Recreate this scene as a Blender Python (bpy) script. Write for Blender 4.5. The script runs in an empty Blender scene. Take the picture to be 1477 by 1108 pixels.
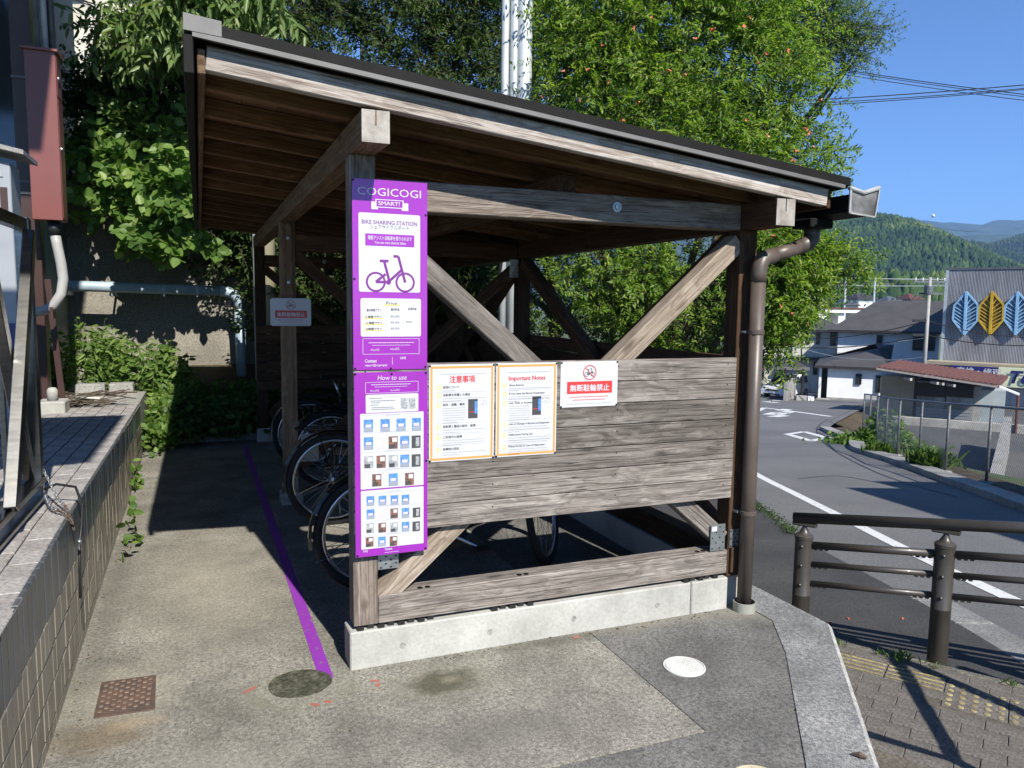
import bpy, math, random
import numpy as np
from mathutils import Vector, Matrix
random.seed(7); rng = np.random.default_rng(11)
S = bpy.context.scene
COL = S.collection
R = math.radians
# ------------------------------------------------------------------ camera
F, YAW, PITCH, ROLL = 1106.746, 0.386187, -0.103780, 0.0121285
CAM = Vector((-0.577707, -3.190817, 1.575757))
IW, IH = 1477, 1108
fwd = Vector((math.sin(YAW)*math.cos(PITCH), math.cos(YAW)*math.cos(PITCH), math.sin(PITCH)))
rt0 = Vector((math.cos(YAW), -math.sin(YAW), 0)); up0 = rt0.cross(fwd)
RT = math.cos(ROLL)*rt0 + math.sin(ROLL)*up0; UP = -math.sin(ROLL)*rt0 + math.cos(ROLL)*up0
cd = bpy.data.cameras.new('camera'); cam = bpy.data.objects.new('camera', cd); COL.objects.link(cam)
cd.sensor_width = 36; cd.lens = F/IW*36; cd.clip_start = .05; cd.clip_end = 9000
m3 = Matrix((RT, UP, -fwd)).transposed()
cam.matrix_world = Matrix.Translation(CAM) @ m3.to_4x4()
S.camera = cam
# ------------------------------------------------------------------ world, sun, exposure
LDIR = Vector((-.125, 1.0, -.88)).normalized()
w = bpy.data.worlds.new("World"); S.world = w; w.use_nodes = True
nt = w.node_tree; bg = nt.nodes['Background']
sky = nt.nodes.new('ShaderNodeTexSky'); sky.sky_type = 'NISHITA'; sky.sun_disc = False
sky.sun_elevation = math.asin(-LDIR.z); sky.sun_rotation = math.pi - math.atan2(.125, 1.0)
sky.altitude = 2500; sky.air_density = 1.0; sky.dust_density = .0; sky.ozone_density = 10.0
nt.links.new(sky.outputs[0], bg.inputs[0]); bg.inputs[1].default_value = .115
sl = bpy.data.lights.new('sun', 'SUN'); sl.energy = 4.9; sl.angle = R(.53); sl.color = (1, .955, .87)
sun = bpy.data.objects.new('sun', sl); COL.objects.link(sun); sun.location = (0, -6, 9)
sun.rotation_euler = LDIR.to_track_quat('-Z', 'Y').to_euler()
S.view_settings.view_transform = 'Standard'; S.view_settings.look = 'None'
S.view_settings.exposure = 0.78; S.view_settings.gamma = 1; S.view_settings.use_curve_mapping = False
S.render.engine = 'CYCLES'
S.cycles.max_bounces = 8; S.cycles.diffuse_bounces = 3; S.cycles.glossy_bounces = 3
S.cycles.transmission_bounces = 4; S.cycles.transparent_max_bounces = 8; S.cycles.volume_bounces = 0
S.cycles.use_denoising = True; S.cycles.caustics_reflective = False; S.cycles.caustics_refractive = False
# ------------------------------------------------------------------ geometry helpers
def ray(px, py): return (fwd + ((px-IW/2)/F)*RT - ((py-IH/2)/F)*UP)
def onz(px, py, z): d = ray(px, py); return CAM + d*((z-CAM.z)/d.z)
def ony(px, py, y): d = ray(px, py); return CAM + d*((y-CAM.y)/d.y)
def onx(px, py, x): d = ray(px, py); return CAM + d*((x-CAM.x)/d.x)
HD = Vector((math.sin(YAW), math.cos(YAW), 0)); HR = Vector((math.cos(YAW), -math.sin(YAW), 0))
def dep(P): return (P[0]-CAM.x)*HD.x + (P[1]-CAM.y)*HD.y
def at(px, py, D): d = ray(px, py); return CAM + d*(D/d.dot(HD))       # point of that view line at horizontal distance D
def zr(d):                                                             # the falling road surface
    if d < 26.8: return -.58-.095*(d-4.57)
    z = -.58-.095*(26.8-4.57)
    return z-.075*(min(d, 75)-26.8)
def onroad(px, py, off=0):
    d = ray(px, py); g = lambda t: (CAM+d*t).z-zr(dep(CAM+d*t))-off
    lo = 1.; t = 1.
    while t < 300:
        if g(t) < 0: break
        lo = t; t *= 1.01
    hi = t
    for _ in range(30):
        mm = (lo+hi)/2
        if g(mm) > 0: lo = mm
        else: hi = mm
    return CAM+d*hi
WM = {}
def setpar(o, parent):
    if parent is not None:
        o.parent = parent; o.matrix_parent_inverse = WM.get(parent, Matrix()).inverted()
def tag(o, label=None, cat=None, group=None, kind=None):
    if label: o['label'] = label
    if cat: o['category'] = cat
    if group: o['group'] = group
    if kind: o['kind'] = kind
    return o
def empty(name, loc, label=None, cat=None, group=None):
    o = bpy.data.objects.new(name, None); COL.objects.link(o); o.location = loc
    o.empty_display_size = .1
    WM[o] = Matrix.Translation(Vector(loc)); return tag(o, label, cat, group)
def link(name, me, mat, parent=None, mw=None, smooth=False):
    o = bpy.data.objects.new(name, me); COL.objects.link(o)
    if mat is not None:
        for mm in (mat if isinstance(mat, (list, tuple)) else [mat]): me.materials.append(mm)
    if smooth:
        me.polygons.foreach_set('use_smooth', [True]*len(me.polygons))
    setpar(o, parent)
    if mw is not None: o.matrix_basis = mw; WM[o] = mw.copy()
    return o
class MB:
    def __init__(s): s.v = []; s.f = []; s.m = []; s.cm = 0
    def add(s, vs, fs):
        n = len(s.v); s.v += [tuple(v) for v in vs]; s.f += [tuple(i+n for i in f) for f in fs]; s.m += [s.cm]*len(fs); return s
    def obox(s, c, ax, hs, ch=0):
        c = Vector(c); X, Y, Z = [Vector(a) for a in ax]; a, b, d = hs
        if ch <= 0:
            vs = [c+X*(i*a)+Y*(j*b)+Z*(k*d) for i in (-1, 1) for j in (-1, 1) for k in (-1, 1)]
            return s.add(vs, [(0,1,3,2),(4,6,7,5),(0,4,5,1),(2,3,7,6),(0,2,6,4),(1,5,7,3)])
        ch = min(ch, a*.9, b*.9, d*.9)
        vs = []; idx = {}
        for i in (-1, 1):
            for j in (-1, 1):
                for k in (-1, 1):
                    for q in range(3):
                        h = [a-ch, b-ch, d-ch]; h[q] += ch
                        idx[(i, j, k, q)] = len(vs); vs.append(c+X*(i*h[0])+Y*(j*h[1])+Z*(k*h[2]))
        fs = []
        def face(l, n):
            p = [vs[i] for i in l]; nn = (p[1]-p[0]).cross(p[2]-p[0])
            fs.append(tuple(l) if nn.dot(n) > 0 else tuple(reversed(l)))
        for i in (-1, 1):
            face([idx[(i,-1,-1,0)], idx[(i,1,-1,0)], idx[(i,1,1,0)], idx[(i,-1,1,0)]], X*i)
            face([idx[(-1,i,-1,1)], idx[(1,i,-1,1)], idx[(1,i,1,1)], idx[(-1,i,1,1)]], Y*i)
            face([idx[(-1,-1,i,2)], idx[(1,-1,i,2)], idx[(1,1,i,2)], idx[(-1,1,i,2)]], Z*i)
            for j in (-1, 1):
                face([idx[(i,j,-1,0)], idx[(i,j,1,0)], idx[(i,j,1,1)], idx[(i,j,-1,1)]], X*i+Y*j)
                face([idx[(i,-1,j,0)], idx[(i,1,j,0)], idx[(i,1,j,2)], idx[(i,-1,j,2)]], X*i+Z*j)
                face([idx[(-1,i,j,1)], idx[(1,i,j,1)], idx[(1,i,j,2)], idx[(-1,i,j,2)]], Y*i+Z*j)
                for k in (-1, 1):
                    face([idx[(i,j,k,0)], idx[(i,j,k,1)], idx[(i,j,k,2)]], X*i+Y*j+Z*k)
        return s.add(vs, fs)
    def box(s, x0, x1, y0, y1, z0, z1, ch=0):
        return s.obox(((x0+x1)/2, (y0+y1)/2, (z0+z1)/2), ((1,0,0),(0,1,0),(0,0,1)), (abs(x1-x0)/2, abs(y1-y0)/2, abs(z1-z0)/2), ch)
    def bar(s, a, b, w, h, up=(0,0,1), ch=0):
        a, b = Vector(a), Vector(b); X = (b-a).normalized(); Y = Vector(up).cross(X)
        if Y.length < 1e-6: Y = Vector((0,1,0)).cross(X)
        Y.normalize(); Z = X.cross(Y)
        return s.obox((a+b)/2, (X, Y, Z), ((b-a).length/2, w/2, h/2), ch)
    def tube(s, pts, r, seg=10, caps=True, closed=False):
        pts = [Vector(p) for p in pts]; n = len(pts); rs = r if isinstance(r, (list, tuple)) else [r]*n
        vs = []; ref = None
        for i, p in enumerate(pts):
            if closed: t = pts[(i+1) % n]-pts[i-1]
            else: t = pts[min(i+1, n-1)]-pts[max(i-1, 0)]
            t.normalize()
            if ref is None: ref = Vector((0,0,1)) if abs(t.z) < .9 else Vector((1,0,0))
            u = (ref-t*ref.dot(t)); u.normalize(); ref = u; v = t.cross(u)
            for k in range(seg):
                a = 2*math.pi*k/seg; vs.append(p+(u*math.cos(a)+v*math.sin(a))*rs[i])
        fs = []
        for i in range(n if closed else n-1):
            j = (i+1) % n
            for k in range(seg):
                k2 = (k+1) % seg; fs.append((i*seg+k, i*seg+k2, j*seg+k2, j*seg+k))
        if caps and not closed:
            fs.append(tuple(reversed(range(seg)))); fs.append(tuple(range((n-1)*seg, n*seg)))
        return s.add(vs, fs)
    def lathe(s, prof, o=(0,0,0), ax=(0,0,1), seg=20):
        o = Vector(o); Z = Vector(ax).normalized(); X = Z.orthogonal().normalized(); Y = Z.cross(X)
        vs = [o+Z*z+(X*math.cos(2*math.pi*k/seg)+Y*math.sin(2*math.pi*k/seg))*r for r, z in prof for k in range(seg)]
        fs = []
        for i in range(len(prof)-1):
            for k in range(seg):
                k2 = (k+1) % seg; fs.append((i*seg+k, i*seg+k2, (i+1)*seg+k2, (i+1)*seg+k))
        if prof[0][0] > 1e-5: fs.append(tuple(reversed(range(seg))))
        if prof[-1][0] > 1e-5: fs.append(tuple(range((len(prof)-1)*seg, len(prof)*seg)))
        return s.add(vs, fs)
    def prism(s, poly, o, U, V, W, th):
        o, U, V, W = Vector(o), Vector(U), Vector(V), Vector(W); n = len(poly)
        vs = [o+U*a+V*b for a, b in poly]+[o+U*a+V*b+W*th for a, b in poly]
        fs = [tuple(reversed(range(n))), tuple(range(n, 2*n))]+[(i, (i+1) % n, (i+1) % n+n, i+n) for i in range(n)]
        if U.cross(V).dot(W)*th < 0: fs = [tuple(reversed(f)) for f in fs]
        return s.add(vs, fs)
    def quad(s, *p): return s.add(p, [tuple(range(len(p)))])
    def mesh(s, name):
        me = bpy.data.meshes.new(name); me.from_pydata(s.v, [], s.f)
        if max(s.m, default=0) > 0: me.polygons.foreach_set('material_index', s.m)
        me.update(); return me
    def build(s, name, mat, parent=None, smooth=False): return link(name, s.mesh(name), mat, parent, None, smooth)
def autosmooth(o, ang=35):
    me = o.data; me.polygons.foreach_set('use_smooth', [True]*len(me.polygons)); me.set_sharp_from_angle(angle=R(ang)); return o
def timber(name, a, b, w, h, mat, parent, up=(0,0,1), ch=.004):
    a, b = Vector(a), Vector(b); X = (b-a).normalized(); Y = Vector(up).cross(X).normalized(); Z = X.cross(Y)
    L = (b-a).length
    me = MB().obox((0,0,0), ((1,0,0),(0,1,0),(0,0,1)), (L/2, w/2, h/2), ch).mesh(name)
    mw = Matrix.Translation((a+b)/2) @ Matrix((X, Y, Z)).transposed().to_4x4()
    return link(name, me, mat, parent, mw)
def copy_tree(o, parent=None):
    c = o.copy(); COL.objects.link(c)
    if parent is not None: c.parent = parent; c.matrix_parent_inverse = o.matrix_parent_inverse.copy()
    for ch in o.children: copy_tree(ch, c)
    return c
# ------------------------------------------------------------------ materials
def node_mat(name):
    m = bpy.data.materials.new(name); m.use_nodes = True; n = m.node_tree; b = n.nodes['Principled BSDF']; return m, n, b
def N(n, t, **kw):
    x = n.nodes.new('ShaderNode'+t)
    for k, v in kw.items():
        if k in x.inputs: x.inputs[k].default_value = v
        else: setattr(x, k, v)
    return x
def ramp(n, src, stops, interp='LINEAR'):
    r = n.nodes.new('ShaderNodeValToRGB'); r.color_ramp.interpolation = interp
    e = r.color_ramp.elements
    while len(e) < len(stops): e.new(.5)
    for el, (p, c) in zip(e, stops): el.position = p; el.color = (*c, 1) if len(c) == 3 else c
    n.links.new(src, r.inputs[0]); return r
def mixc(n, fac, a, b, mode='MIX'):
    x = n.nodes.new('ShaderNodeMix'); x.data_type = 'RGBA'; x.blend_type = mode
    for s_, v in ((0, fac), (6, a), (7, b)):
        if hasattr(v, 'is_output'): n.links.new(v, x.inputs[s_])
        elif s_ == 0: x.inputs[0].default_value = v
        else: x.inputs[s_].default_value = (*v, 1) if len(v) == 3 else v
    return x.outputs[2]
def math_(n, op, a, b=None, clamp=False):
    x = n.nodes.new('ShaderNodeMath'); x.operation = op; x.use_clamp = clamp
    for i, v in enumerate((a, b)):
        if v is None: continue
        if hasattr(v, 'is_output'): n.links.new(v, x.inputs[i])
        else: x.inputs[i].default_value = v
    return x.outputs[0]
def bump(n, b, h, strength, dist=.01):
    x = N(n, 'Bump'); x.inputs['Strength'].default_value = strength; x.inputs['Distance'].default_value = dist
    n.links.new(h, x.inputs['Height']); n.links.new(x.outputs[0], b.inputs['Normal']); return x
def coords(n, scale=(1,1,1), rnd=0, kind='Object'):
    tc = N(n, 'TexCoord'); out = tc.outputs[kind]
    mp = N(n, 'Mapping'); mp.inputs['Scale'].default_value = scale
    if rnd:
        oi = N(n, 'ObjectInfo'); mu = N(n, 'VectorMath', operation='SCALE'); mu.inputs[0].default_value = (1, .37, .71)
        n.links.new(oi.outputs['Random'], mu.inputs['Scale'])
        m2 = N(n, 'VectorMath', operation='SCALE'); n.links.new(mu.outputs[0], m2.inputs[0]); m2.inputs['Scale'].default_value = rnd
        ad = N(n, 'VectorMath', operation='ADD'); n.links.new(out, ad.inputs[0]); n.links.new(m2.outputs[0], ad.inputs[1]); out = ad.outputs[0]
    n.links.new(out, mp.inputs[0]); return mp.outputs[0]
def noise(n, vec, scale, detail=4, rough=.55, dist=0):
    x = N(n, 'TexNoise'); x.inputs['Scale'].default_value = scale; x.inputs['Detail'].default_value = detail
    x.inputs['Roughness'].default_value = rough; x.inputs['Distortion'].default_value = dist
    n.links.new(vec, x.inputs['Vector']); return x.outputs[0]
def basic(name, c, c2=None, scale=6, rough=.6, metal=0, bmp=0, bscale=60, rnd=0, stretch=(1,1,1), spec=.5, coat=0, bdist=.004, lo=.35, hi=.65):
    m, n, b = node_mat(name)
    b.inputs['Roughness'].default_value = rough; b.inputs['Metallic'].default_value = metal
    b.inputs['Specular IOR Level'].default_value = spec
    if coat: b.inputs['Coat Weight'].default_value = coat; b.inputs['Coat Roughness'].default_value = .08
    if c2 is None: c2 = tuple(x*.82 for x in c)
    v = coords(n, stretch, rnd)
    r = ramp(n, noise(n, v, scale, 5), [(lo, c), (hi, c2)]); n.links.new(r.outputs[0], b.inputs['Base Color'])
    if bmp: bump(n, b, noise(n, v, bscale, 4), bmp, bdist)
    return m
def wood(name, dark, mid, light, crack=.5, grey=0, end=None, rough=.85, knots=True):
    m, n, b = node_mat(name); b.inputs['Roughness'].default_value = rough; b.inputs['Specular IOR Level'].default_value = .25
    v = coords(n, (1,1,1), 37)
    vs = coords(n, (1.2, 16, 16), 37)
    warp = noise(n, coords(n, (1, 3, 3), 37), 2.2, 3)
    vw = N(n, 'VectorMath', operation='ADD'); n.links.new(vs, vw.inputs[0])
    sc = N(n, 'VectorMath', operation='SCALE'); sc.inputs[0].default_value = (0, 5, 5); n.links.new(warp, sc.inputs['Scale']); n.links.new(sc.outputs[0], vw.inputs[1])
    g1 = noise(n, vw.outputs[0], 1.6, 6, .62)
    g2 = noise(n, coords(n, (3, 130, 130), 37), 1.0, 3, .7)
    big = noise(n, coords(n, (1.1, 2.2, 2.2), 37), 1.7, 4, .6)
    col = ramp(n, g1, [(.3, dark), (.5, mid), (.7, light)]).outputs[0]
    col = mixc(n, ramp(n, big, [(.38, (0,0,0)), (.68, (.75,.75,.75))]).outputs[0], col, mid)
    col = mixc(n, ramp(n, g2, [(.38, (.8,.8,.8)), (.52, (0,0,0))]).outputs[0], col, dark)
    # surface checks: thin long cracks
    cr = noise(n, coords(n, (1.5, 60, 60), 91), 1.1, 2, .4)
    crk = ramp(n, math_(n, 'ABSOLUTE', math_(n, 'SUBTRACT', cr, .5)), [(0, (1,1,1)), (.016, (0,0,0))]).outputs[0]
    crk = mixc(n, 1., crk, ramp(n, big, [(.42, (0,0,0)), (.6, (1,1,1))]).outputs[0], 'MULTIPLY')
    col = mixc(n, math_(n, 'MULTIPLY', crk, crack), col, tuple(x*.25 for x in dark))
    if knots:
        vo = N(n, 'TexVoronoi', feature='F1'); vo.inputs['Scale'].default_value = 1.0; n.links.new(coords(n, (2.4, 7.5, 7.5), 53), vo.inputs['Vector'])
        kn = ramp(n, vo.outputs['Distance'], [(.05, (1,1,1)), (.15, (0,0,0))]).outputs[0]
        col = mixc(n, math_(n, 'MULTIPLY', kn, .85), col, tuple(x*.7 for x in dark))
    oi = N(n, 'ObjectInfo'); br = ramp(n, oi.outputs['Random'], [(0, (.62,.605,.59)), (1, (1.18,1.16,1.14))]).outputs[0]
    col = mixc(n, 1., col, br, 'MULTIPLY')
    n.links.new(col, b.inputs['Base Color'])
    h = math_(n, 'ADD', math_(n, 'MULTIPLY', g1, .5), math_(n, 'SUBTRACT', math_(n, 'MULTIPLY', g2, .6), math_(n, 'MULTIPLY', crk, 1.6)))
    bump(n, b, h, .55, .004); return m
def leafmat(name, c1, c2, c3, trans=.35, rough=.45, spec=.3):
    m, n, b = node_mat(name)
    at_ = N(n, 'Attribute', attribute_name='rnd')
    col = ramp(n, at_.outputs['Fac'], [(0, c1), (.55, c2), (1, c3)]).outputs[0]
    n.links.new(col, b.inputs['Base Color']); b.inputs['Roughness'].default_value = rough; b.inputs['Specular IOR Level'].default_value = spec
    tr = N(n, 'BsdfTranslucent'); tc = mixc(n, 1., col, (1.5, 1.7, .7), 'MULTIPLY'); n.links.new(tc, tr.inputs[0])
    mx = N(n, 'MixShader'); mx.inputs[0].default_value = trans
    n.links.new(b.outputs[0], mx.inputs[1]); n.links.new(tr.outputs[0], mx.inputs[2])
    n.links.new(mx.outputs[0], n.nodes['Material Output'].inputs[0]); return m
M = {}
M['wgrey'] = wood('weathered_grey_wood', (.075,.064,.056), (.225,.20,.178), (.41,.38,.35), 1.0)
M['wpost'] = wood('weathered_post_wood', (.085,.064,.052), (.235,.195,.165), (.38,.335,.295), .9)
M['wbrown'] = wood('shade_brown_stained_wood', (.035,.018,.010), (.085,.045,.024), (.15,.085,.045), .5)  # brown kept low so the dark of the interior sits in the colour
M['wtan'] = wood('tan_stained_wood', (.10,.06,.035), (.22,.145,.09), (.34,.24,.155), .4)
M['wbrace'] = wood('sun_bleached_brace_wood', (.15,.115,.085), (.31,.255,.20), (.45,.39,.32), .7)
M['wsoffit'] = wood('bounce_lit_soffit_wood', (.09,.048,.027), (.19,.108,.06), (.28,.175,.105), .4)  # rafter brown raised and reddened, bounced light put into the colour
M['wend'] = basic('end_grain_wood', (.40,.37,.33), (.22,.19,.165), 14, .9, bmp=.5, bscale=40)
M['wrake'] = wood('weathered_rake_wood', (.15,.115,.092), (.34,.305,.275), (.50,.475,.45), .9, knots=False)
M['alu'] = basic('grey_roof_metal', (.155,.148,.143), (.12,.115,.11), 8, .55, .1)
M['darkmetal'] = basic('dark_brown_metal', (.006,.0055,.005), (.010,.009,.0085), 10, .7, 0, spec=.2)
M['pipe'] = basic('brown_drainpipe', (.105,.08,.065), (.08,.062,.05), 5, .42, bmp=.05)
M['gutcap'] = basic('scuffed_gutter_end', (.30,.30,.30), (.10,.095,.09), 9, .45, .3)
M['gutrim'] = basic('grey_gutter_rim', (.36,.36,.355), (.25,.25,.25), 12, .5)
M['collar'] = basic('greenish_grey_collar', (.34,.34,.29), (.25,.25,.21), 9, .6)
M['zinc'] = basic('zinc_plate', (.42,.45,.45), (.30,.33,.34), 22, .38, .75)
M['black'] = basic('black_plastic', (.012,.012,.013), (.02,.02,.02), 8, .45)
M['blackp'] = basic('black_paint', (.008,.008,.010), (.014,.014,.016), 8, .25, coat=.5)
M['rubber'] = basic('tyre_rubber', (.010,.010,.010), (.018,.018,.018), 30, .8, bmp=.3, bscale=90)
M['chrome'] = basic('polished_metal', (.55,.56,.58), (.45,.46,.48), 8, .25, .95)
M['inox'] = basic('stainless_steel', (.27,.265,.25), (.19,.187,.18), 9, .26, 1.0, stretch=(1,1,8))
M['white'] = basic('white_print', (.54,.54,.56), (.51,.51,.53), 3, .35)
M['purple'] = basic('purple_print', (.285,.026,.37), (.262,.024,.345), 4, .22, coat=.4)
M['purpled'] = basic('dark_purple_print', (.17,.028,.22), (.16,.026,.21), 4, .3)
M['orange'] = basic('orange_print', (.62,.30,.075), (.58,.28,.07), 4, .35)
M['red'] = basic('red_print', (.56,.045,.045), (.52,.04,.04), 4, .35)
M['yellow'] = basic('yellow_print', (.80,.62,.14), (.78,.6,.13), 4, .4)
M['ink'] = basic('dark_ink', (.05,.05,.055), (.06,.06,.06), 4, .5)
M['greyink'] = basic('grey_ink', (.30,.30,.31), (.33,.33,.34), 4, .5)
M['blue'] = basic('blue_print', (.06,.16,.55), (.12,.30,.70), 90, .4)
M['skin'] = basic('brown_photo_print', (.30,.13,.08), (.06,.05,.05), 120, .4)
M['greyph'] = basic('grey_photo_print', (.20,.21,.22), (.42,.43,.44), 120, .4)
M['pinkp'] = basic('pink_print', (.62,.42,.60), (.7,.6,.7), 120, .4)
M['navy'] = basic('navy_paint', (.02,.022,.13), (.022,.025,.15), 4, .4)
M['tape'] = basic('purple_floor_tape', (.24,.035,.36), (.19,.15,.17), 34, .6, bmp=.1, bscale=60, lo=.60, hi=.68)
def concrete(name, c1, c2, c3, sc=1.4, agg=0, stains=()):
    m, n, b = node_mat(name); b.inputs['Roughness'].default_value = .92; b.inputs['Specular IOR Level'].default_value = .25
    v = coords(n)
    big = noise(n, v, sc, 7, .62); fine = noise(n, v, 55, 4, .7)
    col = ramp(n, big, [(.30, c1), (.5, c2), (.70, c3)]).outputs[0]
    vo = N(n, 'TexVoronoi'); vo.inputs['Scale'].default_value = 190 if agg > 0 else 60; n.links.new(v, vo.inputs['Vector'])
    sp = ramp(n, vo.outputs['Color'], [(0, (.5,.5,.5)), (.55, (1,1,1)), (1, (1.5,1.47,1.4))]).outputs[0]
    col = mixc(n, .35+agg, col, mixc(n, 1., col, sp, 'MULTIPLY'))
    col = mixc(n, ramp(n, fine, [(.35, ((.75 if agg >= 0 else .22),)*3), (.55, (0,0,0))]).outputs[0], col, tuple(x*.6 for x in c1))
    for (x, y, rx, ry, cc, soft, amt) in stains:
        mp = N(n, 'Mapping'); mp.vector_type = 'POINT'; mp.inputs['Location'].default_value = (-x/rx, -y/ry, 0); mp.inputs['Scale'].default_value = (1/rx, 1/ry, 0)
        tc = N(n, 'TexCoord'); n.links.new(tc.outputs['Object'], mp.inputs[0])
        ln = N(n, 'VectorMath', operation='LENGTH'); n.links.new(mp.outputs[0], ln.inputs[0])
        d = math_(n, 'ADD', ln.outputs['Value'], math_(n, 'ADD', math_(n, 'MULTIPLY', math_(n, 'SUBTRACT', noise(n, v, 7, 6, .7), .5), 1.5), math_(n, 'MULTIPLY', math_(n, 'SUBTRACT', noise(n, v, 45, 3, .7), .5), .6)))
        k = ramp(n, d, [(1-soft, (amt,)*3), (1, (0,0,0))]).outputs[0]
        col = mixc(n, k, col, mixc(n, .45, cc, mixc(n, 1., sp, cc, 'MULTIPLY')))
    n.links.new(col, b.inputs['Base Color'])
    bump(n, b, math_(n, 'ADD', fine, math_(n, 'MULTIPLY', vo.outputs['Distance'], .6+agg)), .45, .004); return m
moss, brownst, pale = (.055,.055,.025), (.13,.095,.05), (.42,.37,.27)
M['platform'] = concrete('stained_platform_concrete', (.15,.142,.122), (.255,.24,.205), (.36,.34,.29), 2.6, .5,
    [(-.55,1.3,.5,1.3,(.34,.315,.25),.9,.5), (-.92,.12,.30,.35,(.38,.35,.27),.8,.5), (-.96,-.20,.21,.15,(.16,.125,.08),.6,.75), (-.84,-.15,.12,.06,(.38,.30,.20),.7,.5),
     (-.24,-.09,.28,.20,(.21,.205,.15),.45,.7), (-.235,-.055,.15,.13,(.12,.115,.085),.5,.6), (.33,-.25,.30,.19,(.20,.19,.14),.6,.7), (.325,-.25,.17,.13,(.085,.082,.055),.5,.9), (.36,-.24,.06,.045,(.26,.24,.17),.7,.6), (1.02,-.06,1.1,.07,(.11,.105,.085),.9,.7),
     (.0,1.0,.1,.9,(.12,.115,.1),.9,.4), (-.7,-.6,.6,.25,(.30,.285,.24),.9,.5), (.5,-.7,.5,.15,(.15,.145,.13),.9,.5), (-1.05,1.5,.10,2.5,(.13,.125,.10),.9,.6)])
M['platform2'] = concrete('dark_platform_concrete', (.10,.097,.09), (.16,.155,.145), (.225,.217,.20), 2.4, .4,
    [(2.0,-.08,.35,.2,(.30,.28,.23),.9,.6), (1.5,-.03,.6,.09,(.27,.25,.2),.9,.6)])
M['coping'] = concrete('rough_granite_coping', (.16,.16,.157), (.25,.25,.245), (.36,.355,.345), 3.5, .6)
M['copingedge'] = concrete('worn_coping_edge', (.30,.295,.285), (.42,.41,.39), (.54,.525,.50), 9, .4)
M['foundation'] = concrete('pale_foundation_concrete', (.30,.295,.265), (.41,.405,.37), (.49,.485,.445), 3.0, -.3)
M['retain'] = concrete('retaining_wall_concrete', (.17,.155,.13), (.26,.24,.20), (.35,.325,.27), 1.1, .3)
M['greyconc'] = concrete('grey_block_concrete', (.24,.235,.22), (.33,.32,.30), (.42,.41,.38), 2, .0)
M['tar'] = basic('tar_seam', (.03,.03,.031), None, 9, .7)
M['kerbold'] = concrete('mossy_old_kerb', (.09,.085,.065), (.16,.15,.125), (.26,.245,.21), 6, .2)
M['asphalt'] = concrete('road_asphalt', (.13,.13,.133), (.158,.158,.16), (.19,.189,.187), .5, .3)
M['asphalt2'] = concrete('dark_pavement_asphalt', (.050,.050,.051), (.068,.067,.067), (.09,.088,.086), .9, .45)
M['lot'] = concrete('lot_asphalt', (.09,.09,.09), (.12,.12,.118), (.15,.148,.145), .35, .1)
M['earth'] = concrete('soil_and_leaf_litter', (.045,.035,.022), (.085,.065,.042), (.12,.095,.06), 2, .3)
M['grassland'] = basic('grassy_ground', (.05,.085,.025), (.09,.10,.04), .3, .95, bmp=.5, bscale=3)
M['paver'] = concrete('brown_paver', (.115,.102,.09), (.155,.14,.125), (.20,.182,.165), 3, .4)
M['sandj'] = concrete('sandy_joint', (.10,.088,.07), (.13,.115,.095), (.17,.15,.12), 6, .3)
M['tactile'] = concrete('worn_tactile_block', (.20,.165,.09), (.32,.265,.14), (.44,.37,.20), 8, .2)
M['roadpaint'] = basic('road_paint', (.62,.62,.61), (.20,.20,.20), 16, .8, bmp=.2, lo=.56, hi=.72)
M['darktile'] = basic('dark_grey_tile', (.055,.065,.075), (.095,.105,.115), 3, .32, rnd=9, bmp=.06, bscale=40)
M['beigetile'] = basic('beige_tile', (.30,.265,.205), (.215,.19,.145), 2.2, .38, rnd=9, bmp=.06, bscale=40)
M['grout'] = basic('tile_grout', (.36,.34,.29), (.22,.2,.17), 8, .95)
M['grout2'] = basic('dark_joint', (.10,.095,.085), (.06,.055,.05), 8, .95)
M['decktile'] = concrete('deck_tile', (.27,.25,.235), (.35,.325,.31), (.42,.40,.38), 3, .0)
M['rust'] = basic('rusty_cast_iron', (.135,.082,.058), (.08,.06,.05), 14, .8, .1, bmp=.4, bscale=60)
M['rust2'] = basic('worn_iron_stud', (.22,.15,.11), (.13,.09,.07), 30, .7, .1)
M['mosspatch'] = concrete('mossy_round_patch', (.045,.045,.03), (.085,.085,.058), (.16,.155,.115), 14, .6)
M['palering'] = concrete('pale_mortar_ring', (.20,.195,.155), (.27,.26,.21), (.33,.315,.26), 6, .3)
M['redbox'] = basic('red_brown_steel', (.19,.062,.053), (.17,.056,.048), 3, .38)
M['brownsteel'] = basic('dark_brown_steel', (.045,.022,.018), (.055,.028,.023), 3, .4)
M['greypvc'] = basic('grey_pvc', (.40,.39,.37), (.30,.29,.275), 4, .45)
M['bluepvc'] = basic('pale_blue_pipe', (.36,.45,.50), (.28,.36,.41), 4, .45)
M['sage'] = basic('sage_siding', (.15,.19,.15), (.12,.155,.12), 2, .55)
M['cabinet'] = basic('pale_grey_cabinet', (.30,.32,.35), (.26,.275,.30), 3, .5)
M['cream'] = basic('cream_wall', (.62,.57,.46), (.52,.47,.37), 1.0, .8)
M['guard'] = basic('dark_bronze_paint', (.042,.036,.030), (.055,.048,.04), 6, .42, coat=.15)
M['galv'] = basic('galvanised_fence', (.16,.17,.18), (.11,.115,.12), 7, .5, .3)
M['wire'] = basic('fence_wire', (.22,.24,.25), (.16,.17,.18), 7, .5, .4)
M['cable'] = basic('black_cable', (.012,.012,.013), None, 3, .6)
M['polec'] = basic('pole_concrete', (.36,.35,.32), (.27,.26,.24), 2, .8)
M['polew'] = basic('yellowish_pole', (.50,.45,.30), (.40,.36,.24), 2, .8)
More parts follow.
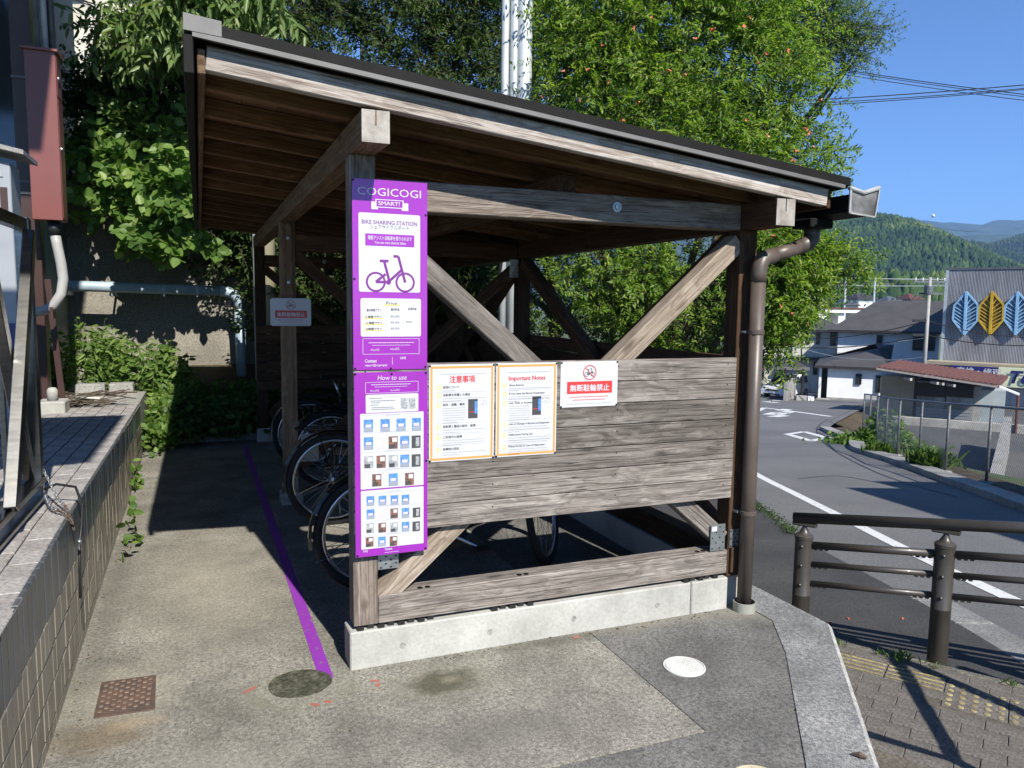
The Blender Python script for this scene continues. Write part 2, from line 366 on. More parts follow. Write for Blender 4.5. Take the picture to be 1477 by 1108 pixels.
M['galvpole'] = basic('white_galvanised_pole', (.52,.55,.56), (.42,.45,.47), 3, .5, .2)
M['barkm'] = basic('bark', (.10,.075,.05), (.05,.038,.027), 12, .9, bmp=.8, bscale=30, bdist=.01)
M['wallw'] = basic('white_render', (.80,.80,.79), (.73,.73,.72), 1.5, .8)
M['walls'] = basic('cream_siding', (.62,.59,.51), (.55,.52,.45), 1.5, .75)
M['roofd'] = basic('charcoal_roof', (.050,.047,.046), (.066,.062,.06), 1.2, .65, bmp=.3, bscale=12, bdist=.02)
M['fascia'] = basic('dark_fascia', (.03,.028,.027), None, 2, .5)
M['glass'] = basic('dark_window_glass', (.02,.026,.032), (.03,.038,.045), 3, .08, spec=.8)
M['frameb'] = basic('black_window_frame', (.02,.02,.02), None, 3, .4)
M['redroof'] = basic('rusty_red_roof', (.145,.055,.042), (.10,.042,.034), 1.5, .8, rnd=3)
M['shedwall'] = concrete('mottled_shed_wall', (.10,.095,.085), (.27,.26,.245), (.55,.54,.52), 1.0, 0)
M['shedtan'] = basic('tan_shed_panel', (.38,.32,.22), (.32,.27,.19), 1.2, .85)
M['shedsheet'] = basic('pale_shed_sheet', (.42,.47,.48), (.34,.38,.39), 1.2, .6)
M['corr'] = basic('grey_corrugated_sheet', (.46,.47,.50), (.30,.30,.31), 1.3, .5, .3, stretch=(1,1,.25))
M['leafblue'] = basic('light_blue_emblem', (.30,.52,.72), (.26,.46,.66), 2, .5)
M['leafgold'] = basic('gold_emblem', (.62,.40,.035), (.5,.32,.03), 2, .5)
M['signgreen'] = basic('pale_green_sign', (.72,.74,.50), (.66,.68,.44), 2, .5)
M['carwhite'] = basic('white_car_paint', (.72,.72,.72), (.70,.70,.70), 3, .3, coat=.6)
M['carsilver'] = basic('silver_car_paint', (.42,.42,.40), (.40,.40,.38), 3, .35, .3, coat=.5)
M['cardark'] = basic('dark_car_paint', (.02,.025,.035), None, 3, .3, coat=.5)
M['lamp'] = basic('headlamp_lens', (.6,.62,.62), (.4,.42,.44), 30, .15)
M['hillwood'] = basic('forest_floor', (.018,.035,.012), (.03,.05,.018), .05, .95)
# ================================================================== SETTING
def dsP(d, s, z): p = CAM + HD*d + HR*s; return Vector((p.x, p.y, z))
# --- ground sheet reaching the horizon, following the fall of the valley side
mb = MB(); ds = [-60,-8,2,4.57,7,10,13,16,22,26.8,35,44,60,75,110,200,420,900,1800,3600]; ss = [-2600,-900,-300,-90,-40,-15,-4,5,7,10,15,30,60,120,300,900,2600]
for d in ds:
    for s in ss: mb.v.append(tuple(dsP(d, s, min(zr(max(d, 2))-.16, -4.6 if (10 < d < 46 and s > 10+.25*max(0, d-16)) else 0))))
nn = len(ss)
for i in range(len(ds)-1):
    for j in range(nn-1): mb.f.append((i*nn+j, i*nn+j+1, (i+1)*nn+j+1, (i+1)*nn+j)); mb.m.append(0)
tag(mb.build('ground', M['grassland']), kind='structure')
# --- platform under and around the shelter
plat = empty('platform', (0,0,0)); tag(plat, kind='structure')
Ud = Vector((.607, .795, 0)); Nd = Vector((.795, -.607, 0))            # along / outward of the slanting edge
C1 = Vector((2.318, -.369, 0)); CW = .25
I1 = Vector((2.06, -.235, 0))
def slab(name, poly, z1, z0, mat, parent): return MB().prism([(a, b) for a, b in poly], (0,0,z0), (1,0,0), (0,1,0), (0,0,1), z1-z0).build(name, mat, parent)
def P2(t, off): q = C1-Ud*t-Nd*off; return (q.x, q.y)
slab('concrete_slab', [(-1.16,-.948), (1.127,-.948), (1.127,6.05), (-1.16,6.05)], 0, -1.4, M['platform'], plat)
slab('concrete_slab', [(1.132,-.944), (1.63,-.944), P2(.44,CW-.06), (I1.x+.05,I1.y), (2.12,6.05), (1.132,6.05)], -.001, -1.4, M['platform2'], plat)
slab('concrete_slab', [(-1.16,-.954), (-1.16,-4.4), P2(5.1,CW-.06), P2(.66,CW-.06), (1.63,-.954)], -.002, -1.4, M['platform2'], plat)
def cope(a, b, c, d):      # a,b inner; c,d outer (c beside b)
    a, b, c, d = [Vector((*q, 0)) for q in (a, b, c, d)]
    m_ = MB(); e = .022
    c1 = c+(b-c).normalized()*e; d1 = d+(a-d).normalized()*e
    zt = Vector((0,0,.003)); zb = Vector((0,0,-.020)); zz = Vector((0,0,-1.3))
    m_.quad(a+zt, d1+zt, c1+zt, b+zt); m_.cm = 1; m_.quad(d1+zt, d+zb, c+zb, c1+zt)
    m_.cm = 0; m_.quad(d+zb, d+zz, c+zz, c+zb); m_.quad(a+zz, d+zz, d+zb, d1+zt, a+zt); m_.quad(b+zt, c1+zt, c+zb, c+zz, b+zz)
    m_.build('coping_stone', [M['coping'], M['copingedge']], plat)
t = 0.0; first = True
for t0, t1 in ((0,.42), (.425,1.42), (1.425,2.42), (2.425,3.42), (3.425,4.6)):
    cope(P2(t1,CW), P2(t0,CW) if t0 > 0 else (I1.x,I1.y), P2(t0,0), P2(t1,0))
for y0 in (-.232, .77, 1.775, 2.78, 3.785, 4.79):
    y1 = y0+1.0
    if y0 < 0: cope((I1.x,I1.y+.003), (2.06,y1), (2.312,y1), (C1.x-.001,C1.y+.004))
    else: cope((2.06,y0), (2.06,y1), (2.312,y1), (2.312,y0))
# painted tape line, covers, marks
tl = slab('painted_line', [(-.155,-.052), (-.098,-.052), (-.135,5.55), (-.185,5.55)], .003, .0005, M['tape'], None); tag(tl, kind='structure')
def cover_square():
    e = empty('drain_cover', (-.885,.085,0), 'rusty square drain cover beside the tiled wall', 'drain cover')
    q = [(-.995,.235), (-.79,.225), (-.78,-.068), (-.992,-.058)]
    slab('rim', q, .006, -.02, M['rust'], e)
    c = Vector((-.889,.083)); ins = [tuple(c+(Vector(p)-c)*.86) for p in q]; slab('lid', ins, .011, 0, M['rust'], e)
    for i in range(9):
        for j in range(12):
            x = -.972+i*.0205; y = -.036+j*.0215
            MB().box(x-.008, x+.008, y-.0085, y+.0085, .0105, .0155, .002).build('stud', M['rust2'], e) if (i+j) % 2 == 0 else None
cover_square()
def cover_round(x, y, r, label, mat):
    e = empty('drain_cover', (x,y,0), label, 'drain cover')
    MB().lathe([(r,-.01),(r,.005),(r*.93,.006),(r*.92,.003)], (x,y,0), seg=40).build('rim', mat, e)
    MB().lathe([(r*.9,-.01),(r*.9,.005),(r*.86,.007),(0,.007)], (x,y,0), seg=40).build('lid', mat, e)
    m_ = MB(); st = r/6
    for i in range(-5, 6):
        for j in range(-5, 6):
            if (i*i+j*j)*st*st < (r*.78)**2: m_.obox((x+i*st, y+j*st, .0075), ((.7,.7,0),(-.7,.7,0),(0,0,1)), (st*.36, st*.14 if (i+j) % 2 else st*.36, .0015))
    tag(m_.build('tread', mat, e), kind='stuff')
M['lid'] = basic('white_plastic_lid', (.66,.66,.62), (.52,.52,.48), 8, .5)
M['lid2'] = basic('yellowed_plastic_lid', (.60,.52,.36), (.5,.42,.28), 8, .5)
cover_round(1.352, -.494, .092, 'small round white drain cover in front of the shelter', M['lid'])
cover_round(1.105, -1.275, .09, 'yellowed round drain cover at the bottom edge of the picture', M['lid2'])
M['redmark'] = basic('red_marker_paint', (.42,.10,.065), (.26,.14,.11), 60, .8)
rp = empty('round_patch', (-.235,-.06,0)); tag(rp, kind='structure')
random.seed(14)
def blob(cx, cy, rx, ry, z, n=36, w_=.05): 
    ph = [random.uniform(0,6.28) for _ in range(4)]
    return [(cx+rx*math.cos(a)*(1+w_*(math.sin(3*a+ph[0])+.6*math.sin(5*a+ph[1])+.5*math.sin(9*a+ph[2]))), cy+ry*math.sin(a)*(1+w_*(math.sin(3*a+ph[0])+.6*math.sin(5*a+ph[1])+.5*math.sin(9*a+ph[2])))) for a in [2*math.pi*k/n for k in range(n)]]
slab('mortar_ring', blob(-.225,-.075,.185,.165,0,w_=.05), .0015, -.004, M['palering'], rp); slab('round_plug', blob(-.235,-.055,.128,.118,0,w_=.012), .0035, -.004, M['mosspatch'], rp)
pass
mk = empty('survey_mark', (-.35,.0,0)); tag(mk, kind='structure')
for (px, py, l, a) in ((360,995,.05,.6), (455,1016,.03,-.6), (473,1012,.025,-.5), (541,982,.03,-.5), (831,919,.03,.3), (545,988,.02,.9)):
    q = onz(px, py, .002); d = Vector((math.cos(a), math.sin(a), 0)); 
    MB().obox((q.x,q.y,.0015), (d, (-d.y,d.x,0), (0,0,1)), (l*.6, .008, .001)).build('paint_dab', M['redmark'], mk)
# --- sidewalk, lower than the platform
A0 = Vector((3.112, .326, 0)); Us = Vector((.555,-.832,0)); Vs = Vector((.832,.555,0))
def SW(u, v, z): q = A0+Us*u+Vs*v; return Vector((q.x, q.y, z))
ZS = -.5
sw = empty('sidewalk', (3.2,-.4,ZS)); tag(sw, kind='structure')
m_ = MB(); m_.quad(SW(-3,-2.6,ZS-.006), SW(5,-2.6,ZS-.006), SW(5,-.07,ZS-.006), SW(-3,-.07,ZS-.006)); m_.build('mortar_bed', M['sandj'], sw)
pav = [MB().box(-.0993,.0993,-.0493,.0493,-.05,0,.0025).mesh('paver') for _ in range(1)]
pav[0].materials.append(M['paver'])
cnt = 0
for j in range(26):                          # courses along the kerb
    for i in range(-9, 22):
        u = (i+(.5 if j % 2 else 0))*.2015; v = -.13-j*.1015
        q = SW(u, v, ZS)
        if (q-C1).dot(Nd) < .02 and q.y < .1: continue
        if q.x < 2.36: continue
        if (u < .62 and -.42 < v < -.18) or (.55 < u < 1.86 and -.56 < v < -.24): continue
        o = bpy.data.objects.new('paver', pav[0]); COL.objects.link(o); setpar(o, sw)
        o.matrix_basis = Matrix.Translation((q.x, q.y, ZS+random.uniform(-.004,.002))) @ Matrix(((Us.x,Vs.x,0),(Us.y,Vs.y,0),(0,0,1))).to_4x4() @ Matrix.Rotation(random.uniform(-.012,.012), 4, 'X') @ Matrix.Rotation(random.uniform(-.006,.006), 4, 'Z')
        cnt += 1
def tact(u0, u1, v0, v1, bars):
    m_ = MB(); c = SW((u0+u1)/2, (v0+v1)/2, ZS-.02); m_.obox(c, (Us, Vs, (0,0,1)), ((u1-u0)/2-.002, (v1-v0)/2-.002, .02), .003); m_.cm = 1
    if bars:
        for k in range(4):
            v = v0+(k+.5)*(v1-v0)/4
            m_.obox(SW((u0+u1)/2, v, ZS+.002), (Us, Vs, (0,0,1)), ((u1-u0)/2-.008, .0085, .004), .003)
    else:
        n5 = 5
        for i in range(n5):
            for j in range(n5):
                m_.lathe([(.018,0),(.015,.004),(.009,.005)], SW(u0+(i+.5)*(u1-u0)/n5, v0+(j+.5)*(v1-v0)/n5, ZS-.001), seg=9)
    m_.build('tactile_tile', [M['paver'], M['tactile']], sw)
for k in range(-6, 2): tact(.3*k, .3*k+.3, -.40, -.20, True)
for k in range(4):
    tact(.6+.3*k, .9+.3*k, -.55, -.25, False)
m_ = MB()
for k in range(-5, 9): MB().obox(SW(k*.6, -.045, ZS-.08+random.uniform(-.006,.004)), (Us, Vs, (0,0,1)), (.296, .035, .082), .012).build('kerb_stone', M['kerbold'], sw)
# --- asphalt pavement, road and its paint
def strip(name, left, right, off, mat, kind='structure', parent=None):
    m_ = MB(); n = len(left)
    for a, b in zip(left, right):
        a = Vector(a); b = Vector(b)
        for k in range(7):
            q = a+(b-a)*(k/6); m_.v.append((q.x, q.y, zr(dep(q))+off))
    for i in range(n-1):
        for k in range(6): m_.f.append((i*7+k, i*7+k+1, i*7+k+8, i*7+k+7)); m_.m.append(0)
    o = m_.build(name, mat, parent)
    if parent is None: tag(o, kind=kind)
    return o
def dense(pts, step=.8):
    out = []; pts = [Vector((p[0], p[1], 0)) for p in pts]
    for a, b in zip(pts, pts[1:]):
        n = max(1, int((b-a).length/step))
        out += [a+(b-a)*(i/n) for i in range(n)]
    return out+[pts[-1]]
def smoothp(pts, n=6):
    P = [Vector((p[0], p[1], 0)) for p in pts]; P = [P[0]*2-P[1]]+P+[P[-1]*2-P[-2]]; out = []
    for i in range(1, len(P)-2):
        for k in range(n):
            t = k/n; a, b, c, d = P[i-1:i+3]
            out.append(.5*((2*b)+(c-a)*t+(2*a-5*b+4*c-d)*t*t+(3*b-a-3*c+d)*t**3))
    return out+[P[-2]]
def ribbon(pts, wd, off, mat, name='road_marking', parent=None):
    pts = [Vector((p[0], p[1], 0)) for p in pts]; L, Rr = [], []
    for i, q in enumerate(pts):
        t = (pts[min(i+1, len(pts)-1)]-pts[max(i-1, 0)]).normalized(); nrm = Vector((-t.y, t.x, 0))
        L.append(q+nrm*wd/2); Rr.append(q-nrm*wd/2)
    m_ = MB()
    for a, b in zip(L, Rr): m_.v += [(a.x, a.y, zr(dep(a))+off), (b.x, b.y, zr(dep(b))+off)]
    for i in range(len(pts)-1): m_.f.append((2*i, 2*i+1, 2*i+3, 2*i+2)); m_.m.append(0)
    o = m_.build(name, mat, parent)
    return o if parent is not None else tag(o, kind='structure')
rows = [3.2,3.9,4.57,5.2,6,7,8.5,10,12,14,17,20,23,26.8,30,35,40,45,50,56,62,70,75]
strip('road', [dsP(d, -.45*d if d > 11 else 3.0, 0) for d in rows], [dsP(d, 6.8 if d < 7.7 else 6.77+.226*(d-7.7) if d < 27 else 11.1+(d-27)*.56, 0) for d in rows], -.012, M['asphalt'])
edge = smoothp([(3.3,-1.9), (3.74,-.75), (4.0,-.24), (4.62,1.14), (5.51,3.36), (6.45,4.98), (8.3,7.9), (11.0,12.0)])
lft = [Vector((min(q.x-.5, 2.34+max(0, q.y-6)*.3), q.y-.0, 0)) if q.y > -.2 else Vector((q.x-.9, q.y, 0)) for q in edge]
# pavement between the platform / kerb and the road
lft = []
for q in edge:
    if q.y > .45: lft.append(Vector((2.3, q.y, 0)))
    else:
        k = (q-A0).dot(Us); lft.append(Vector((*SW(k, .02, 0)[:2], 0)))
strip('pavement', lft, edge, .003, M['asphalt2'])
gut = empty('gutter_strip', (4.6,1.1,-.7)); tag(gut, kind='structure')
ed2 = [q for q in edge if q.y < 1.25]
def laystones(pts, wd, length, off, th, mat, parent, gap=.008, name='kerb_stone'):
    acc = 0; pts = [Vector((p[0], p[1], 0)) for p in pts]; D = dense(pts, .05)
    dist = [0]
    for a, b in zip(D, D[1:]): dist.append(dist[-1]+(b-a).length)
    k = 0; s0 = 0
    while s0 < dist[-1]-length*.3:
        s1 = min(s0+length, dist[-1])
        pa = D[min(range(len(D)), key=lambda i: abs(dist[i]-s0))]; pb = D[min(range(len(D)), key=lambda i: abs(dist[i]-s1))]
        if (pb-pa).length > .05:
            za, zb = zr(dep(pa))+off, zr(dep(pb))+off
            a3, b3 = Vector((pa.x,pa.y,za)), Vector((pb.x,pb.y,zb)); tt = (b3-a3).normalized()
            MB().bar(a3+tt*gap/2, b3-tt*gap/2, wd, th, ch=.008).build(name, mat, parent)
        s0 = s1
laystones([q+Vector((.16,.02,0)) for q in ed2], .28, .62, -.05, .12, M['coping'], gut)
wl = smoothp([(14.5,17.5), (11.2,12.2), (8.94,8.21), (7.69,5.68), (6.93,4.11), (6.13,2.48), (5.58,1.29), (5.2,.35), (4.95,-.6)])
ribbon(wl, .15, -.007, M['roadpaint'])
ribbon(smoothp([onroad(*q) for q in ((1196,604),(1184,611),(1178,620),(1182,631),(1197,645),(1225,662),(1265,681),(1310,697),(1380,716))]), .045, -.008, M['tar'], 'road_seam')
ribbon(smoothp([onroad(*q) for q in ((1150,690),(1210,686),(1290,700))]), .03, -.008, M['tar'], 'road_seam')
# square mark, far lines and worn lettering blocks painted on the road
sqp = [onroad(*q) for q in ((1136,626), (1160,622.5), (1193,631), (1170,635.5))]
sqm = empty('road_marking', sqp[0]); tag(sqm, kind='structure')
for a, b in zip(sqp, sqp[1:]+sqp[:1]):
    dv = (b-a).normalized()*.0; ribbon([a+(a-b).normalized()*.12, a+(b-a)*.5, b], .24, -.007, M['roadpaint'], 'paint_line', sqm)
ribbon([onroad(1102,588), onroad(1150,594), onroad(1198,600.5)], .3, -.007, M['roadpaint'])
ribbon([onroad(1086,595), onroad(1103,588)], .3, -.007, M['roadpaint'])
lt = empty('road_marking', onroad(1125,596)); tag(lt, kind='structure')
for (x, y, dx, dy) in ((1108,598,12,-3), (1121,598,14,-4), (1114,601,18,-2), (1130,596,10,-3), (1126,592,10,-2), (1112,577,14,1), (1104,579,16,2)):
    ribbon([onroad(x, y), onroad(x+dx, y+dy)], .55, -.006, M['roadpaint'], 'paint_stroke', lt)
# kerb on the far side of the road
kb = empty('kerb', (13,8.5,-1.7)); tag(kb, kind='structure')
kr = smoothp([(19.9,17.6), (18.1,15.2), (16.6,13.1), (14.61,11.05), (13.05,8.47), (11.5,6.13), (10.47,4.52), (9.95,3.78), (9.2,2.5), (8.6,1.4)])
laystones(kr, .38, .75, .02, .14, M['greyconc'], kb)
verge = [q+Vector((.62,.25,0)) for q in kr]
strip('verge', [q+Vector((.17,.05,0)) for q in kr], [q+Vector((1.3,.35,0)) for q in kr], .012, M['earth'])
# lower lot behind the fence, reached by a bank
ZL = -4.0
m_ = MB()
kx = [Vector((*dsP(d, s_, 0)[:2], 0)) for d, s_ in ((44,20.3),(37,16.5),(31,13.2))]
top = [q+Vector((-.3,.0,0)) for q in kx]+[q+Vector((1.25,.33,0)) for q in kr]; bot = [q+Vector((3.5,1.5,0)) for q in kx]+[q+Vector((4.2,3.6,0)) for q in kr]
for a, b in zip(top, bot): m_.v += [(a.x, a.y, zr(dep(a))+.0), (b.x, b.y, ZL+.01)]
for i in range(len(top)-1): m_.f.append((2*i, 2*i+1, 2*i+3, 2*i+2)); m_.m.append(0)
tag(m_.build('bank', M['earth']), kind='structure')
m_ = MB(); m_.quad(*[Vector((*dsP(d, s, 0)[:2], ZL)) for d, s in ((12,8), (15,40), (60,60), (44,19.5))][::-1])
tag(m_.build('lower_lot', M['lot']), kind='structure')
# --- raised tiled terrace on the left
XW = -1.12
def zdeck(y): return .655-.024*max(0, y-.4)
def xw(y): return XW-.007*max(0, y)
ter = empty('terrace', (-2,2,0)); tag(ter, kind='structure')
Y0, Y1 = -2.6, 5.15
m_ = MB(); m_.prism([(xw(Y0)-.012,Y0), (xw(Y1)-.012,Y1), (-4.6,Y1), (-4.6,Y0)], (0,0,-.6), (1,0,0), (0,1,0), (0,0,1), .6)
m_ = MB()
for (a, b) in ((Y0,Y1),):
    xa, xb = xw(a)-.012, xw(b)-.012; za, zb = zdeck(a)-.018, zdeck(b)-.018
    v = [(xa,a,-.3),(xb,b,-.3),(-4.6,b,-.3),(-4.6,a,-.3),(xa,a,za),(xb,b,zb),(-4.6,b,zb),(-4.6,a,za)]
    m_.add(v, [(0,1,5,4),(1,2,6,5),(4,5,6,7),(3,0,4,7)])
m_.build('terrace_core', M['grout'], ter)
m_ = MB()
for zz in (.43, .308, .168, .047): pass
TP = .0705
tdark = MB().box(-.008,.008,-TP/2+.003,TP/2-.003,-.112,.112,.002).mesh('wall_tile'); tdark.materials.append(M['darktile'])
tbei = MB().box(-.008,.008,-TP/2+.003,TP/2-.003,-.0605,.0605,.002).mesh('wall_tile'); tbei.materials.append(M['beigetile'])
rowsT = [(tdark,.541,.115), (tbei,.367,.0635), (tbei,.239,.0635), (tbei,.111,.0635), (tbei,-.017,.0635)]
pl = []; ncol = int((Y1+1.2)/TP)
for ri, (me, zc, hh) in enumerate(rowsT):
    for k in range(ncol):
        y = -1.2+(k+.5)*TP+(.0 if ri == 0 else .012)
        z = zc+(zdeck(y)-.655)*(zc/.62 if zc > 0 else 0)
        pl.append((me, Vector((xw(y), y, z)), ri))
vis = [p for p in pl if p[1].y > -.85]
vis.sort(key=lambda p: (p[2] > 3, (p[1]-CAM).length)); keep = set(id(p) for p in vis[:300])
rest = MB(); restd = MB()
for p in pl:
    me, q, ri = p
    if id(p) in keep:
        o = bpy.data.objects.new('wall_tile', me); COL.objects.link(o); setpar(o, ter); o.location = q+Vector((random.uniform(-.0015,.0015),0,0))
        o.rotation_euler = (0, random.uniform(-.006,.006), random.uniform(-.006,.006))
    else:
        (restd if ri == 0 else rest).box(q.x-.008, q.x+.008, q.y-TP/2+.003, q.y+TP/2-.003, q.z-(.112 if ri == 0 else .0605), q.z+(.112 if ri == 0 else .0605))
tag(rest.build('wall_tiles', M['beigetile'], ter), kind='stuff'); tag(restd.build('dark_wall_tiles', M['darktile'], ter), kind='stuff')
for zz in (.3035,.1752,.0472): MB().bar((xw(-1.2)-.002,-1.2,zz), (xw(Y1)-.002,Y1,zz*zdeck(Y1)/.655), .012, .006).build('joint_line', M['black'], ter)
# light grout line under the dark course
a_, b_ = Vector((xw(-1.2)+.004,-1.2,.429)), Vector((xw(Y1)+.004,Y1,.429*(zdeck(Y1)/.655)))
MB().bar(a_, b_, .012, .010).build('grout_line', M['grout'], ter)
dt = MB().box(-.0475,.0475,-.1475,.1475,-.02,0,.003).mesh('deck_tile'); dt.materials.append(M['decktile'])
for i in range(9):
    for k in range(22):
        y = -1.05+(k+.5)*.3+(.15 if i % 2 else 0); x = xw(y)-.055-i*.1
        if y > 5.1: continue
        o = bpy.data.objects.new('deck_tile', dt); COL.objects.link(o); setpar(o, ter)
        o.location = (x, y, zdeck(y)+random.uniform(-.002,.001)); o.rotation_euler = (-.024 if y > .4 else 0, random.uniform(-.004,.004), .007)
m_ = MB(); far = MB()
m_.quad((-4.6,-2.6,.652), (xw(0)-.96,-2.6,.652), (xw(5)-.99,5.15,zdeck(5.15)-.003), (-4.6,5.15,zdeck(5.15)-.003)); m_.build('deck_surface', M['decktile'], ter)
# coping course along the terrace edge is the last strip of tiles: a slim nosing
MB().bar((xw(-1.2)+.009-.02,-1.2,zdeck(-1)+.003), (xw(Y1)+.009-.02,Y1,zdeck(Y1)+.003), .045, .012, ch=.003).build('nosing', M['decktile'], ter)
# second level of terrace floor behind, and earth bed between terrace and path end
m_ = MB(); m_.box(-4.6,-1.19,5.155,8.3,-.3,.50); m_.build('rear_terrace', M['greyconc'], ter)
for (x0, x1) in ((-1.56,-1.31), (-1.9,-1.6)): MB().box(x0,x1,6.55,6.75,.45,.62,.01).build('block', M['greyconc'], ter)
# --- retaining wall at the back
m_ = MB(); m_.add([(-7,8.15,-.3),(3.4,8.15,-.3),(3.4,8.45,3.1),(-7,8.45,3.1),(-7,9.1,-.3),(3.4,9.1,-.3),(3.4,9.1,3.1),(-7,9.1,3.1)], [(0,1,2,3),(3,2,6,7),(1,5,6,2),(4,0,3,7)])
rw = m_.build('retaining_wall', M['retain']); tag(rw, 'rough beige concrete retaining wall dappled with leaf shadows behind the path', 'wall')
m_ = MB()
for k in range(18):
    for j in range(5): pass
# sloping earth above the wall and bed below
m_ = MB(); m_.quad((-9,8.9,3.05), (4,8.9,3.05), (6,16,5.2), (-12,16,5.2)); m_.quad((-12,16,5.2), (6,16,5.2), (8,40,6), (-20,40,6))
tag(m_.build('hillside', M['earth']), kind='structure')
m_ = MB()
for (x0,x1,y0,y1,z0,z1) in ((-1.18,2.4,6.05,6.9,.02,.35),):
    m_.add([(x0,y0,z0),(x1,y0,z0),(x1,y1,z1),(x0,y1,z1),(x0,8.3,z1+.35),(x1,8.3,z1+.35)], [(0,1,2,3),(3,2,5,4)])
tag(m_.build('planting_bed', M['earth']), kind='structure')
kb2 = empty('path_kerb', (0,6,0)); tag(kb2, kind='structure')
for k in range(4): MB().box(-1.12+k*.61,-.52+k*.61,5.93,6.04,-.1,.10,.008).build('kerb_stone', M['greyconc'], kb2)
# ================================================================== SHELTER
sh = empty('bike_shelter', (1,2.9,0), 'open timber bicycle shelter with low sloping roof and grey plank front', 'shelter')
ZF = .184
def zb(x): return 2.308-.107*x
YM, YB = 2.9, 5.78
# foundations
MB().box(-.02,1.72,-.015,.125,-.2,.166,.006).build('foundation', M['foundation'], sh)
MB().box(1.724,1.95,-.015,.125,-.2,.166,.006).build('foundation', M['foundation'], sh)
MB().box(1.955,2.075,.03,YB+.12,-.2,.165,.006).build('foundation', M['foundation'], sh)
MB().box(-.02,1.95,YB-.015,YB+.12,-.2,.15,.006).build('foundation', M['foundation'], sh)
MB().box(-.03,.135,YM-.03,YM+.135,-.2,.09,.006).build('footing', M['foundation'], sh)
for x in (.21,.62,1.05,1.52): MB().lathe([(.013,0),(.013,.002),(.011,.001)], (x,-.015,.075), (0,-1,0), 14).build('form_tie_plug', M['greyconc'], sh)
for x0, n in ((.012,8), (.63,5), (1.68,5)):
    for k in range(n):
        x = x0+k*.045
        MB().box(x+.002,x+.030,-.006+(.012 if k % 2 else 0),.11,.164,ZF-.001).build('packer', M['black'], sh)
# posts
timber('post', (.0525,.0525,ZF), (.0525,.0525,2.172), .105, .105, M['wpost'], sh, up=(0,1,0))
timber('post', (2.0025,.0525,ZF-.02), (2.0025,.0525,1.961), .105, .105, M['wbrown'], sh, up=(0,1,0))
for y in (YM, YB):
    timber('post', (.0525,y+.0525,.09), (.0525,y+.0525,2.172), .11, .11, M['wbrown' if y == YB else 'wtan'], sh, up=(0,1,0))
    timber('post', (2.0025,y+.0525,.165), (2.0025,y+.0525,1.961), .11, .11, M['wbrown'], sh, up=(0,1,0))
timber('splice_plate', (.052,YM-.012,1.62), (.052,YM-.012,2.16), .07, .02, M['wtan'], sh, up=(0,1,0))
for z in (1.72, 2.05): MB().lathe([(.014,0),(.014,.008),(0,.009)], (.052,YM-.022,z), (0,-1,0), 6).build('bolt', M['zinc'], sh)
# sill, top beams
timber('sill', (.107,.0525,.247), (1.95,.0525,.247), .105, .126, M['wgrey'], sh)
for x in (.30,.78,1.78):
    for dx in (0,.035): MB().lathe([(.013,0),(.013,.002),(0,.0022)], (x+dx,.03,.3098), (0,0,1), 12).build('bolt_hole', M['darkmetal'], sh)
timber('sill', (2.0025,.11,.243), (2.0025,YB,.243), .105, .126, M['wbrown'], sh)
timber('top_beam', (.107,.0525,2.02), (1.948,.0525,2.02), .103, .126, M['wpost'], sh)
for y in (YM, YB): timber('top_beam', (.11,y+.0525,2.02), (1.945,y+.0525,2.02), .103, .126, M['wbrown'], sh)
b = MB().lathe([(.024,0),(.024,.004)], (1.235,-.001,2.03), (0,-1,0), 18); b.lathe([(.0125,.004),(.0125,.013),(0,.014)], (1.235,-.001,2.03), (0,-1,0), 6); b.build('bolt', M['zinc'], sh)
for y in (YM, YB):
    MB().lathe([(.024,0),(.024,.004),(.012,.005),(.012,.014),(0,.015)], (.75,y-.001,2.03), (0,-1,0), 8).build('bolt', M['zinc'], sh)
# braces of the front frame
def brace(x0, z0, x1, z1, y, mat, wd=.09, th=.088): return timber('brace', (x0,y,z0), (x1,y,z1), th, wd, mat, sh)
brace(.075, 1.935, 1.925, .365, .053, M['wgrey'])
brace(.12, .285, 1.955, 1.90, .050, M['wbrace'])
for y in (YM, YB):
    brace(.10, 1.935, 1.92, .365, y+.053, M['wbrown']); brace(.12, .285, 1.955, 1.90, y+.050, M['wbrown'])
def sbrace(y0, z0, y1, z1, x=2.0, mat=None): return timber('brace', (x,y0,z0), (x,y1,z1), .085, .09, mat or M['wbrown'], sh)
sbrace(YM-.02, 1.93, .12, .35); sbrace(.12, 1.93, YM-.02, .35, 2.006); sbrace(YM+.12, 1.93, YB, .35); sbrace(YB, 1.93, YM+.12, .35, 2.006)
# planks: front, right side, back
nP = 7; hp = (1.3214-.5958)/nP
for k in range(nP):
    z = .5958+(k+.5)*hp
    timber('plank', (.002,-.016,z), (1.935+random.uniform(-.003,.003),-.016,z), .029, hp-.003, M['wgrey'], sh, ch=.0025)
    for x in (.05, .62, 1.25, 1.88):
        MB().lathe([(.0035,0),(.0035,.0012),(0,.0014)], (x,-.0305,z+.02), (0,-1,0), 6).build('nail_head', M['darkmetal'], sh)
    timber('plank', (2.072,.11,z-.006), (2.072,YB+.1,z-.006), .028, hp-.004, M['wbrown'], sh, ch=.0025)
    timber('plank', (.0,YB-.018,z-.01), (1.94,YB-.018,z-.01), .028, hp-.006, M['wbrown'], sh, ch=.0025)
for k in range(4):
    z = .24+(k+.5)*hp*.86
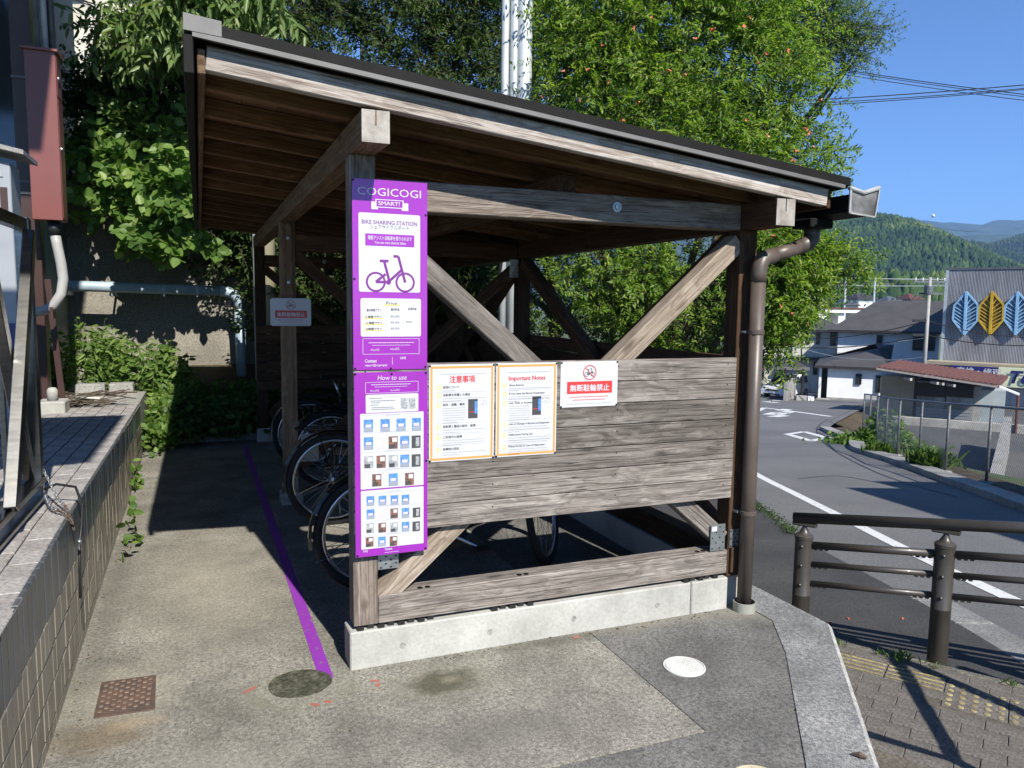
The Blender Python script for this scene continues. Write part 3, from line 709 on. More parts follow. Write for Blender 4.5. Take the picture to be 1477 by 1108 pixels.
# zinc angle plates
def plate(x0, x1, z0, z1, y, holes=True):
    MB().box(x0,x1,y-.0025,y,z0,z1).build('zinc_bracket', M['zinc'], sh)
    m_ = MB()
    random.seed(int(x0*1000)+int(z0*100))
    for i in range(4):
        for j in range(5):
            if (i+j) % 2 == 0: m_.lathe([(.0042,0),(.0042,.0015),(0,.0016)], (x0+(i+.5)*(x1-x0)/4, y-.0025, z0+(j+.5)*(z1-z0)/5), (0,-1,0), 8)
    m_.build('bracket_holes', M['darkmetal'], sh)
plate(1.835,1.925,.314,.455,-.003); MB().box(1.84,1.872,-.0072,-.0062,.42,.445).build('bracket_sticker', M['white'], sh)
plate(1.955,2.01,.32,.42,-.004)
plate(.11,.2,.42,.50,.02)
plate(.125,.26,.33,.55,YM-.01); plate(1.86,1.94,1.80,1.95,YM-.01); plate(.02,.1,.10,.22,YM-.02)
# purlins with pale end grain
def purlin(x0, x1, z0, z1):
    timber('purlin', ((x0+x1)/2,-.247,(z0+z1)/2), ((x0+x1)/2,6.0,(z0+z1)/2), x1-x0, z1-z0, M['wbrown' if x0 > 1 else 'wtan'], sh)
    xm = (x0+x1)/2
    MB().box(x0+.001,xm-.003,-.2505,-.2465,z0+.001,z1-.001).build('end_grain', M['wend'], sh)
    MB().box(xm+.003,x1-.001,-.2505,-.2465,z0+.001,z1-.001).build('end_grain', M['wend'], sh)
    MB().box(xm-.003,xm+.003,-.2503,-.2467,z0+.001,z0+(z1-z0)*.52).build('end_grain', M['wend'], sh)
purlin(0,.108,2.172,2.293); purlin(1.951,2.062,1.961,2.087)
timber('purlin', (1.03,.11,2.125), (1.03,5.9,2.125), .09, .11, M['wbrown'], sh)
# rafters
def rafter(y0, wd, hh, mat, x0=-.533, x1=2.258):
    timber('rafter', (x0,y0+wd/2,zb(x0)+hh/2), (x1,y0+wd/2,zb(x1)+hh/2), wd, hh, mat, sh, ch=.003)
rafter(-.25, .045, .082, M['wrake'])
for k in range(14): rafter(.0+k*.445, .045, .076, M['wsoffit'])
# sheathing, roof sheet, edges
def slope_box(name, y0, y1, o0, o1, mat, x0, x1, par=sh):
    v = [(x, y, zb(x)+o) for x in (x0, x1) for y in (y0, y1) for o in (o0, o1)]
    return MB().add(v, [(0,1,3,2),(4,6,7,5),(0,4,5,1),(2,3,7,6),(0,2,6,4),(1,5,7,3)]).build(name, mat, par)
for k in range(19): slope_box('roof_board', -.235, 6.08, .078, .090, M['wsoffit'], -.533+k*.1467+.001, -.533+(k+1)*.1467-.001)
slope_box('roof_sheet', -.285, 6.12, .094, .140, M['darkmetal'], -.60, 2.345)
slope_box('drip_edge', -.300, -.284, .088, .105, M['alu'], -.575, 2.315)
slope_box('roof_lip', -.297, -.283, .1065, .1435, M['darkmetal'], -.59, 2.35)
MB().box(-.575,-.36,-.3002,-.2998,0,0).v
# high-side fascia, flashing and ridge cap
timber('fascia', (-.549,-.252,zb(-.55)+.025), (-.549,6.08,zb(-.55)+.025), .026, .085, M['wtan'], sh)
MB().box(-.606,-.572,-.294,6.12,zb(-.6)-.035,zb(-.6)+.092,.003).build('flashing', M['darkmetal'], sh)
v = [(x, y, z) for x, z in ((-.602,2.475),(-.602,2.530),(-.482,2.517),(-.482,2.466)) for y in (-.302, 6.12)]
MB().add(v, [(0,2,4,6),(1,7,5,3),(0,1,3,2),(2,3,5,4),(4,5,7,6),(6,7,1,0)]).build('ridge_cap', M['alu'], sh)
v = [(-.482,-.27,2.500),(-.482,-.27,2.466),(-.44,-.27,2.463),(-.482,6.1,2.500),(-.482,6.1,2.466),(-.44,6.1,2.463)]
MB().add(v, [(0,1,2),(3,5,4),(0,2,5,3),(0,3,4,1),(1,4,5,2)]).build('ridge_flange', M['alu'], sh)
slope_box('eave_fascia', -.24, 6.08, -.005, .088, M['wbrown'], 2.262, 2.285)
# gutter, outlet box, downpipe
def gutter():
    prof = [(0,.085),(0.002,.0),(.150,-.012),(.168,.085)]
    m_ = MB(); x0, zg = 2.385, 2.045; th = .004
    ya, yb = -.262, 6.1
    for (a, b) in zip(prof, prof[1:]):
        A = Vector((x0+a[0],0,zg+a[1])); B = Vector((x0+b[0],0,zg+b[1])); nrm = Vector((-(B-A).z,0,(B-A).x)).normalized()*th
        vs = [q+Vector((0,y,0)) for y in (ya,yb) for q in (A,B,B+nrm,A+nrm)]
        m_.add(vs, [(0,1,2,3),(7,6,5,4),(0,4,5,1),(1,5,6,2),(2,6,7,3),(3,7,4,0)])
    g = m_.build('gutter', M['darkmetal'], sh)
    # end cap: raised rim around a scuffed plate with a dipped top edge
    P = [(-.004,.112),(.080,.092),(.176,.122),(.156,-.016),(-.002,-.004)]
    MB().prism([(x0+a, zg+b) for a, b in P], (0,-.266,0), (1,0,0), (0,0,1), (0,1,0), .005).build('gutter_end', M['gutcap'], sh)
    m_ = MB(); path = [(-.008,.114),(.080,.095),(.182,.126)]
    m_.tube([(x0+a,-.266,zg+b) for a, b in path], .012, 10); m_.build('gutter_end_lip', M['gutrim'], sh, True)
    m_ = MB(); path = [(.178,.122),(.158,-.018),(-.005,-.006),(-.005,.112)]
    for a, b in zip(path, path[1:]): m_.bar((x0+a[0],-.270,zg+a[1]), (x0+b[0],-.270,zg+b[1]), .012, .007)
    m_.build('gutter_end_rim', M['gutrim'], sh)
    MB().box(2.33,2.48,-.07,.07,1.985,2.033,.006).build('outlet_box', M['darkmetal'], sh)
gutter()
px_, py_ = 2.016, -.066
m_ = MB(); pts = [(2.31,.0,1.995), (2.31,.0,1.94), (2.30,-.005,1.915), (2.275,-.01,1.897), (2.08,-.055,1.84), (2.035,-.064,1.815), (px_,py_,1.78), (px_,py_,-.02)]
o = MB().tube([(2.405,.0,2.0), (2.405,.0,1.955), (2.398,-.003,1.93), (2.37,-.008,1.907), (2.30,-.018,1.885)], .041, 16).build('downpipe_elbow', M['pipe'], sh, True)
o = MB().tube([(2.315,-.017,1.889),(2.1,-.052,1.832)], .0365, 16).build('downpipe_link', M['pipe'], sh, True)
o = MB().tube([(2.12,-.049,1.838),(2.06,-.059,1.822),(2.034,-.063,1.806),(2.02,-.066,1.78),(px_,py_,1.74),(px_,py_,1.70)], .0395, 16).build('downpipe_elbow', M['pipe'], sh, True)
o = MB().tube([(px_,py_,1.74),(px_,py_,-.02)], .0365, 18).build('downpipe', M['pipe'], sh, True)
autosmooth(MB().lathe([(.042,-.05),(.056,-.05),(.058,.055),(.053,.055),(.048,.0)], (px_,py_-.004,-.005), (0,0,1), 22).build('downpipe_collar', M['collar'], sh))
for z in (1.45, .52):
    MB().lathe([(.0365,-.012),(.041,-.010),(.041,.010),(.0365,.012)], (px_,py_,z), (0,0,1), 20).build('pipe_clamp', M['pipe'], sh)
    MB().box(px_-.045,px_-.02,py_+.03,.0,z-.006,z+.006).build('clamp_arm', M['zinc'], sh)
timber('post_foot_block', (1.985,-.004,.19), (1.985,-.004,.325), .05, .03, M['wbrown'], sh, up=(0,1,0))
# ================================================================== PRINTED SIGNS
def txt(body, u, v, size, mat, parent, y, align='CENTER', bold=0, name='lettering', shear=0, sx=1.0, squash=None):
    c = bpy.data.curves.new('t', 'FONT'); c.body = body; c.size = size; c.align_x = align; c.shear = shear; c.resolution_u = 2
    o = bpy.data.objects.new('t', c); me = bpy.data.meshes.new_from_object(o); bpy.data.objects.remove(o)
    n = len(me.vertices); co = np.empty(n*3); me.vertices.foreach_get('co', co); co = co.reshape(-1, 3)
    out = np.empty_like(co)
    if squash and n:
        wdt = co[:,0].max()-co[:,0].min(); sx = squash/max(wdt, 1e-6)
    out[:,0] = u+co[:,0]*sx; out[:,1] = y; out[:,2] = v+co[:,1]
    me.vertices.foreach_set('co', out.ravel()); me.update()
    if bold and n:                                     # heavier strokes: the glyphs printed again a hair to each side
        fs = [tuple(p.vertices) for p in me.polygons]; V = []; Fs = []
        for k, (du, dv) in enumerate(((0,0),(bold,0),(-bold,0),(0,bold*.7),(0,-bold*.7))):
            V += [(a+du, b-.00002*k, c2+dv) for a, b, c2 in out.tolist()]; Fs += [tuple(i+k*n for i in f) for f in fs]
        me = bpy.data.meshes.new(name); me.from_pydata(V, [], Fs); me.update()
    return link(name, me, mat, parent)
def flat(m_, u0, u1, v0, v1, y, r=0):
    if r <= 0: m_.add([(u0,y,v0),(u1,y,v0),(u1,y,v1),(u0,y,v1)], [(0,1,2,3)]); return m_
    pts = []
    for cx, cz, a0 in ((u1-r,v0+r,-90),(u1-r,v1-r,0),(u0+r,v1-r,90),(u0+r,v0+r,180)):
        for k in range(5): a = R(a0+k*22.5); pts.append((cx+r*math.cos(a), y, cz+r*math.sin(a)))
    return m_.add(pts, [tuple(range(len(pts)))])
def rect(name, u0, u1, v0, v1, y, mat, parent, r=0): return flat(MB(), u0, u1, v0, v1, y, r).build(name, mat, parent)
def ringf(m_, cu, cv, r0, r1, y, seg=36):
    vs = []; 
    for k in range(seg):
        a = 2*math.pi*k/seg; vs += [(cu+r0*math.cos(a),y,cv+r0*math.sin(a)), (cu+r1*math.cos(a),y,cv+r1*math.sin(a))]
    return m_.add(vs, [(2*k, 2*k+1, (2*k+3) % (2*seg), (2*k+2) % (2*seg)) for k in range(seg)])
def linef(m_, a, b, w_, y):
    a, b = Vector((a[0],0,a[1])), Vector((b[0],0,b[1])); t = (b-a).normalized(); nn_ = Vector((-t.z,0,t.x))*w_/2
    return m_.add([(q.x,y,q.z) for q in (a-nn_, b-nn_, b+nn_, a+nn_)], [(0,1,2,3)])
def bikeicon(cu, cv, s, y, mat, parent, lw=.045):
    m_ = MB()
    for dx in (-.30,.30): ringf(m_, cu+dx*s, cv-.16*s, .16*s, (.16+lw)*s, y)
    q = lambda a, b: (cu+a*s, cv+b*s)
    L = [((-.30,-.16),(-.10,.0)),((-.30,-.16),(-.05,-.16)),((-.02,-.16),(-.13,.26)),((-.22,.26),(-.04,.26)),((-.04,-.15),(.24,.10)),((.30,-.16),(.16,.36)),((.16,.36),(.06,.36))]
    for i, (a, b) in enumerate(L): linef(m_, q(*a), q(*b), lw*1.25*s, y-.00005*(i+1))
    pts = [(cu-.04*s+.05*s*math.cos(k*.5236), y-.0006, cv-.16*s+.05*s*math.sin(k*.5236)) for k in range(12)]
    m_.add(pts, [tuple(range(12))]); return m_.build('bicycle_symbol', mat, parent)
def dashes(m_, u0, u1, v, h, y, dens=1.0, ch=.7):
    u = u0
    while u < u1:
        l = random.uniform(.6,1.6)*h*dens; l = min(l, u1-u)
        flat(m_, u, u+l*.86, v-h*.35*ch, v+h*.35*ch, y); u += l+h*.12
def pins(parent, pts, y):
    for (u, v) in pts: MB().lathe([(.0045,0),(.0045,.002),(.003,.004),(0,.0045)], (u,y,v), (0,-1,0), 10).build('pin', M['darkmetal'], parent)
PW = .3125
# --- upper purple poster
YP = -.036
p1 = empty('poster', (.157,YP,1.68), 'purple bike sharing station poster with white bicycle panel, upper of the two', 'poster')
def c4(X, Y):
    Y2 = Y-(66+23*(X-63)/398); H_ = 1016-8*(X-63)/398
    return (.0015+(X-66)/(463-66)*PW, 2.071-Y2/H_*.775)
def R4(name, X0, Y0_, X1, Y1_, y, mat, r=0, par=None):
    a = c4((X0+X1)/2, Y0_)[1]; b = c4((X0+X1)/2, Y1_)[1]
    return rect(name, c4(X0, Y0_)[0], c4(X1, Y0_)[0], b, a, y, mat, par or p1, r)
MB().box(.0015,.3140,YP,YP+.003,1.297,2.071,.0006).build('sheet', M['purple'], p1)
y1 = YP-.0006; y2 = YP-.0011; y3 = YP-.0016
def T4(s, X, Y, hpx, mat, y=y2, al='CENTER', bold=0, wpx=None, **k):
    u, v = c4(X, Y); sz = hpx/1010*.775/.72
    return txt(s, u, v, sz, mat, p1, y, al, bold, squash=(wpx/397*PW if wpx else None), **k)
T4('COGICOGI', 262, 160, 42, M['white'], y1, wpx=335)
m_ = MB(); 
for X0, X1 in ((165,200),(325,360)): flat(m_, c4(X0,180)[0], c4(X1,180)[0], c4(262,232)[1], c4(262,192)[1], y1)
m_.build('ribbon_tail', M['white'], p1)
R4('ribbon', 186, 178, 335, 222, y1-.0002, M['white']); R4('ribbon_face', 192, 182, 329, 217, y2, M['purple']); T4('SMART!', 258, 208, 20, M['white'], y3, bold=.0004, wpx=112)
R4('panel', 98, 252, 424, 668, y1, M['white'], .008); R4('panel', 105, 702, 428, 908, y1, M['white'], .008)
T4('BIKE SHARING STATION', 261, 310, 22, M['purpled'], bold=.0003, wpx=292); T4('シェアサイクルポート', 261, 334, 19, M['ink'], wpx=205)
R4('caption_box', 132, 360, 392, 424, y2, M['purple'], .003)
T4('電動アシスト自転車を借りられます', 262, 390, 17, M['white'], y3, bold=.0002, wpx=232); T4('You can rent electric bikes', 264, 412, 14, M['white'], y3, bold=.0002, wpx=165)
u, v = c4(264, 572); bikeicon(u, v, .205, y2, M['purpled'], p1, .042)
R4('highlight', 225, 734, 312, 741, y2, M['yellow']); T4('Price', 268, 736, 18, M['ink'], y3, wpx=56)
for X, s in ((176,'基本時間プラン'),(288,'基本料金'),(381,'延長料金')): T4(s, X, 768, 11, M['ink'], y2, bold=.0002, wpx=78 if X < 200 else 46)
for Y, a, pz in ((805,'4 時間プラン','¥2,000'),(838,'12 時間プラン','¥3,000'),(870,'24時間プラン','¥5,000')):
    R4('highlight', 120, Y-2, 225, Y+4, y2, M['yellow']); T4(a, 174, Y, 12, M['ink'], y3, bold=.0002, wpx=86); T4(pz, 288, Y, 11, M['ink'], y2, wpx=46)
T4('¥200', 363, 838, 11, M['ink'], y2, wpx=34)
for X in (238, 334): R4('rule', X, 785, X+1.5, 880, y2, M['greyink'])
m_ = MB(); random.seed(3)
for X0, X1, Y0_, Y1_ in ((115,117,918,1004),(417,419,920,1006),(115,419,918,920),(115,419,1002,1004)): flat(m_, c4(X0,0)[0], c4(X1,0)[0], c4(266,Y1_)[1], c4(266,Y0_)[1], y1)
m_.build('outline', M['white'], p1)
m_ = MB(); dashes(m_, c4(145,0)[0], c4(390,0)[0], c4(266,941)[1], .006, y1); dashes(m_, c4(165,0)[0], c4(370,0)[0], c4(266,955)[1], .004, y1); m_.build('small_print', M['white'], p1)
T4('iPhone対応', 180, 982, 12, M['white'], y1, wpx=46); T4('Android対応', 285, 982, 12, M['white'], y1, wpx=50)
T4('Contact', 125, 1042, 18, M['white'], y1, 'LEFT', .0004, wpx=62); T4('support@cogicogi.jp', 125, 1062, 11, M['white'], y1, 'LEFT', .0002, wpx=118); T4('LINE', 330, 1034, 13, M['white'], y1, bold=.0003, wpx=30)
R4('rule', 271, 1020, 273, 1062, y1, M['white'])
pins(p1, [(.006,2.064),(.008,1.67),(.008,1.303),(.157,1.302),(.306,1.306),(.307,1.94)], YP)
# --- lower purple poster
p2 = empty('poster', (.157,YP,.89), 'purple how to use poster with rows of small phone pictures, lower of the two', 'poster')
def c5(X, Y):
    t = (X-82)/(480-82); Yt = 38+4*t; Yb = 1048-28*t
    return (.0035+t*PW, 1.287-(Y-Yt)/(Yb-Yt)*.784)
def R5(name, X0, Y0_, X1, Y1_, y, mat, r=0):
    return rect(name, c5(X0,0)[0], c5(X1,0)[0], c5((X0+X1)/2,Y1_)[1], c5((X0+X1)/2,Y0_)[1], y, mat, p2, r)
MB().box(.0035,.3155,YP,YP+.003,.503,1.287,.0006).build('sheet', M['purple'], p2)
def T5(s, X, Y, hpx, mat, y=y2, al='CENTER', bold=0, wpx=None, **k):
    u, v = c5(X, Y); return txt(s, u, v, hpx/1000*.784/.72, mat, p2, y, al, bold, squash=(wpx/398*PW if wpx else None), **k)
T5('How to use', 283, 82, 26, M['white'], y1, shear=.2, wpx=158)
m_ = MB()
for X0, X1, Y0_, Y1_ in ((140,142,92,152),(426,428,92,152),(140,428,92,94),(140,428,150,152)): flat(m_, c5(X0,0)[0], c5(X1,0)[0], c5(284,Y1_)[1], c5(284,Y0_)[1], y1)
m_.build('outline', M['white'], p2)
m_ = MB(); dashes(m_, c5(172,0)[0], c5(385,0)[0], c5(280,106)[1], .006, y1); dashes(m_, c5(190,0)[0], c5(368,0)[0], c5(280,118)[1], .004, y1); m_.build('small_print', M['white'], p2)
T5('iPhone対応', 190, 142, 10, M['white'], y1, wpx=48); T5('Android対応', 300, 142, 10, M['white'], y1, wpx=52)
R5('panel', 142, 158, 428, 255, y1, M['white'], .005); R5('panel', 112, 258, 457, 664, y1, M['white'], .003); R5('panel', 112, 672, 457, 992, y1, M['white'], .003)
m_ = MB()
for (X0, X1, Y) in ((160,230,178),(168,300,192),(172,220,202),(168,210,214),(172,290,228),(172,300,238)): dashes(m_, c5(X0,0)[0], c5(X1,0)[0], c5((X0+X1)/2,Y)[1], .005, y2)
m_.build('small_print', M['ink'], p2)
for X in (330, 374): R5('diagram', X, 182, X+38, 240, y2, M['greyph'])
kinds = {'b': 'blue', 's': 'skin', 'g': 'greyph', 'p': 'pinkp', 'd': 'ink'}
for Y, cells in ((325,((155,'b'),(245,'b'),(332,'b'),(417,'b'))), (420,((155,'b'),(222,'p'),(288,'s'),(352,'b'),(415,'d'))), (522,((155,'g'),(222,'s'),(288,'g'),(352,'b'),(415,'d'))), (622,((198,'s'),(288,'b'),(378,'s'))),
                 (735,((163,'b'),(228,'b'),(294,'b'),(355,'b'))), (808,((163,'b'),(228,'p'),(292,'s'),(355,'b'),(417,'d'))), (885,((160,'g'),(226,'s'),(292,'g'),(355,'b'),(415,'d'))), (962,((157,'s'),(224,'b'),(288,'s')))):
    hh = 34 if Y < 650 else 27; ww = 25 if Y < 650 else 21
    for X, k in cells:
        R5('picture', X-ww, Y-hh, X+ww, Y+hh, y2, M[kinds[k]])
        if k == 'b': R5('picture_detail', X-ww*.6, Y-hh*.2, X+ww*.6, Y+hh*.25, y3, M['pinkp']); R5('picture_detail', X-ww*.9, Y+hh*.35, X+ww*.9, Y+hh*.95, y3, M['cabinet'])
        elif k in 'sg': R5('picture_detail', X-ww*.2, Y-hh*.8, X+ww*.8, Y-hh*.1, y3, M['white']); R5('picture_detail', X-ww*.9, Y+hh*.3, X+ww*.3, Y+hh*.9, y3, M['ink'])
        elif k == 'd': R5('picture_detail', X-ww*.1, Y-hh*.7, X+ww*.7, Y+hh*.7, y3, M['greyph'])
m_ = MB()
for Y in (266,362,466,568,690,765,842,922):
    flat(m_, c5(116,0)[0], c5(453,0)[0], c5(284,Y+1)[1], c5(284,Y)[1], y2); dashes(m_, c5(250,0)[0], c5(325,0)[0], c5(284,Y-5 if Y != 266 else Y+4)[1], .004, y2)
m_.build('small_print', M['greyink'], p2)
T5('FAQ', 135, 1018, 12, M['white'], y1, bold=.0002, wpx=24); T5('Contact', 240, 1012, 14, M['white'], y1, 'LEFT', .0003, wpx=40); 
m_ = MB(); dashes(m_, c5(240,0)[0], c5(318,0)[0], c5(280,1022)[1], .004, y1); m_.build('small_print', M['white'], p2)
pins(p2, [(.008,1.281),(.16,1.279),(.308,1.28),(.011,.510),(.306,.512),(.310,.90)], YP)
# --- two A3 notices
def notice(u0, u1, v0, v1, label, title, rows, jp):
    e = empty('notice', ((u0+u1)/2,-.034,(v0+v1)/2), label, 'notice'); yb = -.0335
    MB().box(u0,u1,yb,yb+.002,v0,v1,.0005).build('sheet', M['white'], e)
    a, b_, c_ = yb-.0006, yb-.0011, yb-.0016
    m_ = MB(); i0, i1 = .006, .0155
    for q in ((u0+i0,u1-i0,v1-i1-.002,v1-i0-.002), (u0+i0,u1-i0,v0+i0,v0+i1), (u0+i0,u0+i1,v0+i1,v1-i1-.002), (u1-i1,u1-i0,v0+i1,v1-i1-.002)): flat(m_, *q, a)
    m_.build('border', M['orange'], e)
    uc = (u0+u1)/2; W_, H_ = u1-u0, v1-v0
    m_ = MB(); random.seed(5 if jp else 6); dashes(m_, u0+.05, u1-.04, v1-.042, .006, a); m_.build('small_print', M['greyink'], e)
    txt(title, uc, v1-.078, .034 if jp else .028, M['red'], e, a, bold=.0008, squash=.115 if jp else .178)
    for (fr, s, n, half) in rows:
        v = v1-fr*H_
        rect('check_icon', u0+.034, u0+.052, v-.010, v+.008, a, M['yellow'], e, .002); rect('check_icon_centre', u0+.038, u0+.048, v-.006, v+.004, b_, M['white'], e)
        txt(s, u0+.062, v-.004, .0125 if jp else .0118, M['ink'], e, a, 'LEFT', .0003)
        m_ = MB()
        for k in range(n): dashes(m_, u0+.062, (u0+.165 if half else u1-.03-random.uniform(0,.02)) if k < n-1 else u0+random.uniform(.11,.15), v-.015-k*.0105, .0052, a)
        m_.build('small_print', M['greyink'], e)
    m_ = MB()
    for fr in (.285,.38,.605,.715,.83): flat(m_, u0+.03, u1-.03, v1-fr*H_-.0004, v1-fr*H_+.0004, a)
    m_.build('rule', M['greyink'], e)
    vp = v1-.47*H_
    rect('phone_picture', u1-.122, u1-.078, vp-.040, vp+.045, a, M['ink'], e); rect('phone_picture_edge', u1-.092, u1-.079, vp-.02, vp+.035, b_, M['blue'], e); rect('phone_picture_mark', u1-.120, u1-.092, vp-.013, vp-.010, b_, M['red'], e)
    m_ = MB(); ringf(m_, u1-.045, vp+.024, .008, .0095, a, 18); ringf(m_, u1-.060, vp+.018, .005, .0062, a, 16); m_.build('speech_bubble', M['greyink'], e)
    pins(e, [(u0+.004,v1-.006),(u1-.004,v1-.006),(u0+.004,v0+.005),(u1-.004,v0+.005)], yb)
notice(.323,.622,.890,1.314, 'orange bordered Japanese notice pinned to the planks beside the purple posters', '注意事項',
    [(.235,'返却について',1,0),(.315,'自転車を放置した場合',2,0),(.415,'紛失・盗難・事故',7,1),(.64,'自転車と備品の紛失・破損',2,0),(.75,'ご利用中の故障',3,0),(.875,'故障時の回収',2,0)], True)
notice(.630,.928,.892,1.315, 'orange bordered English Important Notes sheet, middle one on the planks', 'Important Notes',
    [(.235,'About Returns',2,0),(.325,'If You Leave the Bicycle Unattended',3,0),(.425,'Loss, Theft, or Accident',8,1),(.65,'Loss or Damage of Bicycle and Equipment',3,0),(.765,'Malfunctions During Use',4,0),(.89,'Pickup Service in Case of Malfunction',3,0)], False)
# --- A4 no parking signs
def nopark(u0, u1, v0, v1, yb, label):
    e = empty('no_parking_sign', ((u0+u1)/2,yb,(v0+v1)/2), label, 'sign')
    MB().box(u0,u1,yb,yb+.003,v0,v1,.001).build('sheet', M['white'], e); a, b_, c_ = yb-.0006, yb-.0012, yb-.002
    uc = (u0+u1)/2; W_, H_ = u1-u0, v1-v0
    bikeicon(uc, v1-.052, .052, a, M['ink'], e, .05)
    m_ = MB(); ringf(m_, uc, v1-.052, .031, .035, b_); linef(m_, (uc-.023,v1-.029), (uc+.023,v1-.075), .003, b_); m_.build('prohibition_ring', M['red'], e)
    rect('red_band', u0+.034, u1-.030, v1-.150, v1-.093, a, M['red'], e); txt('無断駐輪禁止', uc+.002, v1-.136, .034, M['white'], e, b_, bold=.0009, squash=.205)
    m_ = MB(); random.seed(8); dashes(m_, u0+.05, u1-.05, v1-.165, .0075, a); dashes(m_, u0+.065, u1-.065, v1-.179, .0075, a); m_.build('small_print', M['red'], e)
    m_ = MB(); dashes(m_, u0+.034, u1-.03, v1-.197, .005, a); m_.build('small_print', M['greyink'], e)
    pins(e, [(u0+.005,v1-.005),(u1-.005,v1-.005),(u0+.005,v0+.005),(u1-.005,v0+.005)], yb)
nopark(.945,1.245,1.103,1.316, -.0345, 'white no parking sign with red band on the sunlit plank wall')
nopark(-.085,.215,1.39,1.60, YM-.03, 'white no parking sign in shade on the second left post of the shelter')
# ================================================================== BICYCLES
def bicycle(loc, rz, steer, label, mat, basket=True):
    root = empty('bicycle', loc, label, 'bicycle', 'bicycles parked in the shelter'); root.rotation_euler = (0,0,rz)
    T = Matrix.Translation(Vector(loc)) @ Matrix.Rotation(rz, 4, 'Z'); WM[root] = Matrix()      # parts are in the bicycle's own space
    def wheel(c, par, tf):
        wr = MB(); Rw = .33
        hub = MB().lathe([(.014,-.05),(.03,-.045),(.03,-.03),(.018,-.02),(.018,.02),(.03,.03),(.03,.045),(.014,.05)], c, (0,1,0), 14).build('wheel', M['chrome'], par, True)
        t = []
        for k in range(40): a = 2*math.pi*k/40; t.append(Vector(c)+Vector((math.cos(a),0,math.sin(a))))
        tyre = MB().tube([Vector(c)+(q-Vector(c))*(Rw-.021) for q in t], .022, 10, closed=True).build('tyre', M['rubber'], hub, True)
        prof = MB()
        rim = MB().tube([Vector(c)+(q-Vector(c))*(Rw-.052) for q in t], .0125, 8, closed=True).build('rim', M['chrome'], hub, True)
        sp = MB()
        for k in range(28):
            a = 2*math.pi*k/28; s_ = .03 if k % 2 else -.03; a2 = a+(.5 if k % 4 < 2 else -.5)
            sp.tube([Vector(c)+Vector((math.cos(a2)*.028, s_, math.sin(a2)*.028)), Vector(c)+Vector((math.cos(a)*(Rw-.055), 0, math.sin(a)*(Rw-.055)))], .0013, 4, False)
        spo = tag(sp.build('spokes', M['chrome'], hub), kind='stuff')
        fd = MB(); arc = []
        a0, a1 = tf
        for k in range(15):
            a = R(a0+(a1-a0)*k/14); arc.append((a, Rw+.018))
        for (a, rr), (b_, _) in zip(arc, arc[1:]):
            q = lambda an, r_, s_: Vector(c)+Vector((math.cos(an)*r_, s_, math.sin(an)*r_))
            fd.quad(q(a,rr-.004,-.03), q(b_,rr-.004,-.03), q(b_,rr+.008,-.012), q(a,rr+.008,-.012)); fd.quad(q(a,rr+.008,-.012), q(b_,rr+.008,-.012), q(b_,rr+.008,.012), q(a,rr+.008,.012)); fd.quad(q(a,rr+.008,.012), q(b_,rr+.008,.012), q(b_,rr-.004,.03), q(a,rr-.004,.03))
        fdo = fd.build('mudguard', M['blackp'], par, True)
        st = MB()
        for s_ in (-.055,.055): st.tube([Vector(c)+Vector((0,s_,0)), Vector(c)+Vector((math.cos(R(a0+12))*(Rw+.02), s_*.5, math.sin(R(a0+12))*(Rw+.02)))], .003, 5, False)
        sto = st.build('mudguard_stay', M['chrome'], par)
        return [hub, fdo, sto]
    wheel((0,0,.33), root, (190,40))
    f = MB(); bb = Vector((.43,0,.28)); st_ = Vector((.30,0,.66)); hd0 = Vector((.93,0,.62)); hd1 = Vector((.89,0,.80))
    f.tube([bb, st_], .018, 10); f.tube([bb, (.62,0,.33), (.80,0,.50), (.915,0,.69)], .024, 10); f.tube([hd0, hd1], .022, 10)
    f.tube([(.40,0,.36), (.60,0,.45), (.905,0,.74)], .014, 8)
    for s_ in (-.05,.05): f.tube([bb+Vector((0,s_*.5,0)), (0,s_,.33)], .010, 8); f.tube([(.33,s_*.4,.58), (0,s_,.33)], .008, 8)
    f.build('frame', mat, root, True)
    MB().obox((.325,0,.47), ((.32,0,-.95),(0,1,0),(.95,0,.32)), (.15,.04,.045), .012).build('battery', M['black'], root)
    MB().tube([(.31,0,.62), (.245,0,.84)], .013, 10).build('seat_post', M['chrome'], root, True)
    sd = MB().lathe([(.0,-.14),(.06,-.13),(.095,-.07),(.085,.0),(.045,.06),(.025,.13),(.0,.15)], (.25,0,.87), (1,0,.06), 16)
    sd.v = [(x, y, .87+(z-.87)*.32) for x, y, z in sd.v]; autosmooth(sd.build('saddle', M['black'], root))
    ck = MB().lathe([(.085,-.012),(.085,.012),(.03,.016)], (.43,-.06,.28), (0,-1,0), 24); ck.build('chain_wheel', M['black'], root)
    cc = MB().bar((.43,-.075,.28), (.02,-.075,.33), .02, .09, ch=.008); cc.build('chain_case', M['blackp'], root)
    for s_, a in ((-.10,-.5), (.10,2.64)):
        e_ = Vector((.43+math.cos(a)*.165, s_, .28+math.sin(a)*.165))
        MB().tube([(.43,s_*.8,.28), e_], .009, 8).build('crank', M['chrome'], root)
        MB().box(e_.x-.045,e_.x+.045,min(s_,s_*1.9),max(s_,s_*1.9),e_.z-.012,e_.z+.012,.004).build('pedal', M['black'], root)
    MB().tube([(.05,.08,.33), (.05,.10,.02), (-.02,.11,.008), (.09,.11,.008)], .008, 8).build('kickstand', M['chrome'], root)
    cr = MB()
    for s_ in (-.06,.06): cr.tube([(.26,s_,.69), (-.22,s_,.70), (-.26,s_*.6,.70)], .006, 6); cr.tube([(-.12,s_,.70), (0,s_,.34)], .004, 6)
    for x in (.15,.0,-.15): cr.tube([(x,-.06,.695), (x,.06,.695)], .004, 6)
    cr.build('rear_carrier', M['blackp'], root)
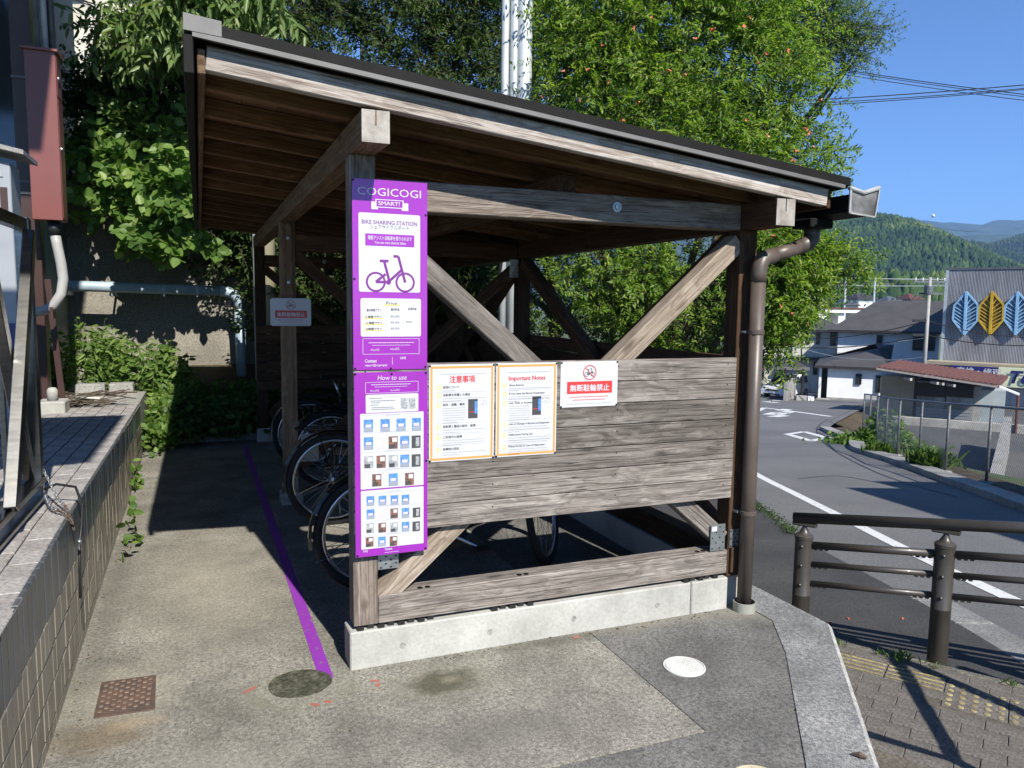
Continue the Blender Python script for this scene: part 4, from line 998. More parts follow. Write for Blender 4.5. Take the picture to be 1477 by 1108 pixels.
    MB().tube([(.18,.02,.56), (.16,.055,.53), (.13,.06,.46), (.17,.05,.52)], .012, 8).build('ring_lock', M['zinc'], root)
    # steered front assembly, rotated about the head tube
    parts = []
    parts += wheel((1.10,0,.33), root, (160,20))
    fk = MB()
    for s_ in (-.055,.055): fk.tube([(.93,s_*.6,.62), (1.0,s_,.50), (1.10,s_,.33)], .011, 8)
    fk.tube([(.885,0,.80), (.86,0,.93)], .014, 8); parts.append(fk.build('fork', mat, root, True))
    hb = MB().tube([(.74,.29,1.0), (.82,.22,1.02), (.90,.08,.97), (.86,0,.93), (.90,-.08,.97), (.82,-.22,1.02), (.74,-.29,1.0)], .011, 10); parts.append(hb.build('handlebar', M['chrome'], root, True))
    for s_ in (-1,1): parts.append(MB().tube([(.70,.305*s_,.99), (.80,.235*s_,1.015)], .017, 10).build('grip', M['black'], root)); parts.append(MB().tube([(.83,.22*s_,1.0), (.76,.30*s_,.965)], .005, 6).build('brake_lever', M['black'], root))
    parts.append(MB().lathe([(.0,-.03),(.03,-.02),(.034,.02),(0,.03)], (1.02,0,.62), (1,0,0), 14).build('headlight', M['lamp'], root, True))
    if basket:
        bk = MB(); x0, x1, z0, z1 = 1.0, 1.30, .70, .96
        for i in range(9):
            z = z0+(z1-z0)*i/8; g = .02*i/8
            for (a, b_) in (((x0-g,-.15-g,z),(x1+g,-.15-g,z)), ((x1+g,-.15-g,z),(x1+g,.15+g,z)), ((x1+g,.15+g,z),(x0-g,.15+g,z)), ((x0-g,.15+g,z),(x0-g,-.15-g,z))): bk.bar(a, b_, .003, .004 if i < 8 else .012)
        for i in range(11):
            x = x0+(x1-x0)*i/10
            for s_ in (-1,1): bk.bar((x,.15*s_,z0), (x,.17*s_,z1), .003, .003)
            bk.bar((x,-.15,z0), (x,.15,z0), .003, .003)
        for i in range(9):
            y = -.15+.3*i/8
            for x, g in ((x0,-.02),(x1,.02)): bk.bar((x,y,z0), (x+g,y,z1), .003, .003)
        parts.append(bk.build('basket', M['black'], root))
    if steer:
        ax = (hd1-hd0).normalized(); c = hd0
        Rm = Matrix.Translation(c) @ Matrix.Rotation(steer, 4, ax) @ Matrix.Translation(-c)
        for o in parts: o.matrix_basis = Rm
    WM[root] = T
    return root
M['frameblue'] = basic('dark_navy_bike_paint', (.012,.014,.03), (.015,.018,.04), 3, .25, coat=.6)
bicycle((.275,.88,0), .03, .9, 'black city bicycle nearest the front of the shelter', M['frameblue'])
bicycle((.27,2.22,0), -.02, .2, 'black city bicycle with the second wheel in view beside the purple line', M['frameblue'])
bicycle((.42,3.35,0), .03, -.3, 'black city bicycle parked behind the second left post', M['blackp'])
bicycle((.35,4.2,0), -.03, .25, 'black city bicycle furthest back with its rim beside the post', M['blackp'])
# ================================================================== LEFT SIDE THINGS
# stainless folding gate standing along the terrace edge
fg = empty('folding_gate', (-1.29,0,.65), 'stainless steel folding lattice gate at the left edge', 'gate')
zg = .66
def flatbar(a, b_, wd=.06, th=.04, name='lattice_bar', mat=None): return MB().bar(a, b_, th, wd, ch=.003).build(name, mat or M['inox'], fg)
flatbar((-1.285,.775,zg), (-1.285,.775,1.92), .052, .058, 'end_post')
flatbar((-1.285,.80,1.895), (-1.335,-1.6,1.895), .05, .05, 'top_rail'); flatbar((-1.275,.80,zg+.10), (-1.32,-1.6,zg+.10), .03, .06, 'bottom_rail'); flatbar((-1.275,.80,zg+.02), (-1.32,-1.6,zg+.02), .02, .05, 'bottom_rail')
xg = lambda y: -1.285-.02*(.8-y)
for k in range(3):
    y0 = .76-k*.62
    flatbar((xg(y0)-.02,y0,zg+.12), (xg(y0)-.02,y0-.62,1.86), .06, .045); flatbar((xg(y0)+.028,y0,1.86), (xg(y0)+.028,y0-.62,zg+.12), .06, .045)
    flatbar((xg(y0)-.045,y0,1.25), (xg(y0)-.045,y0-.31,zg+.12), .05, .014)
flatbar((-1.36,.60,zg), (-1.36,.60,1.86), .022, .022, 'inner_rod'); flatbar((-1.40,.35,zg), (-1.40,.35,1.86), .022, .022, 'inner_rod')
MB().box(-1.325,-1.262,.74,.81,1.915,1.925).build('post_cap', M['inox'], fg)
# chain hanging from the gate over the wall edge
chn = empty('chain', (-1.2,.6,.66), 'loose steel chain with rusty end hanging over the tiled wall', 'chain')
def chainline(pts, n, mat0, mat1):
    P = smoothp([(p[0],p[1]) for p in pts], 8); Z = np.interp(np.linspace(0,len(pts)-1,len(P)), range(len(pts)), [p[2] for p in pts])
    P = [Vector((p.x,p.y,z)) for p, z in zip(P, Z)]; D = [0]
    for a, b_ in zip(P, P[1:]): D.append(D[-1]+(b_-a).length)
    for k in range(n):
        s_ = D[-1]*(k+.5)/n; i = max(j for j in range(len(D)) if D[j] <= s_); i = min(i, len(P)-2)
        q = P[i]+(P[i+1]-P[i])*((s_-D[i])/max(D[i+1]-D[i],1e-6)); t = (P[i+1]-P[i]).normalized(); u = t.orthogonal().normalized(); v = t.cross(u)
        if k % 2: u = v
        L = D[-1]/n*.72; ring = [q+t*(math.cos(a)*L)+u*(math.sin(a)*L*.42) for a in [2*math.pi*j/12 for j in range(12)]]
        MB().tube(ring, L*.16, 6, closed=True).build('link', mat1 if k > n*.62 else mat0, chn, True)
chainline([(-1.255,.78,.80), (-1.19,.66,.70), (-1.13,.52,.675), (-1.098,.45,.60)], 24, M['zinc'], M['rust'])
chainline([(-1.255,.77,.69), (-1.2,.58,.673), (-1.14,.48,.672), (-1.1,.44,.63)], 18, M['zinc'], M['rust'])
ck_ = MB().tube([Vector((-1.25,.74,.72)), (-1.2,.74,.74), (-1.12,.70,.73), (-1.085,.62,.66), (-1.085,.56,.58), (-1.088,.50,.52), (-1.085,.44,.30)], .006, 8); ck_.build('cable', M['black'], chn, True)
MB().lathe([(.0,-.03),(.008,-.025),(.008,.025),(0,.03)], (-1.08,.42,.545), (.3,-.6,.7), 8).build('hook', M['zinc'], chn)
# red-brown electric box on a brown steel column
cb = empty('electric_box', (-1.78,4.7,2.25), 'red-brown steel electric box fixed high on the dark column', 'electric box')
MB().box(-1.885,-1.655,4.55,4.80,2.25,3.66,.004).build('cabinet', M['redbox'], cb)
m_ = MB(); m_.add([(-1.905,4.52,3.655),(-1.635,4.52,3.655),(-1.635,4.83,3.655),(-1.905,4.83,3.655),(-1.905,4.52,3.675),(-1.635,4.52,3.675),(-1.635,4.83,3.72),(-1.905,4.83,3.72)], [(0,3,2,1),(0,1,5,4),(1,2,6,5),(2,3,7,6),(3,0,4,7),(4,5,6,7)]); m_.build('hood', M['redbox'], cb)
MB().box(-1.654,-1.649,4.56,4.79,2.27,3.28,.002).build('door', M['redbox'], cb); MB().box(-1.654,-1.649,4.56,4.79,3.295,3.64,.002).build('door', M['redbox'], cb)
for z in (3.45, 2.86): MB().lathe([(.02,0),(.02,.008),(.012,.014),(0,.015)], (-1.649,4.61,z), (1,0,0), 14).build('lock', M['chrome'], cb)
MB().box(-1.648,-1.645,4.66,4.70,3.30,3.52).build('vent', M['black'], cb)
col_ = empty('steel_column', (-1.97,5.0,.5), 'dark brown steel column carrying the electric box', 'column')
MB().box(-2.05,-1.89,4.93,5.10,.5,6.5,.005).build('shaft', M['brownsteel'], col_)
MB().bar((-1.86,4.98,1.75), (-1.78,4.98,.52), .03, .05).build('stay', M['brownsteel'], col_)
for z in (2.6,2.5,3.5): MB().box(-2.055,-1.885,4.915,4.929,z,z+.02).build('clamp', M['galv'], col_)
fb = empty('footing_block', (-1.75,4.85,.55), 'pale concrete footing block with rounded stub on the terrace', 'footing')
MB().box(-1.95,-1.72,4.62,4.90,.52,.66,.012).build('block', M['foundation'], fb); MB().lathe([(.045,0),(.045,.09),(.03,.115),(0,.12)], (-1.83,4.74,.66), seg=16).build('stub', M['foundation'], fb, True)
cdt = empty('conduit', (-1.77,4.65,2.2), 'thick grey conduit bending down from under the electric box', 'conduit')
MB().tube([(-1.74,4.66,2.25), (-1.74,4.66,2.13)], .05, 16).build('collar', M['black'], cdt, True)
MB().tube([(-1.74,4.66,2.17), (-1.725,4.66,2.05), (-1.70,4.66,1.88), (-1.69,4.66,1.75), (-1.71,4.66,1.62), (-1.77,4.66,1.52), (-1.86,4.67,1.465), (-1.97,4.70,1.45)], .042, 16).build('hose', M['greypvc'], cdt, True)
MB().box(-1.80,-1.775,4.62,4.72,1.40,1.50).build('bracket', M['brownsteel'], cdt)
rc = empty('riser_pipes', (-1.74,4.72,3.7), 'bundle of grey riser pipes above the electric box', 'pipe')
for i, (x, r_, mt) in enumerate(((-1.80,.022,'galv'),(-1.75,.026,'galvpole'),(-1.695,.024,'galv'),(-1.77,.018,'bluepvc'),(-1.72,.018,'galv'))): MB().tube([(x,4.70+.03*i,3.66), (x-.03,4.72+.03*i,6.4)], r_, 10).build('pipe', M[mt], rc, True)
# roofed pale cabinet behind the gate
nb = empty('notice_cabinet', (-1.95,3.2,.56), 'pale grey roofed notice cabinet behind the folding gate', 'cabinet')
MB().box(-2.35,-1.755,3.1,3.4,.62,2.50,.006).build('body', M['cabinet'], nb)
m_ = MB(); m_.add([(-2.6,3.0,2.74),(-1.655,3.0,2.545),(-1.655,3.5,2.545),(-2.6,3.5,2.74),(-2.6,3.0,2.775),(-1.655,3.0,2.575),(-1.655,3.5,2.575),(-2.6,3.5,2.775)], [(0,3,2,1),(0,1,5,4),(1,2,6,5),(2,3,7,6),(3,0,4,7),(4,5,6,7)]); m_.build('roof', M['greyconc'], nb)
for x in (-1.87,-1.80): MB().box(x-.022,x+.022,3.092,3.099,2.12,2.33).build('slot', M['brownsteel'], nb)
MB().box(-1.86,-1.80,3.092,3.099,2.40,2.43).build('plate', M['greyph'], nb); MB().box(-2.3,-1.76,3.085,3.099,1.0,1.4).build('dark_panel', M['navy'], nb)
MB().box(-2.34,-1.76,3.12,3.38,.53,.63).build('plinth', M['black'], nb)
# sage-green house with horizontal siding at the far left
gh = empty('green_house', (-4,5.5,.4), 'sage green house with horizontal siding at the left edge', 'house')
MB().box(-5.4,-2.16,5.7,10,.4,7).build('wall', M['sage'], gh)
for k in range(38): MB().add([(-5.4,5.70,.5+k*.155),(-2.13,5.70,.5+k*.155),(-2.13,5.66,.5+k*.155),(-5.4,5.66,.5+k*.155),(-5.4,5.69,.645+k*.155),(-2.13,5.69,.645+k*.155)], [(3,2,5,4),(0,3,4),(1,5,2),(0,1,2,3)]).build('siding_board', M['sage'], gh)
MB().box(-2.45,-2.17,5.64,5.66,2.6,4.6).build('window', M['glass'], gh); MB().box(-2.50,-2.45,5.63,5.66,2.55,4.65).build('window_frame', M['alu'], gh)
MB().box(-6,-1.25,.25,9.5,6.6,6.8).build('roof', M['roofd'], gh)  # unseen roof carried forward to put the upper electric box in shade
MB().box(-5.4,-2.6,-2.6,5.6,4.95,5.05).build('added_shade_roof', M['roofd'], gh); MB().box(-2.6,-.70,-2.66,-.30,4.55,4.63).build('added_shade_roof', M['roofd'], gh)  # unseen roofs added overhead so their shadow falls on the deck
for k in range(16): MB().box(-.71,-.64,-2.62+k*.147,-2.54+k*.147,4.55,4.63).build('added_shade_tooth', M['roofd'], gh)  # teeth added to give that deck shadow its sawtooth edge
for x, y in ((-4.4,-2.4),(-4.4,2.0)): MB().box(x-.06,x+.06,y-.06,y+.06,.6,4.96).build('added_shade_post', M['brownsteel'], gh)  # posts under the added shade roofs, out of view
# pale blue pipe along the retaining wall
bp = empty('wall_pipe', (-1,7,1.7), 'pale blue drain pipe running along the retaining wall and turning down', 'pipe')
pp = [ony(96,411,7.0), ony(200,415,7.0), ony(330,421,7.0)]
zP = 1.70
MB().tube([(-3.4,7.8,1.765), (-.28,7.8,1.70)], .066, 16).build('run', M['bluepvc'], bp, True)
MB().tube([(-.32,7.8,1.701), (-.22,7.8,1.693), (-.13,7.8,1.65), (-.085,7.8,1.57), (-.08,7.8,1.47)], .070, 16).build('elbow', M['bluepvc'], bp, True)
MB().tube([(-.08,7.8,1.50), (-.07,7.8,.5)], .066, 16).build('drop', M['bluepvc'], bp, True)
for x in (-2.1,-1.6,-1.0,-.6): MB().lathe([(.066,-.02),(.071,-.018),(.071,.018),(.066,.02)], (x,7.8,1.735-(x+2)*.02), (1,0,0), 16).build('pipe_band', M['bluepvc'], bp); MB().box(x-.012,x+.012,7.78,8.3,1.62,1.672).build('hanger', M['zinc'], bp)
# scraps on the terrace end
def scrap(label, a, b_, wd, th, mat): o = MB().bar(a, b_, wd, th, ch=.004).build('scrap_board', mat); tag(o, label, 'board', 'scrap boards on the terrace'); return o
scrap('pale broken board on top of the scrap heap on the terrace', (-1.95,5.45,.62), (-1.50,5.35,.60), .14, .02, M['lid'])
scrap('cream plank lying across the scrap heap on the terrace', (-1.9,5.25,.60), (-1.40,5.62,.57), .10, .02, M['foundation'])
scrap('grey plank under the scrap heap on the terrace', (-2.0,5.55,.55), (-1.45,5.25,.545), .12, .02, M['wgrey'])
tw = MB(); random.seed(21)
for k in range(38):
    c = Vector((-1.72+random.gauss(0,.16), 5.30+random.gauss(0,.14), .54+random.random()*.09)); a = random.uniform(-.6,.9); L = random.uniform(.15,.32); d = Vector((math.cos(a), math.sin(a), random.uniform(-.15,.25)))
    tw.tube([c-d*L, c+Vector((0,0,random.uniform(-.02,.04))), c+d*L], random.uniform(.004,.009), 5, False)
tag(tw.build('twig_heap', M['barkm']), 'heap of thin brown twigs on the terrace end', 'twigs', kind='stuff')
# ================================================================== RIGHT SIDE: GUARD RAIL
def guard_pos(u): return SW(u, .03, 0)
def guard(u_list, label):
    g = empty('guard_rail', SW(.5,.03,ZS), label, 'guard rail')
    gz = lambda u: ZS-.01+.12*(u-.53)                       # falls with the road
    for u in u_list:
        q = guard_pos(u); z0 = gz(u)
        pb = MB().lathe([(.055,-.25),(.055,.33),(.0565,.332),(.0565,.336),(.055,.338),(.055,.70),(.058,.703),(.058,.722),(.052,.728),(.036,.736),(.026,.752),(.014,.775),(.014,.80)], (q.x,q.y,z0), seg=26).build('post', M['guard'], g); autosmooth(pb, 40)
        for h in (.407,.535,.66): MB().lathe([(.011,0),(.010,.006),(0,.010)], (q.x-Vs.x*.054,q.y-Vs.y*.054,z0+h), (-Vs.x,-Vs.y,0), 10).build('bolt', M['guard'], g, True)
        MB().obox((q.x,q.y,z0+.797), (Us, Vs, (0,0,1)), (.075,.02,.014), .006).build('saddle', M['guard'], g)
    sl_ = Vector((Us.x, Us.y, .12))
    for a, b_ in zip(u_list, u_list[1:]):
        qa, qb = guard_pos(a), guard_pos(b_)
        for h, r_ in ((.66,.024),(.535,.019),(.407,.019)):
            A_ = Vector((qa.x,qa.y,gz(a)+h))+sl_*.055; B_ = Vector((qb.x,qb.y,gz(b_)+h))-sl_*.055
            MB().tube([A_, B_], r_, 14).build('rail', M['guard'], g, True)
            for e_, s_ in ((A_,1),(B_,-1)):
                for k in range(3): MB().obox(e_+sl_*s_*(.02+.032*k)-Vector((0,0,r_*.95)), (Us, Vs, (0,0,1)), (.011,.012,.008), .003).build('rail_bracket', M['guard'], g)
    A_ = guard_pos(u_list[0]); B_ = guard_pos(u_list[-1])
    MB().tube([Vector((A_.x,A_.y,gz(u_list[0])+.836))-sl_*.07, Vector((B_.x,B_.y,gz(u_list[-1])+.836))+sl_*.05], .034, 18).build('top_rail', M['guard'], g, True)
guard([-.26,.53,1.33,2.15], 'dark bronze guard rail with four tubes along the pavement edge')
# ---------------------------------------------------------------- chain link fence across the road
fe = empty('chain_link_fence', (13,8.5,-1.7), 'grey chain link fence bending along the far kerb', 'fence')
FP = [(9.6,2.1),(10.6,3.8),(11.7,5.61),(12.43,6.96),(13.54,8.46),(14.22,9.6),(15.42,11.02)]; FP2 = [(15.42,11.02),(16.4,12.2),(17.38,13.11),(18.06,13.97),(18.66,14.77)]
FH = 1.33
def fpt(p, h): return Vector((p[0], p[1], zr(dep(p))+h))
allp = FP+FP2[1:]
for i, p in enumerate(allp):
    MB().tube([fpt(p,-.2), fpt(p,FH)], .026, 10).build('post', M['galv'], fe, True)
    MB().box(p[0]-.09,p[0]+.09,p[1]-.09,p[1]+.09,zr(dep(p))-.05,zr(dep(p))+.05,.01).build('footing', M['greyconc'], fe)
for a, b_ in zip(allp, allp[1:]):
    MB().tube([fpt(a,FH-.01), fpt(b_,FH-.01)], .02, 8).build('top_rail', M['galv'], fe); MB().tube([fpt(a,.06), fpt(b_,.06)], .006, 6).build('bottom_wire', M['wire'], fe)
    A3, B3 = fpt(a,.06), fpt(b_,.06); L = (B3-A3).length; T_ = (B3-A3)/L; H_ = FH-.07; n = int((L+H_)/.075); ms = MB()
    for k in range(n):
        s0 = k*.075
        for sg in (1,-1):
            x0, z0 = (s0, 0) if s0 <= L else (L, s0-L); x1, z1 = (s0-H_, H_) if s0-H_ >= 0 else (0, s0)
            if sg < 0: x0, x1 = L-x0, L-x1
            ms.tube([A3+T_*x0+Vector((0,0,z0)), A3+T_*x1+Vector((0,0,z1))], .0026, 3, False)
    tag(ms.build('mesh_panel', M['wire'], fe), kind='stuff')
# concrete low walls inside the lot
lw = MB(); 
def wallseg(label, a, b_, z0, z1, th, mat): o = MB().bar((a[0],a[1],(z0+z1)/2), (b_[0],b_[1],(z0+z1)/2), th, z1-z0, ch=.02).build('low_wall', mat); return tag(o, label, 'wall')
q1, q2 = at(1270,607,37.4), at(1600,640,33)
wallseg('long low concrete kerb wall in front of the red roofed shed', q1, q2, ZL-.05, ZL+.38, .3, M['foundation'])
q1, q2 = at(1447,622,30), at(1424,690,20)
o = MB(); o.add([(q1.x,q1.y,ZL),(q2.x,q2.y,ZL),(q2.x,q2.y,ZL+1.0),(q1.x,q1.y,ZL+1.4),(q1.x+.3,q1.y-.1,ZL),(q2.x+.3,q2.y-.1,ZL),(q2.x+.3,q2.y-.1,ZL+1.0),(q1.x+.3,q1.y-.1,ZL+1.4)], [(0,1,2,3),(5,4,7,6),(3,2,6,7),(0,3,7,4),(1,5,6,2)])
tag(o.build('ramp_wall', M['greyconc']), 'pale sloping concrete ramp wall seen through the fence', 'wall')
# ================================================================== HOUSES
FAC = [1300, 0.0]                                        # facade plane: reference column and tangent of its turn
def turn(px0, deg): FAC[0] = px0; FAC[1] = math.tan(R(deg))
def DD(px, D): return D*(1+(FAC[0]-IW/2)/F*FAC[1])/(1+(px-IW/2)/F*FAC[1])
def frame_at(px, D): p = at(px, 447, DD(px, D)); return Vector((p.x, p.y, 0))
def fbox(name, pA, pB, depth, z0, z1, mat, par, ch=0):
    """box whose front face runs from plan point pA to pB, going back by depth"""
    pA, pB = Vector((pA[0],pA[1],0)), Vector((pB[0],pB[1],0)); X = (pB-pA).normalized(); Y = Vector((-X.y, X.x, 0))
    c = (pA+pB)/2+Y*depth/2; return MB().obox((c.x,c.y,(z0+z1)/2), (X, Y, (0,0,1)), ((pB-pA).length/2, abs(depth)/2, (z1-z0)/2), ch).build(name, mat, par)
def zat(py, px, D): return at(px, py, DD(px, D)).z
def opening(px0, px1, py0, py1, D, par, frame='frameb', glass='glass', th=.08):
    a, b_ = frame_at(px0, D), frame_at(px1, D); z1, z0 = zat(py0, (px0+px1)/2, D), zat(py1, (px0+px1)/2, D)
    X = (b_-a).normalized(); Y = Vector((-X.y,X.x,0)); c = (a+b_)/2; w_ = (b_-a).length/2
    wn = MB().obox((c.x,c.y,(z0+z1)/2), (X,Y,(0,0,1)), (w_,th/2,(z1-z0)/2)).build('window', M[glass], par)
    f = MB(); zc = (z0+z1)/2; fy = -Y*(th/2+.012)
    for (o_, hx, hz) in ((X*w_,.035,(z1-z0)/2+.03),(-X*w_,.035,(z1-z0)/2+.03)): q = c+o_+fy; f.obox((q.x,q.y,zc), (X,Y,(0,0,1)), (hx,.03,hz))
    for z in (z0,z1): q = c+fy; f.obox((q.x,q.y,z), (X,Y,(0,0,1)), (w_+.03,.032,.035))
    if w_ > .6: q = c+fy; f.obox((q.x,q.y,zc), (X,Y,(0,0,1)), (.025,.028,(z1-z0)/2))
    f.build('frame', M[frame], wn); return wn
def hiproof(name, a, b_, depth, ze, zrg, inset0, inset1, over, mat, par, th=.16, ridgeback=.5):
    a, b_ = Vector((a[0],a[1],0)), Vector((b_[0],b_[1],0)); X = (b_-a).normalized(); Y = Vector((-X.y,X.x,0))
    A_ = a-X*over-Y*over; B_ = b_+X*over-Y*over; C_ = b_+X*over+Y*(depth+over); D_ = a-X*over+Y*(depth+over)
    R0 = a+X*inset0+Y*depth*ridgeback; R1 = b_-X*inset1+Y*depth*ridgeback
    z = lambda q, h: (q.x,q.y,h)
    m_ = MB(); m_.add([z(A_,ze),z(B_,ze),z(C_,ze),z(D_,ze),z(R0,zrg),z(R1,zrg),z(A_,ze-th),z(B_,ze-th),z(C_,ze-th),z(D_,ze-th)], [(0,1,5,4),(1,2,5),(2,3,4,5),(3,0,4)])
    m_.cm = 1; m_.f += [(6,7,1,0),(7,8,2,1),(8,9,3,2),(9,6,0,3),(9,8,7,6)]; m_.m += [1]*5
    return m_.build(name, [mat, M['fascia']], par)
GB = lambda D: zr(D)-.1
# white two-storey house
turn(1285, 25); D = 58; wh = empty('white_house', at(1285,560,D), 'white two-storey house with wide charcoal hip roof', 'house'); WM[wh] = Matrix.Translation(wh.location)
a, b_ = frame_at(1211,D), frame_at(1358,D); ze = zat(479,1285,D)
fbox('wall', a, b_, 9, GB(D)-.6, ze, M['wallw'], wh)
hiproof('roof', a, b_, 9, ze+.1, zat(434,1300,D+4.5), 2.6, -.6, .7, M['roofd'], wh)
opening(1267.5,1275,484,498,D-.03, wh); opening(1320,1351,483,505,D-.03, wh)
opening(1258,1259.5,479.5,481,D-.03, wh); opening(1292,1293.5,480,481.5,D-.03, wh)
fbox('wall_skirt', frame_at(1211,D-.06), frame_at(1262,D-.06), .05, zat(560,1230,D), zat(509,1230,D), M['foundation'], wh)
# single-storey white annex in front
turn(1230, 24); D = 51; an = empty('white_annex', at(1230,577,D), 'single-storey white annex with dark low roof and recessed doorway', 'house'); WM[an] = Matrix.Translation(an.location)
a, b_ = frame_at(1199,D), frame_at(1277,D); ze = zat(531,1230,D)
fbox('wall', a, b_, 6.5, GB(D)-.3, ze, M['wallw'], an); fbox('wall', frame_at(1186.5,D), frame_at(1190,D), 4, GB(D)-.3, ze, M['wallw'], an); fbox('door_recess', frame_at(1190,D+1.2), frame_at(1199.5,D+1.2), 1, GB(D)-.3, ze, M['fascia'], an)
fbox('base_course', frame_at(1199,D-.05), frame_at(1277,D-.05), .1, GB(D)-.3, zat(575,1240,D), M['greyconc'], an)
hiproof('roof', frame_at(1190,D), b_, 6.5, ze+.12, zat(497,1290,D+3.2), 4.4, .4, .45, M['roofd'], an)
opening(1240.5,1248,540,554,D-.03, an); opening(1270,1276,542,566,D-.03, an); fbox('porch_step', frame_at(1184,D-.9), frame_at(1204,D-.9), .9, GB(D)-.3, GB(D)+.12, M['greyconc'], an)
m_ = MB().obox(at(1245,533,D-.1), (HR, HD, (0,0,1)), (.12,.05,.12)); m_.build('vent_hood', M['frameb'], an)
# cream house on the left
turn(1180, 22); D = 64; ch_ = empty('cream_house', at(1180,570,D), 'cream house with dark roof behind the carport', 'house'); WM[ch_] = Matrix.Translation(ch_.location)
a, b_ = frame_at(1100,D), frame_at(1212,D); ze = zat(477,1170,D)
fbox('wall', a, b_, 8, GB(D)-.6, ze, M['walls'], ch_); hiproof('roof', a, b_, 8, ze+.1, zat(430,1120,D+4), 1, 5.5, .6, M['roofd'], ch_)
for q in ((1166.5,1170,481,495),(1180,1184,481,496),(1200.5,1207,479,498),(1178,1183,523,540)): opening(*q, D-.03, ch_)
fbox('eave_band', frame_at(1140,D-1.2), frame_at(1212,D-1.2), 1.4, zat(519,1180,D), zat(515,1180,D), M['fascia'], ch_)
MB().tube([at(1156,476,D-.15), at(1156,520,D-.15)], .06, 8).build('downpipe', M['fascia'], ch_)
fbox('corner_board', frame_at(1210.5,D-.1), frame_at(1213,D-.1), .2, GB(D)-.5, ze, M['fascia'], ch_)
# carport
turn(1130, 10); D = 52; cp = empty('carport', at(1130,575,D), 'dark corrugated carport roof on posts beside the white car', 'carport'); WM[cp] = Matrix.Translation(cp.location)
a, b_ = frame_at(1097,D), frame_at(1172,D); X = (b_-a).normalized(); Y = Vector((-X.y,X.x,0)); z0, z1 = zat(531,1120,D), zat(518,1120,D+6)
for k in range(16):
    p0 = a+(b_-a)*(k/16); p1 = a+(b_-a)*((k+1)/16); 
    MB().add([(p0.x,p0.y,z0),(p1.x-X.x*.03,p1.y-X.y*.03,z0),(p1.x-X.x*.03+Y.x*6,p1.y-X.y*.03+Y.y*6,z1),(p0.x+Y.x*6,p0.y+Y.y*6,z1),(p0.x,p0.y,z0+.07),(p1.x-X.x*.03,p1.y-X.y*.03,z0+.07),(p1.x-X.x*.03+Y.x*6,p1.y-X.y*.03+Y.y*6,z1+.07),(p0.x+Y.x*6,p0.y+Y.y*6,z1+.07)], [(0,3,2,1),(4,5,6,7),(0,1,5,4),(1,2,6,5),(2,3,7,6),(3,0,4,7)]).build('roof_panel', M['roofd'], cp)
fbox('fascia', a-Y*.05, b_-Y*.05, .12, z0-.1, z0+.1, M['alu'], cp); fbox('hanging_curtain', frame_at(1125,D+.2), frame_at(1166,D+.2), .04, zat(540,1140,D), z0, M['greyph'], cp)
for px in (1099,1137,1163): MB().tube([Vector((*frame_at(px,D)[:2],GB(D)-.2)), Vector((*frame_at(px,D)[:2],z0))], .09, 8).build('post', M['frameb'], cp)
bwl = fbox('block_wall', frame_at(1141,48.6), frame_at(1161,56), .2, GB(49)-.6, zat(552,1143,49), M['greyconc'], None); tag(bwl, 'short grey block wall beside the white car', 'wall')
for i, (px, py, mt) in enumerate(((1163,574,'greyconc'),(1175,572,'wallw'))):
    D = 49.5; q = Vector((*frame_at(px,D)[:2],GB(D)))
    pt = empty('planter', q, 'grey trough planter with a green bush beside the block wall' if i == 0 else 'white pot with dark leaves beside the annex door', 'planter')
    MB().obox((q.x,q.y,q.z+.2), (HR,HD,(0,0,1)), (.42 if i == 0 else .2,.2,.22), .02).build('pot', M[mt], pt)
# ---------------------------------------------------------------- shed with rusty red roof
turn(1340, 33); sd_ = empty('shed', at(1340,612,37), 'old shed with rusty red corrugated roof and mottled walls', 'shed'); WM[sd_] = Matrix.Translation(sd_.location)
D = 38; zt = lambda px, py: at(px, py, DD(px, D)).z
segs = [(1277,1326,'shedtan'),(1326,1331,'fascia'),(1331,1372,'shedwall'),(1372,1374,'fascia'),(1374,1414,'shedwall'),(1414,1424,'foundation'),(1424,1460,'shedsheet')]
for x0, x1, mt in segs: fbox('wall_panel', frame_at(x0,D), frame_at(x1,D), 2.2, ZL-.1, zt((x0+x1)/2, 534+(x1-1264)*.15), M[mt], sd_)
fbox('dark_opening', frame_at(1331,D-.06), frame_at(1372,D-.06), .05, zt(1350,572), zt(1350,553), M['fascia'], sd_); fbox('dark_opening', frame_at(1374.5,D-.06), frame_at(1413,D-.06), .05, zt(1390,573), zt(1390,555), M['fascia'], sd_)
for k in range(5):
    fbox('skirting_board', frame_at(1331,D-.1), frame_at(1414,D-.1), .05, zt(1370,612-k*4.6), zt(1370,608.2-k*4.6), M['greyph'], sd_)
e0, e1 = at(1264,530.5,DD(1264,36.4)), at(1441,557,DD(1441,36.4)); r0, r1 = at(1296,520.5,DD(1296,40.5)), at(1453,544,DD(1453,40.5))
nr = 46
for k in range(nr):
    t0, t1 = k/nr, (k+.9)/nr; A_, B_ = e0+(e1-e0)*t0, e0+(e1-e0)*t1; C_, D_ = r0+(r1-r0)*t1, r0+(r1-r0)*t0
    up_ = Vector((0,0,.05)); m2 = Vector((0,0,.035)) if k % 2 else Vector((0,0,0))
    MB().add([A_+m2, B_+m2, C_+m2, D_+m2, A_+m2+up_, B_+m2+up_, C_+m2+up_, D_+m2+up_], [(0,3,2,1),(4,5,6,7),(0,1,5,4),(1,2,6,5),(2,3,7,6),(3,0,4,7)]).build('roof_strip', M['redroof'], sd_)
MB().bar(e0+Vector((0,0,-.05)), e1+Vector((0,0,-.05)), .06, .09).build('eave_board', M['wrake'], sd_); MB().bar(e1, r1, .06, .12).build('verge_board', M['redroof'], sd_)
